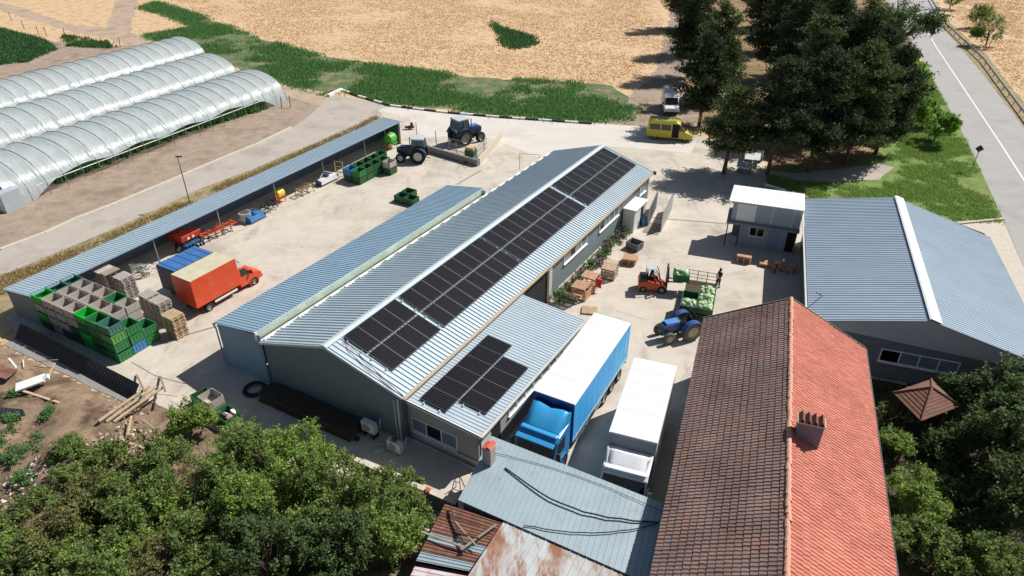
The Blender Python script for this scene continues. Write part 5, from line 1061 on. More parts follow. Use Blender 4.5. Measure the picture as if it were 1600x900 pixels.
# ------------------------------------------------------------------ pallets
def pallet_mesh(m):
    mb = MB()
    for i in range(7): mb.box((0, -.36 + i * .12 * 1.0, .128), (1.2, .09, .022))
    for x in (-.54, 0, .54): mb.box((x, 0, .106), (.1, .8, .022))
    for x in (-.54, 0, .54):
        for y in (-.35, 0, .35): mb.box((x, y, .058), (.13, .1, .078))
    for y in (-.35, 0, .35): mb.box((0, y, .01), (1.2, .1, .02))
    return mb.mesh('pallet', m)
PM = {m: pallet_mesh(m) for m in ('wood_grey', 'wood_new', 'wood_pink', 'wood_old')}
def pallet(m, loc, az, label, group, rot=None, sc=(1, 1.25, 1)):
    o = bpy.data.objects.new('pallet', PM[m]); link(o); o.location = loc; o.rotation_euler = rot or (0, 0, -R(az)); o.scale = sc
    return tag(o, label, 'pallet', group)
def stack(m, x, y, n, az, where, skip=()):
    for i in range(n):
        k = n - 1 - i
        pallet(m, (x + random.uniform(-.04, .04), y + random.uniform(-.04, .04), .03 + i * .14), az + random.uniform(-2.5, 2.5), '%s pallet %s' % ('top' if k == 0 else ORD[k] + ' from the top', where) if k else 'topmost pallet ' + where, 'pallet stacks by the orange van')
stack('wood_new', -24.55, 40.85, 13, 31, 'of the light brown stack behind the orange van')
stack('wood_grey', -26.05, 42.35, 15, 31, 'of the grey stack touching the brown pallets')
stack('wood_grey', -27.25, 43.15, 15, 31, 'of the grey stack next to the tallest wooden crates')
stack('wood_grey', -30.55, 46.0, 14, 31, 'of the grey stack in front of the cable coil')
stack('wood_grey', -32.0, 46.3, 16, 31, 'of the grey stack under the shed roof edge')
lid = thing('plywood_sheet', 'pale plywood sheet covering the pallets under the shed edge', 'sheet', (-32.0, 46.3, 2.36), 31); MB().box((-.3, 0, 0), (1.0, 1.3, .03)).build('sheet_board', 'wood_grey', lid); MB().box((.6, .05, .01), (.75, 1.25, .03)).build('sheet_board', 'wood_old', lid)
# pallets along the warehouse side
for i in range(4): pallet('wood_pink', (10.2 + random.uniform(-.05, .05), 51.4 + random.uniform(-.05, .05), .03 + i * .16), 20 + random.uniform(-6, 6), '%s pallet of the low stack beside the dark grey crate' % (['lowest', 'second', 'third', 'uppermost'][i]), 'pallets along the flower bed')
def slat_crate(loc, az, sx, sy, sz, m, label, topped):
    t = thing('slatted_crate', label, 'crate', loc, az, 'slatted wooden crates along the flower bed')
    for s in (-1, 1):
        for k in range(4): MB().box((s * sx / 2, 0, .12 + k * sz / 4.2), (.03, sy, .11)).build('slat', m, t); MB().box((0, s * sy / 2, .12 + k * sz / 4.2), (sx, .03, .11)).build('slat', m, t)
        for q in (-1, 1): MB().box((s * (sx / 2 - .05), q * (sy / 2 - .05), sz / 2), (.07, .07, sz)).build('corner_post', m, t)
    MB().box((0, 0, .12), (sx - .06, sy - .06, .03)).build('floor', m, t)
    if topped:
        for k in range(8): MB().box((-sx / 2 + (k + .5) * sx / 8, 0, sz + .03), (sx / 8 - .04, sy + .25, .03), rx=.12).build('lid_slat', 'wood_new', t)
slat_crate((8.15, 49.1, .03), 25, 1.15, 1.2, 1.1, 'wood_old', 'slatted crate with a tilted lid of pale slats by the flower bed', True)
slat_crate((6.3, 47.2, .03), 31, 1.2, 1.5, 1.15, 'wood_pink', 'open slatted crate with a red cloth at its corner', False)
slat_crate((5.5, 46.0, .03), 31, 1.3, 1.1, .95, 'wood_pink', 'open slatted crate under a loose pallet by the flower bed', False)
pallet('wood_pink', (5.45, 46.0, 1.02), 31, 'pinkish pallet lying tilted on the slatted crate', 'pallets along the flower bed', rot=(.12, -.05, -R(31)))
pallet('wood_pink', (6.3, 47.2, 1.22), 31, 'pinkish pallet lying on the crate with the red cloth', 'pallets along the flower bed', rot=(.05, .03, -R(28)))
pallet('wood_old', (4.4, 45.0, .62), 31, 'weathered pallet leaning upright near the loading door', 'pallets along the flower bed', rot=(R(62), 0, R(150)), sc=(1.2, 1.4, 1))
pallet('wood_new', (6.0, 43.9, .04), 10, 'single pale pallet lying flat behind the blue lorry', 'pallets along the flower bed')
rc = thing('red_cloth', 'red cloth hanging over the corner of a slatted crate', 'cloth', (7.0, 46.75, 0), 31); mb = MB(); vv = []
for i in range(7):
    for j in range(5): vv.append((-.25 + j * .12 + .02 * math.sin(i), .06 * math.sin(j * 1.7 + i) + (.0 if i > 1 else -.25 + .12 * i), 1.28 - (0 if i < 2 else (i - 2) * .22)))
mb.add(vv, [(i * 5 + j, i * 5 + j + 1, i * 5 + j + 6, i * 5 + j + 5) for i in range(6) for j in range(4)]); o = mb.build('cloth_fold', 'cloth_red', rc, True); so = o.modifiers.new('t', 'SOLIDIFY'); so.thickness = .02
for i, (x, y, n) in enumerate(((20.2, 51.8, 4), (22.0, 51.0, 2), (23.4, 50.2, 2))):
    for k in range(n): pallet('wood_pink', (x, y, .03 + k * .17), 20 + i * 9 + k, '%s pallet of the %s pile in the office shade' % (ORD[k], ['left', 'middle', 'right'][i]), 'pallets in front of the site office')

# ------------------------------------------------------------------ people
def person(label, loc, az, joints, top, bottom, hat=None, bare_arms=True):
    """joints: dict of named points; one skinned body, clothes as children"""
    t = thing('person', label, 'person', loc, az)
    J = {k: Vector(v) for k, v in joints.items()}
    def skin(name, chain, m, parent):
        """chain: list of polylines [(joint or point, radius), ...] sharing vertices"""
        vs_, es, rs = [], [], []
        def vid(p, r):
            for i, q in enumerate(vs_):
                if (q - p).length < 1e-4: return i
            vs_.append(p); rs.append(r); return len(vs_) - 1
        for ln in chain:
            ids = [vid(J[k] if isinstance(k, str) else Vector(k), r) for k, r in ln]
            es += [e for e in zip(ids[:-1], ids[1:]) if e[0] != e[1]]
        me = bpy.data.meshes.new(name); me.from_pydata(vs_, es, []); me.materials.append(MATS[m]); o = bpy.data.objects.new(name, me); link(o, parent)
        md = o.modifiers.new('skin', 'SKIN'); md.use_smooth_shade = True; sv = me.skin_vertices[0].data
        for i, r in enumerate(rs): sv[i].radius = (r, r); sv[i].use_root = (i == 0)
        o.modifiers.new('sub', 'SUBSURF').levels = 1; o.modifiers['sub'].render_levels = 1; return o
    hd = []
    for s in ('l', 'r'):
        w_, hn = J['wrist_' + s], J['hand_' + s]; d = (hn - w_); side = d.cross(Vector((0, 0, 1))); side = side.normalized() if side.length > 1e-3 else Vector((1, 0, 0)); L = d.length
        hd.append([('pelvis', .12), ('chest', .13), ('sh_' + s, .065), ('elbow_' + s, .045), ('wrist_' + s, .032), ('hand_' + s, .035)])
        for q, ln in zip((-1.5, -.5, .5, 1.5), (.065, .08, .085, .07)): hd.append([('hand_' + s, .035), (hn + side * q * .018 + d.normalized() * ln * .5, .010), (hn + side * q * .02 + d.normalized() * ln + Vector((0, 0, -.015)), .008)])
        hd.append([('hand_' + s, .035), (hn + side * .055 - d * .1, .011), (hn + side * .065 + d.normalized() * .03, .009)])
        hd.append([('pelvis', .12), ('hip_' + s, .085), ('knee_' + s, .058), ('ankle_' + s, .04), ('toe_' + s, .042)])
    up = (J['head'] - J['neck']).normalized()
    hd.append([('pelvis', .12), ('chest', .13), ('neck', .055), ('head', .095), (J['head'] + up * .1, .085)])
    body = skin('body', hd, 'skin', t)
    skin('shirt', [[('pelvis', .15), ('chest', .165), (J['chest'].lerp(J['neck'], .7), .085)]] + [[('chest', .165), ('sh_' + s, .085), (J['sh_' + s].lerp(J['elbow_' + s], .7), .066)] for s in 'lr'], top, t)
    skin('trousers', [[(J['pelvis'] + Vector((0, 0, .03)), .15), ('pelvis', .15)]] + [[('pelvis', .15), ('hip_' + s, .105), ('knee_' + s, .078), (J['knee_' + s].lerp(J['ankle_' + s], .9), .062)] for s in 'lr'], bottom, t)
    for s in 'lr':
        p = J['ankle_' + s].lerp(J['toe_' + s], .5); MB().box((p.x, p.y, max(.05, p.z - .02)), (.11, .28, .1), top=(.8, .75, 0, -.03)).build('shoe', 'cloth_black', t, bevel=.02)
    hp = J['head'] + up * .05
    MB().lathe([(.001, .14), (.07, .125), (.11, .06), (.118, 0), (.10, -.05)], n=14).build('hat' if hat else 'hair', hat or 'hair', t, True, loc=hp)
    f = Vector((0, 1, 0)); fc = J['head'] + f * .085 + up * .0
    MB().box(tuple(fc + Vector((0, .02, -.01))), (.03, .04, .05)).build('nose', 'skin', body)
    for x in (-.035, .035): MB().box(tuple(fc + Vector((x, .005, .025))), (.022, .015, .012)).build('eye', 'black', body)
    MB().box(tuple(fc + Vector((0, .003, -.055))), (.05, .012, .01)).build('mouth', 'cloth_red', body)
    return t
stand = dict(pelvis=(0, 0, .95), chest=(0, 0, 1.3), neck=(0, .02, 1.5), head=(0, .03, 1.62), sh_l=(-.19, 0, 1.42), sh_r=(.19, 0, 1.42), elbow_l=(-.27, .05, 1.14), elbow_r=(.27, .05, 1.14), wrist_l=(-.15, .27, 1.12), wrist_r=(.12, .27, 1.16), hand_l=(-.07, .32, 1.14), hand_r=(.04, .33, 1.17), hip_l=(-.1, 0, .88), hip_r=(.1, 0, .88), knee_l=(-.11, .03, .5), knee_r=(.12, .05, .5), ankle_l=(-.12, -.02, .09), ankle_r=(.14, .02, .09), toe_l=(-.13, .14, .05), toe_r=(.16, .17, .05))
person('person in dark clothes standing with folded arms beside the trailer', (16.85, 47.45, 0), 250, stand, 'cloth_black', 'cloth_dark')
sit = dict(pelvis=(0, -.38, 1.27), chest=(0, -.32, 1.62), neck=(0, -.25, 1.80), head=(0, -.20, 1.92), sh_l=(-.19, -.3, 1.72), sh_r=(.19, -.3, 1.72), elbow_l=(-.24, -.05, 1.48), elbow_r=(.24, -.05, 1.48), wrist_l=(-.13, .17, 1.40), wrist_r=(.13, .17, 1.40), hand_l=(-.1, .25, 1.36), hand_r=(.1, .25, 1.36), hip_l=(-.11, -.3, 1.25), hip_r=(.11, -.3, 1.25), knee_l=(-.14, .12, 1.20), knee_r=(.14, .12, 1.20), ankle_l=(-.14, .25, .84), ankle_r=(.14, .25, .84), toe_l=(-.14, .4, .80), toe_r=(.14, .4, .80))
person('person seated at the forklift wheel in dark clothes', (11.55, 47.1, 0), 98, sit, 'cloth_dark', 'cloth_black')
bend = dict(pelvis=(0, -.15, .86), chest=(0, .18, 1.08), neck=(0, .36, 1.18), head=(0, .46, 1.24), sh_l=(-.19, .26, 1.12), sh_r=(.19, .26, 1.12), elbow_l=(-.24, .38, .84), elbow_r=(.24, .38, .84), wrist_l=(-.18, .5, .62), wrist_r=(.18, .5, .62), hand_l=(-.16, .54, .53), hand_r=(.16, .54, .53), hip_l=(-.1, -.13, .82), hip_r=(.1, -.13, .82), knee_l=(-.13, .06, .47), knee_r=(.13, .02, .47), ankle_l=(-.13, -.1, .09), ankle_r=(.14, -.14, .09), toe_l=(-.14, .06, .05), toe_r=(.16, .02, .05))
person('person in pink top and white hat bending over the pallets by the office', (22.3, 49.9, 0), 120, bend, 'cloth_pink', 'cloth_grey', 'hat_white')

# ------------------------------------------------------------------ machines under the shed roof
def tined(label, p, q, frame, tine, n=7, name='cultivator', rows=2, roller=None):
    p, q = Vector((*p, 0)), Vector((*q, 0)); d = q - p; az = math.degrees(math.atan2(d.x, d.y)); L = d.length
    t = thing(name, label, 'cultivator', p, az)
    for r in range(rows): MB().b2((-.35 + r * .6, 0, .72), (-.25 + r * .6, L, .82)).build('toolbar', frame, t)
    for y in (0.1, L / 2, L - .1): MB().b2((-.4, y - .05, .74), (.45, y + .05, .84)).build('cross_bar', frame, t)
    for i in range(n):
        y = (i + .5) * L / n; x = -.3 + (i % rows) * .6
        MB().tube([(x, y, .75), (x - .18, y, .6), (x - .2, y, .3), (x + .05, y, .05)], .035, 6).build('tine', tine, t)
        MB().box((x, y, .86), (.16, .12, .14)).build('tine_clamp', frame, t)
    MB().tube([(.1, L / 2 - .35, .8), (.1, L / 2, 1.4), (.1, L / 2 + .35, .8)], .05, 6).build('headstock', frame, t)
    if roller: MB().lathe([(.001, .1), (.2, .1), (.22, L / 2), (.2, L - .1), (.001, L - .1)], c=(.55, 0, .25), axis='Y', n=12).build('roller', roller, t)
    return t
tined('orange spring-tine cultivator under the shed roof', (-28.2, 54.9), (-26.2, 58.0), 'machine_orange', 'dark_steel', 9)
tined('brown tined harrow beside the yellow sprayer', (-22.2, 65.0), (-21.0, 66.9), 'machine_brown', 'machine_brown', 6)
tined('dark narrow harrow lying before the blue tiller', (-24.4, 60.9), (-23.7, 62.7), 'dark_steel', 'dark_steel', 5)
sd_ = thing('seed_drill', 'red seed drill with blue frame and hoppers under the shed roof', 'seed drill', (-29.45, 53.6, 0), 29)
MB().prism([(-.35, .9), (.35, .9), (.5, 1.45), (-.5, 1.45)], -.1, 1.9).build('hopper', 'machine_red', sd_, bevel=.02)
MB().b2((-.5, -.1, 1.45), (.5, 1.9, 1.5)).build('hopper_lid', 'machine_orange', sd_)
for i in range(6): MB().tube([(.35, .1 + i * .32, .9), (.7, .1 + i * .32, .5), (.75, .1 + i * .32, .1)], .04, 6).build('seed_tube', 'black', sd_); MB().lathe([(.001, -.02), (.2, -.01), (.2, .01), (.001, .02)], c=(.75, .1 + i * .32, .22), axis='Y', n=12).build('disc', 'machine_blue', sd_)
MB().b2((-.5, 0, .5), (.6, 1.8, .62)).build('frame', 'machine_blue', sd_)
for y in (-.3, 2.1): wheel(sd_, (.0, y, .36), .36, .2)
for i in range(2): MB().box((.56, .5 + i * .5, 1.2), (.03, .2, .22)).build('warning_plate', 'white_plastic', sd_)
mr = thing('mower_unit', 'red and yellow machine behind the seed drill', 'machine', (-30.6, 54.4, 0), 29); MB().prism([(-.5, .5), (.5, .5), (.4, 1.3), (-.4, 1.3)], 0, 1.3).build('housing', 'machine_red', mr, bevel=.05); MB().lathe([(.001, -.1), (.35, -.1), (.35, .1), (.001, .1)], c=(.52, .9, .95), axis='X', n=16).build('pulley_guard', 'machine_yellow', mr)
wheel(mr, (.45, .2, .3), .3, .18)
for i, (p, m, lb) in enumerate((((-25.7, 59.5), 'tarp_grey', 'pale round tub behind the blue tiller'),)):
    tb = MB(); tb.lathe([(.001, .04), (.5, .04), (.56, .95), (.6, .97), (.6, 1.0), (.52, 1.0), (.48, .1), (.001, .1)], n=18); o = tb.build('tub', m, None, True); o.location = (*p, .0); tag(o, lb, 'tub')
def tiller(label, p, q, body, cover):
    p, q = Vector((*p, 0)), Vector((*q, 0)); d = q - p; L = d.length; t = thing('rotary_tiller', label, 'tiller', p, math.degrees(math.atan2(d.x, d.y)))
    MB().prism([(-.45, .2), (-.4, .55), (-.1, .75), (.3, .65), (.5, .25), (.45, .22), (.25, .55), (-.1, .62), (-.35, .45), (-.4, .2)], 0, L).build('hood', body, t)
    MB().b2((-.2, L / 2 - .2, .7), (.2, L / 2 + .2, 1.0)).build('gearbox', cover, t, bevel=.04)
    MB().tube([(0, .15, .7), (-.3, L / 2, 1.25), (0, L - .15, .7)], .045, 6).build('headstock', body, t)
    MB().lathe([(.001, .05), (.07, .05), (.07, L - .05), (.001, L - .05)], c=(0, 0, .3), axis='Y', n=10).build('rotor_shaft', 'dark_steel', t)
    for i in range(10): MB().bar((0, .1 + i * (L - .2) / 9, .3), (.25 * math.cos(i * 1.3), .1 + i * (L - .2) / 9, .3 + .25 * math.sin(i * 1.3)), .05).build('rotor_blade', 'dark_steel', t)
    for y in (0, L): MB().b2((-.45, y - .03, .1), (.45, y + .03, .65)).build('side_plate', cover, t)
tiller('blue rotary tiller beside the pale tub', (-25.3, 58.9), (-24.4, 60.5), 'machine_blue', 'machine_blue')
tiller('white and purple rotary tiller near the far crates', (-20.7, 67.9), (-19.4, 70.1), 'tarp_grey', 'machine_purple')
def sprayer(label, loc, az, tank, frame, s):
    t = thing('sprayer', label, 'sprayer', loc, az); t.scale = (s, s, s)
    MB().lathe([(.001, -.55), (.35, -.55), (.5, -.42), (.52, 0), (.5, .42), (.35, .55), (.001, .55)], c=(0, 0, 1.0), axis='Y', n=16).build('tank', tank, t, True)
    MB().lathe([(.15, 0), (.15, .1), (.001, .1)], c=(0, 0, 1.5), n=12).build('filler_cap', 'machine_yellow', t)
    for x in (-.4, .4):
        for y in (-.4, .4): MB().bar((x, y, 0), (x * .9, y, .7), .06).build('leg', frame, t)
    MB().b2((-.45, -.55, .5), (.45, .55, .56)).build('frame', frame, t)
    MB().bar((-.2, -.7, .3), (.2, -.7, 1.4), .06).build('boom', frame, t); MB().lathe([(.001, -.08), (.2, -.08), (.2, .08), (.001, .08)], c=(.3, -.6, .5), axis='X', n=12).build('pump', 'machine_red', t)
sprayer('white and yellow sprayer tank at a shed post', (-23.7, 64.0, 0), 30, 'machine_yellow', 'machine_red', .95)
sprayer('bright green sprayer at the far end of the shed', (-14.7, 79.5, 0), 30, 'machine_green', 'machine_green', 1.25)
pl = thing('plough', 'small reddish plough lying at the pump enclosure corner', 'plough', (-4.82, 74.80, 0.00), 60); MB().bar((0, -1.1, .25), (0, 1.1, .3), .09).build('beam', 'rust', pl)
for i in range(3): MB().prism([(-.05, 0), (.35, .02), (.1, .35)], -.8 + i * .6, -.74 + i * .6).build('share', 'rust', pl)
pf = thing('wooden_rack', 'tan wooden frame standing beside the far crates', 'frame', (-19.1, 70.9, 0), 20)
for x in (-.5, .5): MB().b2((x - .04, -.04, 0), (x + .04, .04, 1.7)).build('upright', 'wood_new', pf)
for z in (.4, 1.0, 1.6): MB().b2((-.5, -.05, z), (.5, -.02, z + .1)).build('slat', 'wood_new', pf)
rd = thing('log_splitter', 'rusty machine lying on the yard behind the shed end', 'machine', (-13.34, 86.42, 0.00), 80); MB().b2((-.2, -.6, .2), (.2, .6, .45)).build('beam', 'rust', rd); MB().box((0, .3, .65), (.4, .35, .4)).build('motor', 'dark_steel', rd); wheel(rd, (.3, 0, .2), .2, .12)
# tangled coil of pale pipe
def coil(label, c, r, h, m, n=9, rp=.02):
    pts = []
    for i in range(n * 14): a = i / 14 * 2 * math.pi; q = r * random.uniform(.82, 1.05); pts.append((q * math.cos(a), q * math.sin(a) * .8, h * (i / (n * 14)) + .05 + random.uniform(-.05, .05) + .25 * math.sin(a + i * .02) * h))
    pts = [(x, y, max(.04, z)) for x, y, z in pts]
    o = MB().tube(pts, rp, 5).build('pipe_coil', m, None, True); o.location = c; return tag(o, label, 'coil')
coil('tangled coil of pale pipe beside the pallet stacks', (-31.1, 49.4, 0), .85, 1.0, 'tarp_grey', 12, .03)
coil('flat coil of grey hose in front of the air conditioners', (-7.95, 29.25, 0), .42, .12, 'tarp_grey', 9, .022)
o = MB().lathe([(.5, .02), (.55, .0), (.72, .0), (.78, .12), (.72, .24), (.55, .24), (.5, .2)], n=24).build('tyre', 'tyre', None, True); o.location = (-16.9, 34.55, .02); tag(o, 'black tyre lying flat at the foot of the warehouse corner', 'tyre')
# air conditioners
def aircon(label, loc, az):
    t = thing('air_conditioner', label, 'air conditioner', loc, az); MB().b2((-.5, -.18, .1), (.5, .18, .85)).build('casing', 'white_plastic', t, bevel=.03)
    g = MB(); g.lathe([(.001, 0), (.28, 0), (.28, -.02), (.001, -.02)], c=(-.1, -.182, .48), axis='Y', n=20); go = g.build('fan_grille', 'grey_concrete', t)
    for k in range(3): MB().lathe([(.07 + k * .08, -.205), (.085 + k * .08, -.205)], c=(-.1, 0, .48), axis='Y', n=20).build('grille_ring', 'white_plastic', go)
    for x in (-.35, .35): MB().b2((x - .04, -.2, 0), (x + .04, .2, .1)).build('foot', 'dark_steel', t)
    MB().tube([(.45, .1, .4), (.55, .3, .4), (.5, .45, 1.0)], .03, 6).build('pipe', 'white_plastic', t)
aircon('white air conditioner unit against the dark gable', (-8.55, 30.35, .35), 31)
aircon('white air conditioner with a rusty pot on top, nearer the window', (-6.85, 29.1, 0), 31)
o = MB().lathe([(.001, 0), (.15, 0), (.2, .12), (.12, .2), (.001, .2)], n=10).build('rusty_pot', 'rust', None, True); o.location = (-6.85, 29.15, .86); tag(o, 'rusty pot standing on the nearer air conditioner', 'pot')
MB_st = thing('wall_bracket', 'steel bracket carrying the air conditioner at the gable', 'bracket', (-8.55, 30.35, 0), 31)
for x in (-.35, .35): MB().b2((x - .04, -.2, 0), (x + .04, .3, .34)).build('leg', 'dark_steel', MB_st)
# timber pile at the gable
wu, wv = uv(31); W0 = Vector((-16.07, 35.08, 0))
for i in range(15):
    lay, k = divmod(i, 5); a = .5 + random.uniform(-.2, .3); L = 7.6 + random.uniform(-.6, .4)
    p = W0 + wu * a + wv * (-.25 - k * .28 - lay * .0 + .02 * lay); q = p + wu * L + wv * (.25)
    plank(p + Vector((0, 0, .1 + lay * .2)), q + Vector((0, 0, .1 + lay * .2)), .24, .17, 'wood_dark', 'dark beam of the timber pile under the gable, %s layer, %s from the wall' % (['bottom', 'middle', 'top'][lay], ORD[k]), 'beam', 'timber_beam', 'timber pile under the gable')
# steel trestle by the metal roof
ld = thing('steel_trestle', 'leaning grey steel trestle between low wall and metal roof', 'trestle', (-2.95, 25.95, 0), 20)
for s in (-1, 1): MB().bar((s * .3, -.35, 0), (s * .12, 0, 1.5), .04).build('leg', 'steel', ld); MB().bar((s * .3, .35, 0), (s * .12, 0, 1.5), .04).build('leg', 'steel', ld)
for z in (.5, 1.0): MB().bar((-.3 + z * .12, -.35 + z * .23, z), (.3 - z * .12, -.35 + z * .23, z), .03).build('rung', 'steel', ld)
# ------------------------------------------------------------------ waste ground at the left
res = 90; xs = np.linspace(-62, -22.9, res); ys = np.linspace(20, 45, 70); vv = []; ff = []
for j, y in enumerate(ys):
    for i, x in enumerate(xs):
        edge = (y - (40.2 - (x + 36.3) * .537))                      # distance above the ledge line
        h = .45 + .8 * noise.noise(Vector((x * .25, y * .25, 2))) + .4 * noise.noise(Vector((x * .9, y * .9, 5))) + .16 * noise.noise(Vector((x * 2.6, y * 3, 1)))
        k = min(1, max(0, (-edge - .9) / 2)) * min(1, max(0, (y - 21) / 6)) * min(1, max(0, (-23 - x) / 1.5)); vv.append((x, y, .012 + max(0, h) * k))
keep = lambda x, y: y < 39.6 - (x + 36.3) * .537
for j in range(69):
    for i in range(res - 1):
        if keep(xs[i + 1], ys[j + 1]): ff.append((j * res + i, j * res + i + 1, (j + 1) * res + i + 1, (j + 1) * res + i))
mb = MB(); mb.add(vv, ff); structure(mb.build('waste_ground', 'soil_brown', None, True))
def px(a, b, m, label, wd=.15, th=.05): return plank(a, b, wd, th, m, label)
px((-33.25, 36.06, 0.70), (-34.30, 36.97, 0.80), 'white_plastic', 'short white post leaning at the left waste ground', .12, .08)
px((-31.33, 33.65, 0.75), (-28.42, 32.55, 0.75), 'wood_new', 'long loose plank on the waste ground below the white slab', .16, .06)
px((-30.81, 35.43, 0.50), (-30.81, 36.36, 0.90), 'wood_new', 'short plank stuck upright in the shaded bank', .14, .06)
px((-32.55, 37.01, 0.50), (-31.17, 37.15, 0.55), 'wood_old', 'thin stick lying across the shaded bank', .06, .05)
px((-33.48, 37.09, 0.60), (-32.93, 36.25, 0.60), 'white_plastic', 'small white stake near the shaded bank', .06, .05)
sl = thing('foam_slab', 'white slab lying on the waste ground', 'slab', (-31.29, 34.38, 0.72), 60); MB().box((0, 0, .1), (.9, 1.7, .14), rx=.1).build('slab_block', 'white_paint', sl, bevel=.03); MB().box((.1, .9, .2), (.5, .4, .2), rx=.4).build('broken_piece', 'white_paint', sl)
rp = thing('roofing_sheet', 'dark corrugated sheet lying on the waste ground at the left edge', 'sheet', (0, 0, 0), 0); a_, b_, c_2, d_2 = (Vector((-31.49, 30.98, 0.80)), Vector((-31.87, 32.08, 0.80)), Vector((-30.17, 31.79, 0.85)), Vector((-29.66, 31.21, 0.85)))
ribbed('sheet_profile', a_, d_2, b_, c_2, .25, 'dark_steel', rp, h=.04, th=.01)
bp_ = thing('board', 'reddish board lying at the left edge of the waste ground', 'board', (-33.79, 35.52, 0.75), 20); MB().box((0, 0, .03), (1.6, .9, .05), rx=.08).build('board_panel', 'brown_sheet', bp_)
for i in range(3):
    a, b = Vector((-24.63, 30.91, 0.50)), Vector((-22.95, 34.07, 0.60)); s_ = Vector((.75, .42, 0)).normalized() * (-.38 + .42 * i) * -1
    o = MB().tube([(0, 0, 0), (b - a) * .5 + Vector((0, 0, .03)), b - a], .12, 10, .09).build('log', 'log', None, True); o.location = a - s_ + Vector((.0, -.1 * i, .35 - .12 * i)); tag(o, ['upper', 'middle', 'lower'][i] + ' of the three peeled logs by the sheet fence end', 'log', 'peeled logs at the fence end')
for i, (a, b, lb) in enumerate([((-22.84, 29.40, 0.50), (-21.33, 28.68, 0.70), 'board in the heap of scrap wood nearest the logs'), ((-22.14, 28.78, 0.60), (-20.67, 29.30, 0.70), 'pale board at the right of the scrap heap'), ((-23.29, 29.93, 0.50), (-22.13, 28.43, 0.70), 'short board at the left of the scrap heap'), ((-22.62, 31.20, 0.60), (-21.23, 30.15, 0.70), 'stick leaning from the logs into the shrubs'), ((-23.34, 31.38, 0.70), (-22.91, 29.93, 0.50), 'thin pole below the middle log'), ((-20.20, 28.52, 0.50), (-19.15, 27.98, 0.80), 'grey board half under the fruit tree'), ((-25.42, 36.12, 0.10), (-23.06, 32.94, 1.30), 'weathered stake at the fence end'), ((-23.73, 35.92, 0.10), (-21.85, 33.06, 1.20), 'second weathered stake joined by a wire')]): px(a, b, ['wood_new', 'log', 'wood_old', 'wood_old'][i % 4], lb, .13, .05)
wr = MB().tube([Vector((-25.67, 36.43, 0.90)), Vector((-24.92, 35.89, 1.00)), Vector((-23.56, 35.07, 0.90)), Vector((-22.86, 34.69, 1.00)), Vector((-21.16, 34.28, 0.80))], .02, 5).build('fence_wire', 'black'); tag(wr, 'black cable strung between the stakes at the yard edge', 'cable')
# rubble: too small and mixed to count
vv, ff = [], []
for i in range(420):
    a = random.random(); c = Vector(random.choice([(-24.46, 29.30, 0.60), (-25.81, 28.02, 0.60), (-24.30, 32.06, 0.60), (-27.15, 25.63, 0.40), (-26.48, 26.91, 0.50), (-22.01, 29.30, 0.60)])); p = c + Vector((random.gauss(0, .8), random.gauss(0, .8), random.uniform(-.1, .12))); s = random.uniform(.04, .16)
    k = len(vv); vv += [(p.x + random.uniform(-s, s), p.y + random.uniform(-s, s), p.z + random.uniform(-s, s) * .6) for _ in range(6)]
    ff += [(k, k + 1, k + 2), (k, k + 2, k + 3), (k, k + 3, k + 4), (k + 5, k + 1, k + 2), (k + 5, k + 2, k + 3), (k + 5, k + 3, k + 4), (k, k + 1, k + 5)]
o = npmesh('rubble', np.array(vv), np.array(ff), 'pale_concrete', None, 'stuff'); o['label'] = 'scattered pale rubble and plastic scraps among the shrubs'; o['category'] = 'rubble'
# fence posts round the tunnels
for i, (x, y) in enumerate([(18,32), (38,45), (60,52), (73,55), (102,57), (160,73), (188,72), (266,96), (335,114), (428,150), (454,166)]):
    pass
FP = [(-110.05, 158.55, 0.00), (-101.48, 149.06, 0.00), (-95.98, 144.69, 0.00), (-93.25, 142.88, 0.00), (-88.87, 141.70, 0.00), (-76.98, 132.84, 0.00), (-73.87, 133.36, 0.00), (-59.49, 121.69, 0.00), (-48.98, 114.05, 0.00), (-35.23, 100.70, 0.00), (-32.50, 95.13, 0.00), (-31.40, 95.72, 0.00)]
for i, p in enumerate(FP):
    o = MB().tube([(0, 0, 0), (random.uniform(-.15, .15), 0, 1.7)], .06, 6).build('fence_post', 'wood_dark'); o.location = p; tag(o, 'dark wooden fence post, %s from the left along the dirt track' % ORD[i], 'post', 'fence posts along the dirt track')

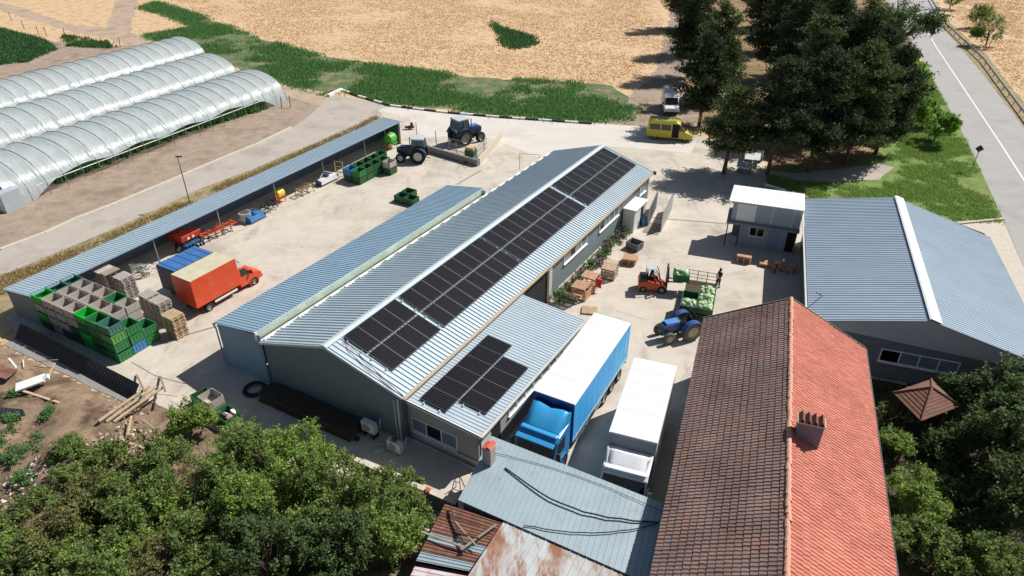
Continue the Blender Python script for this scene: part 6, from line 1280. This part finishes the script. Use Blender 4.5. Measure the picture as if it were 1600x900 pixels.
# ------------------------------------------------------------------ vegetation
def leaf_quads(centres, size, jitter, up=.35):
    """one bent leaf (two triangles sharing a rib, as a quad) per centre"""
    n = len(centres); d = rng.normal(size=(n, 3)); d[:, 2] *= .6; d /= np.linalg.norm(d, axis=1)[:, None]
    nrm = rng.normal(size=(n, 3)); nrm[:, 2] = np.abs(nrm[:, 2]) + up; nrm /= np.linalg.norm(nrm, axis=1)[:, None]
    s = np.cross(d, nrm); s /= np.linalg.norm(s, axis=1)[:, None] + 1e-9
    L = (size * rng.uniform(.6, 1.4, n))[:, None]; Wd = L * .30
    c = centres + rng.normal(scale=jitter, size=(n, 3)) if jitter else centres
    v = np.stack([c - d * L * .5, c + s * Wd - d * L * .05, c + d * L * .6, c - s * Wd - d * L * .05], 1).reshape(-1, 3)
    return v, np.arange(n * 4).reshape(n, 4)
def limbs(H_, r, n, spread, trunk_r, seed):
    random.seed(seed); mb = MB(); tips = []
    mb.tube([(0, 0, 0), (.04 * r, .02 * r, H_ * .25), (.08 * r, -.03 * r, H_ * .5)], trunk_r, 8, trunk_r * .7)
    for i in range(n):
        a = 2 * math.pi * (i + random.random() * .7) / n; e = random.uniform(.35, 1.0); b = Vector((.05 * r, 0, H_ * random.uniform(.22, .5)))
        t = Vector((math.cos(a) * r * spread * e, math.sin(a) * r * spread * e, H_ * random.uniform(.6, .95))); m1 = b.lerp(t, .5) + Vector((0, 0, -.05 * H_ + random.uniform(0, .1) * H_))
        mb.tube([b, m1, t], trunk_r * .5, 5, trunk_r * .12); tips.append(t)
        for k in range(2):
            t2 = t + Vector((random.uniform(-1, 1), random.uniform(-1, 1), random.uniform(-.3, .6))) * r * .35; mb.tube([m1.lerp(t, .4), t2], trunk_r * .22, 4, trunk_r * .06); tips.append(t2)
    return mb, tips
def broadleaf(label, loc, r, h0, h1, nleaf, size, m, seed, name='fruit_tree', cat='tree', group=None, lobes=14, gap=.5, nside=7):
    """crown built from many leaf clumps placed unevenly through its volume"""
    key = (name, seed, m, nleaf)
    t = thing(name, label, cat, loc, random.uniform(0, 360), group)
    mb, tips = limbs(h1, r, 7, .75, .09 * max(1, r / 2), seed)
    mb.build('trunk', 'bark', t, True)
    g = np.random.default_rng(seed); hc = (h0 + h1) / 2; hh = (h1 - h0) / 2; cl = []; tw = MB()
    ncl = int(lobes * 15)
    # uneven crown: several overlapping lobes of different size round the limbs
    lb = [(np.array([0, 0, .1]), .72 if nside > 1 else .92)] + [(g.uniform(-.75, .75, 3) * np.array([1, 1, .7]), g.uniform(.28, .55)) for _ in range(nside)]
    while len(cl) < ncl:
        o_, q_ = lb[g.integers(len(lb))]; p = g.normal(size=3); p /= np.linalg.norm(p); p = o_ + p * q_ * g.uniform(.45, 1.0) ** .5
        if noise.noise(Vector((p[0] * 2.3 + seed, p[1] * 2.3, p[2] * 2.3))) < -.22 + gap * .25: continue
        cl.append((p[0] * r, p[1] * r, max(.12, hc + p[2] * hh)))
    cl = np.array(cl); per = nleaf // ncl + 1
    # every clump is a shoot: leaves strung along a short twig that points outward and droops or rises
    out = cl - np.array([0, 0, hc * .8]); out /= np.linalg.norm(out, axis=1)[:, None] + 1e-6
    dr = out + g.normal(scale=.6, size=out.shape); dr[:, 2] += .5; dr /= np.linalg.norm(dr, axis=1)[:, None]
    Ls = (g.uniform(.3, .62, len(cl)) + (g.random(len(cl)) < .16) * .45) * r * .62 + .14; tt = g.uniform(-.45, .55, (len(cl), per))
    c = cl[:, None, :] + dr[:, None, :] * (tt * Ls[:, None])[:, :, None]; c[:, :, 2] -= .18 * Ls[:, None] * np.maximum(0, tt) ** 2 * 3
    c = c.reshape(-1, 3) + g.normal(scale=.03 * r + .035, size=(len(cl) * per, 3)); c[:, 2] = np.maximum(c[:, 2], .05)
    for q in range(0, len(cl), 3): a_ = Vector(cl[q] - dr[q] * Ls[q] * .7); tw.tube([a_, Vector(cl[q] + dr[q] * Ls[q] * .6)], .012 + .004 * r, 4, .006)
    tw.build('twigs', 'twig', t)['kind'] = 'stuff'
    v, f = leaf_quads(c, size, 0); npmesh('crown', v, f, m, t); return t
def pine(loc, H_, r, seed, m, label, z0=2.5, nclump=150, per=46, group='pine trees behind the yard'):
    t = thing('pine_tree', label, 'tree', loc, seed * 37, group); g = np.random.default_rng(seed); random.seed(seed)
    mb = MB(); lean = (random.uniform(-.4, .4), random.uniform(-.4, .4)); mb.tube([(0, 0, 0), (lean[0] * .4, lean[1] * .4, H_ * .4), (lean[0], lean[1], H_ * .95)], .24, 8, .05); cl = []
    zz = z0
    while zz < H_:
        f = (zz - z0) / (H_ - z0); R_ = 1.18 * r * (1 - f ** 2.2) * (.82 + .18 * math.sin(f * 9 + seed)) * (.8 if f < .12 else 1) + .5
        nb = max(4, int(8 * (1 - f * .4)))
        for i in range(nb):
            a = g.uniform(0, 6.28); L = R_ * g.uniform(.55, 1.1); rise = g.uniform(-.05, .35); b = Vector((lean[0] * zz / H_, lean[1] * zz / H_, zz)); e = b + Vector((math.cos(a) * L, math.sin(a) * L, L * rise))
            mb.tube([b, b.lerp(e, .5) + Vector((0, 0, -.04 * L)), e], .05, 4, .012)
            for q in np.linspace(.35, 1.0, max(2, int(L / .5))): p = b.lerp(e, float(q)); cl.append((p.x + g.normal() * .2, p.y + g.normal() * .2, p.z + .12 + g.normal() * .12))
        zz += .62 + .1 * g.uniform(-1, 1)
    mb.build('trunk', 'bark_pine', t, True)
    cl = np.array(cl); c = np.repeat(cl, per, 0) + g.normal(size=(len(cl) * per, 3)) * np.array([.36, .36, .2])
    # needles: slim, mostly upright tufts
    n = len(c); d = g.normal(size=(n, 3)); d[:, 2] = np.abs(d[:, 2]) * .8 + .2; d /= np.linalg.norm(d, axis=1)[:, None]; s = np.cross(d, g.normal(size=(n, 3))); s /= np.linalg.norm(s, axis=1)[:, None] + 1e-9
    L = g.uniform(.24, .46, n)[:, None]; Wd = L * .26
    v = np.stack([c - s * Wd, c + s * Wd, c + d * L], 1).reshape(-1, 3); npmesh('crown', v, np.arange(n * 3).reshape(n, 3), m, t); return t
PN = [((23.6, 71.4), 9.6, 3.0, 2.8), ((28.4, 71.2), 12.5, 3.4, 4.0), ((33.2, 71.8), 13.0, 3.6, 3.2), ((38.5, 74.5), 13.5, 3.8, 2.6), ((43.3, 77.5), 12.0, 3.4, 2.0),
      ((24.6, 87.5), 11.5, 3.0, 2.5), ((36.5, 82.5), 14.5, 3.8, 3.0), ((42.5, 86.0), 14.5, 4.0, 2.5), ((47.5, 90.0), 12.0, 3.4, 2.5), ((29.5, 99.0), 13.0, 3.2, 3.5), ((38.5, 95.0), 15.0, 4.0, 3.0), ((45.0, 99.0), 15.0, 4.0, 3.0), ((51.5, 103.0), 13.0, 3.4, 3.0),
      ((28.5, 112.0), 13.5, 3.6, 3.0), ((41.5, 110.0), 14.5, 4.0, 3.0), ((49.0, 114.0), 14.5, 4.0, 3.0), ((33.0, 128.0), 14.0, 3.6, 3.0), ((46.0, 130.0), 14.5, 4.0, 3.0), ((56.0, 128.0), 14.0, 3.8, 3.0), ((35.0, 150.0), 14.0, 4.0, 3.0), ((52.0, 150.0), 14.0, 4.2, 3.0), ((63.0, 148.0), 13.0, 4.0, 3.0)]
PL_ = ['short pine with bare lower trunk standing at the yard edge', 'pine right of the bare-trunked one, by the white trailer', 'pine behind the site office roof', 'broad pine behind the ridge of the grey hall', 'pine overhanging the grass beside the small verge trees', 'pine shading the yellow minibus', 'tall dark pine behind the one at the site office', 'tall pine in the thick of the grove, near the path', 'pine at the road edge of the grove', 'pine behind the white van', 'tallest pine in the middle of the grove', 'tall pine in the second row of the grove by the road', 'pine in the grove beside the road bend', 'pine beside the two-track dirt lane', 'pine deep in the middle of the grove', 'pine deep in the grove on its road side', 'pine beside the dirt lane near the top edge', 'pine at the top edge in mid grove', 'pine at the top edge behind the big leafy tree', 'farthest pine beside the dirt lane', 'farthest pine in mid grove', 'farthest pine on the road side']
for i, ((x, y), h, r, z0) in enumerate(PN): pine((x, y, 0), h, r, 200 + i, 'needle' if i % 3 else 'needle_sunlit', PL_[i], z0, per=(46 if i < 9 else 34))
broadleaf('big leafy tree hanging over the road at the top', (62.5, 117, 0), 6.0, 2.5, 12.5, 24000, .30, 'leaf_dark', 31, 'broadleaf_tree', lobes=26)
for i, (p, r, h, lb) in enumerate([((97.20, 149.70, 0.00), 2.6, 5.0, 'left of the two round trees in the straw field beyond the guard rail'), ((89.63, 133.89, 0.00), 3.0, 5.6, 'right of the two round trees in the straw field beyond the guard rail'), ((103.83, 172.46, 0.00), 2.8, 5.5, 'round tree at the top edge beyond the guard rail'), ((65.06, 115.26, 0.00), 1.9, 4.0, 'bright bush farthest along the grass verge'), ((60.85, 104.03, 0.00), 2.2, 4.2, 'bright leafy tree second along the grass verge'), ((53.87, 87.43, 0.00), 1.6, 3.6, 'small dark leafy tree on the verge'), ((52.34, 81.62, 0.00), 2.0, 3.8, 'nearest round leafy tree on the verge')]):
    broadleaf(lb, p, r, .5, h, 6500, .22, 'leaf_road' if i in (3, 4, 5, 6) else 'leaf_tree', 50 + i, 'roadside_tree', 'tree', 'small round trees along the road', lobes=12, gap=-.2, nside=1)
# fruit garden in the foreground
FG = [((-19.47, 30.55, 1.20), 1.25, 2.5, 'leaf_light', 'leafy shrub beside the peeled logs'), ((-14.85, 27.20, 1.80), 1.8, 3.4, 'leaf_light', 'bright fruit tree in front of the green and grey crates'), ((-11.56, 26.53, 1.80), 1.9, 3.6, 'leaf_light', 'bright fruit tree before the timber pile'), ((-19.72, 26.82, 1.50), 1.4, 3.0, 'leaf_tree', 'fruit tree behind the scrap wood heap'), ((-15.47, 25.48, 1.80), 2.0, 3.8, 'leaf_tree', 'dense fruit tree in the middle of the garden'), ((-11.78, 24.01, 2.00), 2.1, 4.2, 'leaf_light', 'tall bright fruit tree right of the garden middle'), ((-8.99, 24.43, 2.00), 1.7, 4.0, 'leaf_tree', 'fruit tree at the corner of the low wall'), ((-22.16, 25.10, 1.00), 1.6, 2.3, 'leaf_dry', 'sparse half-dry shrub at the left of the garden'), ((-19.22, 23.67, 1.20), 1.7, 2.7, 'leaf_tree', 'low fruit tree left of the garden middle'), ((-23.19, 22.45, 1.00), 1.6, 2.4, 'leaf_dry', 'dry thin shrub near the left edge'), ((-14.75, 21.24, 1.60), 1.9, 3.3, 'leaf_tree', 'fruit tree at the bottom edge, below the dense one'), ((-11.33, 20.21, 1.80), 1.9, 3.6, 'leaf_dark', 'dark fruit tree at the bottom edge'), ((-7.93, 21.09, 1.80), 1.8, 3.4, 'leaf_dark', 'dark fruit tree at the bottom right of the garden'), ((-5.69, 21.65, 1.20), 1.15, 2.6, 'leaf_light', 'round bright green bush next to the rusty sheets'), ((-6.67, 24.29, 1.20), 1.2, 2.9, 'leaf_tree', 'tangled shrub below the low wall'), ((-19.63, 20.80, 1.00), 1.6, 2.4, 'leaf_tree', 'low shrub at the bottom edge, left part'), ((-16.56, 20.45, 1.00), 1.3, 2.2, 'leaf_dry', 'brownish shrub at the bottom edge'), ((-23.66, 20.25, 0.80), 1.4, 2.0, 'leaf_tree', 'low shrub at the bottom left corner'), ((-4.80, 23.84, 1.00), .8, 2.2, 'leaf_tree', 'thin shrub in the gap beside the brown sheets'), ((-25.41, 28.48, 0.90), 1.0, 1.6, 'leaf_tree', 'low weed bush on the waste ground edge'), ((-23.01, 27.73, 0.90), 1.0, 1.9, 'leaf_tree', 'small shrub beside the pale rubble'), ((-14.02, 25.36, 1.20), 1.2, 2.6, 'leaf_dark', 'dark gap-filling tree between the dense and the tall bright one'), ((-9.82, 22.32, 1.40), 1.5, 3.0, 'leaf_tree', 'fruit tree in the lower middle of the garden'), ((-17.89, 24.67, 1.00), 1.1, 2.2, 'leaf_light', 'yellowish shrub left of the dense fruit tree'), ((-23.07, 24.09, 0.70), 1.1, 1.7, 'leaf_tree', 'green shrub among the dry ones at the left'), ((-7.36, 22.71, 1.40), 1.3, 2.8, 'leaf_light', 'light fruit tree behind the round bush'), ((-13.92, 23.07, 1.20), 1.2, 2.4, 'leaf_light', 'light shrub below the dense fruit tree'), ((-21.31, 26.40, 0.80), .9, 1.7, 'leaf_dry', 'withered shrub under the scrap wood'), ((-25.59, 24.25, 0.50), .9, 1.2, 'leaf_dry', 'withered low shrub at the left edge'), ((-5.55, 25.72, 0.80), .7, 1.8, 'leaf_tree', 'thin sapling at the foot of the low wall'), ((-25.20, 24.80, 0.60), .9, 1.3, 'leaf_tree', 'low green shrub right of the withered one at the left edge'), ((-24.47, 26.26, 0.60), .9, 1.4, 'leaf_tree', 'low shrub just below the pale rubble line'), ((-24.39, 21.82, 0.60), 1.0, 1.4, 'leaf_light', 'bright low shrub near the bottom left corner'), ((-21.11, 25.28, 0.80), 1.0, 1.8, 'leaf_light', 'bright shrub behind the sparse half-dry one'), ((-26.10, 23.36, 0.50), .8, 1.1, 'leaf_tree', 'small shrub touching the left edge'), ((-21.95, 22.04, 0.70), 1.1, 1.6, 'leaf_light', 'bright shrub right of the dry thin one'), ((-18.69, 21.66, 0.90), 1.1, 1.9, 'leaf_light', 'bright shrub above the brownish bottom one'), ((-23.58, 26.96, 0.70), .8, 1.4, 'leaf_light', 'light shrub left of the withered one below the scrap wood')]
for i, (p, r, h, m, lb) in enumerate(FG):
    broadleaf(lb, (p[0], p[1], 0), r * 1.12, h * .12 if m != 'leaf_dry' else .1, h * 1.03, int(4600 * r * r) if m != 'leaf_dry' else int(2400 * r * r), .135, m, 300 + i, 'fruit_tree' if r > 1.3 else 'shrub', 'tree' if r > 1.3 else 'shrub', 'garden trees and shrubs in the foreground', lobes=10 + int(r * 5), gap=.15 if m != 'leaf_dry' else .7)
# trees and shrubs right of the tiled house
RG = [((28.89, 30.28, 2.60), 2.5, 5.2, 'leaf_dark', 'large dark broadleaf tree beside the pavilion'), ((28.26, 27.35, 3.00), 2.8, 5.8, 'leaf_dark', 'dark broadleaf tree cut by the right edge'), ((25.66, 24.22, 2.00), 2.2, 4.8, 'leaf_dark', 'dark tree below the large one at the right'), ((22.35, 28.33, 0.80), .9, 1.9, 'leaf_light', 'small shrub at the house gutter near the pavilion'), ((21.60, 25.41, 0.90), 1.35, 2.5, 'leaf_light', 'bright bushy shrub midway along the tiled house'), ((21.67, 23.84, 1.00), 1.2, 2.4, 'leaf_light', 'bright shrub beside the bushy one'), ((19.62, 22.04, 0.80), 1.0, 1.9, 'leaf_tree', 'low shrub near the bottom of the tiled house'), ((20.56, 21.05, 0.90), 1.3, 2.3, 'leaf_tree', 'shrub at the bottom edge right of the house'), ((23.14, 20.65, 1.20), 1.5, 2.8, 'leaf_tree', 'leafy shrub at the bottom right corner'), ((22.75, 31.38, 0.70), .6, 1.6, 'leaf_dry', 'reddish dry plant below the hall wall'), ((22.13, 29.30, 0.60), .7, 1.5, 'leaf_tree', 'small leafy plant in the shade by the gutter'), ((24.20, 25.45, 0.60), 1.2, 1.6, 'leaf_dark', 'low dark shrub added to stand for the deep shade'), ((23.24, 22.57, 0.60), 1.3, 1.7, 'leaf_dark', 'dark groundcover shrub added for shade near the corner'), ((24.94, 28.78, 0.60), 1.1, 1.5, 'leaf_dark', 'dark shrub added for shade in front of the pavilion')]  # the last three, low and dark, are added to stand for black tree shade
for i, (p, r, h, m, lb) in enumerate(RG):
    broadleaf(lb, (p[0], p[1], 0), r, h * .2, h, int(3600 * r * r) if r < 2 else int(2600 * r * r), .13 if r < 2 else .17, m, 400 + i, 'garden_tree' if r > 1.6 else 'shrub', 'tree' if r > 1.6 else 'shrub', 'garden trees and shrubs beside the tiled house', lobes=10 + int(r * 5))
# small weeds on the waste ground
for i, (p, r, h) in enumerate([((-28.76, 28.22, 0.40), .9, .9), ((-26.97, 26.77, 0.40), .7, .7), ((-30.31, 29.50, 0.40), .9, .9), ((-28.04, 29.50, 0.40), .6, .6), ((-28.71, 31.77, 0.60), .45, .55), ((-32.00, 33.57, 0.60), .4, .5), ((-30.48, 30.75, 0.50), .9, .9), ((-27.92, 28.98, 0.40), .5, .6)]):
    broadleaf('%s green weed clump on the waste ground, counted from the left' % ORD[[2, 5, 0, 6, 7, 3, 1, 4][i]], (p[0], p[1], p[2] - .25), r, .02, h, int(1500 * r * r) + 300, .11, 'weed', 500 + i, 'weed_clump', 'plant', 'weed clumps on the waste ground', lobes=8)
# flower bed along the warehouse side
for i in range(16):
    y = 18.9 + i * .86; p = W0 + wu * (11.65 + random.uniform(-.15, .25)) + wv * y; fl_ = i % 3 == 2
    broadleaf('%s bushy plant of the flower bed from the loading door%s' % (ORD[i], ', with pink flowers' if fl_ else ''), p, .5 + random.uniform(0, .15), .05, .75 + random.uniform(0, .4), 420, .13, 'flower' if fl_ else 'weed', 600 + i, 'flower_shrub', 'plant', 'plants in the flower bed', lobes=3)

# grass, weeds and straw: nobody could count the blades
def inpoly(P_, poly):
    x, y = P_[:, 0], P_[:, 1]; ins = np.zeros(len(P_), bool); n = len(poly)
    for i in range(n):
        (x1, y1), (x2, y2) = poly[i][:2], poly[(i + 1) % n][:2]
        c = ((y1 > y) != (y2 > y)) & (x < (x2 - x1) * (y - y1) / (y2 - y1 + 1e-12) + x1); ins ^= c
    return ins
def blades(name, poly, n, h, wd, m, label, thr=None, sc=.15, z=0.0, per=5, spread=.25):
    P2 = np.array([p[:2] for p in poly]); lo, hi = P2.min(0), P2.max(0); pts = np.zeros((0, 2))
    while len(pts) < n:
        q = rng.uniform(lo, hi, (n * 2, 2)); q = q[inpoly(q, poly)]
        if thr is not None: q = q[np.array([noise.noise(Vector((a * sc, b * sc, 9.1))) + .5 * noise.noise(Vector((a * sc * 4, b * sc * 4, 3))) > thr for a, b in q])] if len(q) else q
        pts = np.vstack([pts, q])
    pts = pts[:n]; c = np.repeat(pts, per, 0) + rng.normal(scale=spread, size=(n * per, 2)); k = len(c); a = rng.uniform(0, 6.28, k); H2 = h * rng.uniform(.4, 1.3, k); ln = H2 * rng.uniform(.1, .8, k); la = rng.uniform(0, 6.28, k)
    b0 = np.stack([c[:, 0] - np.cos(a) * wd, c[:, 1] - np.sin(a) * wd, np.full(k, z)], 1); b1 = np.stack([c[:, 0] + np.cos(a) * wd, c[:, 1] + np.sin(a) * wd, np.full(k, z)], 1); tp = np.stack([c[:, 0] + np.cos(la) * ln, c[:, 1] + np.sin(la) * ln, H2 + z], 1)
    v = np.stack([b0, b1, tp], 1).reshape(-1, 3); o = npmesh(name, v, np.arange(k * 3).reshape(k, 3), m, None, 'stuff'); o['label'] = label; o['category'] = 'grass'; return o
WP = [(-74.03, 143.48, 0.00), (-58.13, 127.78, 0.00), (-41.88, 113.25, 0.00), (-27.43, 101.35, 0.00), (-25.95, 104.72, 0.00), (-17.52, 97.54, 0.00), (-1.76, 92.25, 0.00), (11.59, 89.52, 0.00), (15.02, 89.52, 0.00), (18.29, 96.62, 0.00), (14.98, 107.20, 0.00), (5.10, 109.78, 0.00), (-5.17, 111.68, 0.00), (-21.86, 119.05, 0.00), (-34.53, 126.33, 0.00), (-50.93, 141.70, 0.00), (-73.96, 167.58, 0.00), (-89.70, 183.01, 0.00), (-88.82, 174.14, 0.00), (-66.95, 151.66, 0.00)]
blades('weeds', WP, 11000, .42, .09, 'weed', 'green weeds growing between the straw field and the yard', -.02, .09, per=7, spread=.8)
blades('crop_rows', [(-117.23, 153.00, 0.00), (-106.55, 149.06, 0.00), (-93.54, 140.53, 0.00), (-84.81, 131.80, 0.00), (-84.67, 121.69, 0.00), (-92.84, 117.34, 0.00)], 2500, .6, .12, 'weed_dark', 'dark green crop beside the farthest polytunnel', None, per=6, spread=.4)
blades('weeds', [(-89.46, 142.29, 0.00), (-79.11, 138.26, 0.00), (-74.91, 132.31, 0.00), (-83.57, 133.89, 0.00)], 450, .6, .12, 'weed_dark', 'dark weeds along the fence posts at the dirt track', -.1, .3, per=6, spread=.4)
blades('weeds', [(-4.49, 157.84, 0.00), (-2.98, 151.66, 0.00), (-1.07, 149.06, 0.00), (1.95, 145.30, 0.00), (4.55, 140.53, 0.00), (4.91, 136.04, 0.00), (2.65, 132.84, 0.00), (0.00, 131.28, 0.00), (-1.71, 134.96, 0.00), (-2.31, 142.88, 0.00), (-3.73, 149.06, 0.00)], 500, .6, .14, 'weed_dark', 'dark green weed island in the straw field', None, per=6, spread=.6)
blades('tunnel_crop', [(-49.56, 68.15, 0.00), (-45.46, 77.66, 0.00), (-41.38, 85.67, 0.00), (-34.76, 95.13, 0.00), (-37.08, 98.16, 0.00), (-43.77, 89.52, 0.00), (-48.19, 80.94, 0.00), (-52.50, 70.80, 0.00)], 2600, .75, .12, 'weed', 'green vegetable plants under the lifted side of the nearest polytunnel', -.35, .3, per=6, spread=.3)
blades('grass', [(28.55, 72.47, 0.00), (27.00, 66.47, 0.00), (29.68, 64.54, 0.00), (39.58, 64.54, 0.00), (42.91, 58.69, 0.00), (46.88, 58.96, 0.00), (55.96, 80.71, 0.00), (71.53, 122.14, 0.00), (66.31, 116.08, 0.00), (50.30, 84.44, 0.00), (43.36, 75.60, 0.00), (41.02, 69.02, 0.00), (35.79, 68.15, 0.00)], 9000, .24, .05, 'grass', 'green grass on the verge between road and pines', -.08, .25, per=7, spread=.25)
blades('dry_grass', [(-43.52, 48.34, 0.00), (-41.02, 51.32, 0.00), (-37.90, 56.07, 0.00), (-34.95, 61.51, 0.00), (-32.81, 66.15, 0.00), (-28.79, 72.10, 0.00), (-22.69, 83.49, 0.00), (-18.48, 92.25, 0.00), (-18.11, 90.06, 0.00), (-27.98, 69.55, 0.00), (-33.54, 58.29, 0.00), (-38.32, 50.44, 0.00), (-41.08, 46.17, 0.00)], 3200, .2, .045, 'verge_blade', 'dry grass strip between farm road and machinery shed', -.25, .3, per=6, spread=.25)
blades('straw', [(-92, 192, 0), (-50, 141, 0), (-20, 119, 0), (14, 107, 0), (20, 112, 0), (28, 128, 0), (36, 192, 0)], 9000, .13, .16, 'straw_blade', 'golden straw stubble covering the field', -.2, .07, per=5, spread=1.2)
blades('straw', [(111.56, 184.88, 0.00), (129.34, 184.88, 0.00), (76.19, 101.35, 0.00), (87.78, 129.76, 0.00), (97.33, 156.43, 0.00)], 1500, .14, .12, 'straw_blade', 'golden straw stubble beyond the main road', -.2, .08, per=6, spread=.7)
blades('garden_grass', [(-60, 6, 0), (-24, 6, 0), (-3, 12, 0), (-4, 22, 0), (-22, 31, 0), (-30, 33, 0), (-46, 33, 0)], 7000, .35, .03, 'leaf_dry', 'dry and green grass under the fruit trees', -.1, .4, per=6, spread=.2)
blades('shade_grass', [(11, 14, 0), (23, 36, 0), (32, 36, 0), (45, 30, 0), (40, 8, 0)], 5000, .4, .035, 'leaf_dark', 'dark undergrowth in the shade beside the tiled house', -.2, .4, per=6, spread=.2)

# flat hand trailer and benches under the nearest pines
ft = thing('flat_trailer', 'pale flat trailer standing between the trunks of the nearest pines', 'trailer', (28.0, 75.2, 0), 200)
MB().b2((-1.0, -1.8, .75), (1.0, 1.8, .85)).build('deck', 'tarp_grey', ft)
for s_ in (-1, 1): wheel(ft, (s_ * .8, 0, .36), .36, .22); MB().b2((s_ * .95 - .03, -1.8, .85), (s_ * .95 + .03, 1.8, 1.1)).build('side_rail', 'steel', ft)
MB().bar((0, 1.8, .7), (0, 3.2, .5), .1).build('drawbar', 'steel', ft)
ft2 = thing('cargo_cart', 'small grey cart with a pale load beside the bare pine trunk', 'cart', (26.1, 71.9, 0), 210)
MB().b2((-.7, -1.0, .5), (.7, 1.0, .6)).build('deck', 'steel', ft2); MB().b2((-.6, -.8, .6), (.6, .8, .95)).build('load', 'tarp_grey', ft2, bevel=.06)
for s_ in (-1, 1): wheel(ft2, (s_ * .6, 0, .28), .28, .16)
for s_ in (-1, 1): MB().bar((s_ * .5, 1.0, .55), (s_ * .2, 2.2, .9), .05).build('shaft', 'steel', ft2)
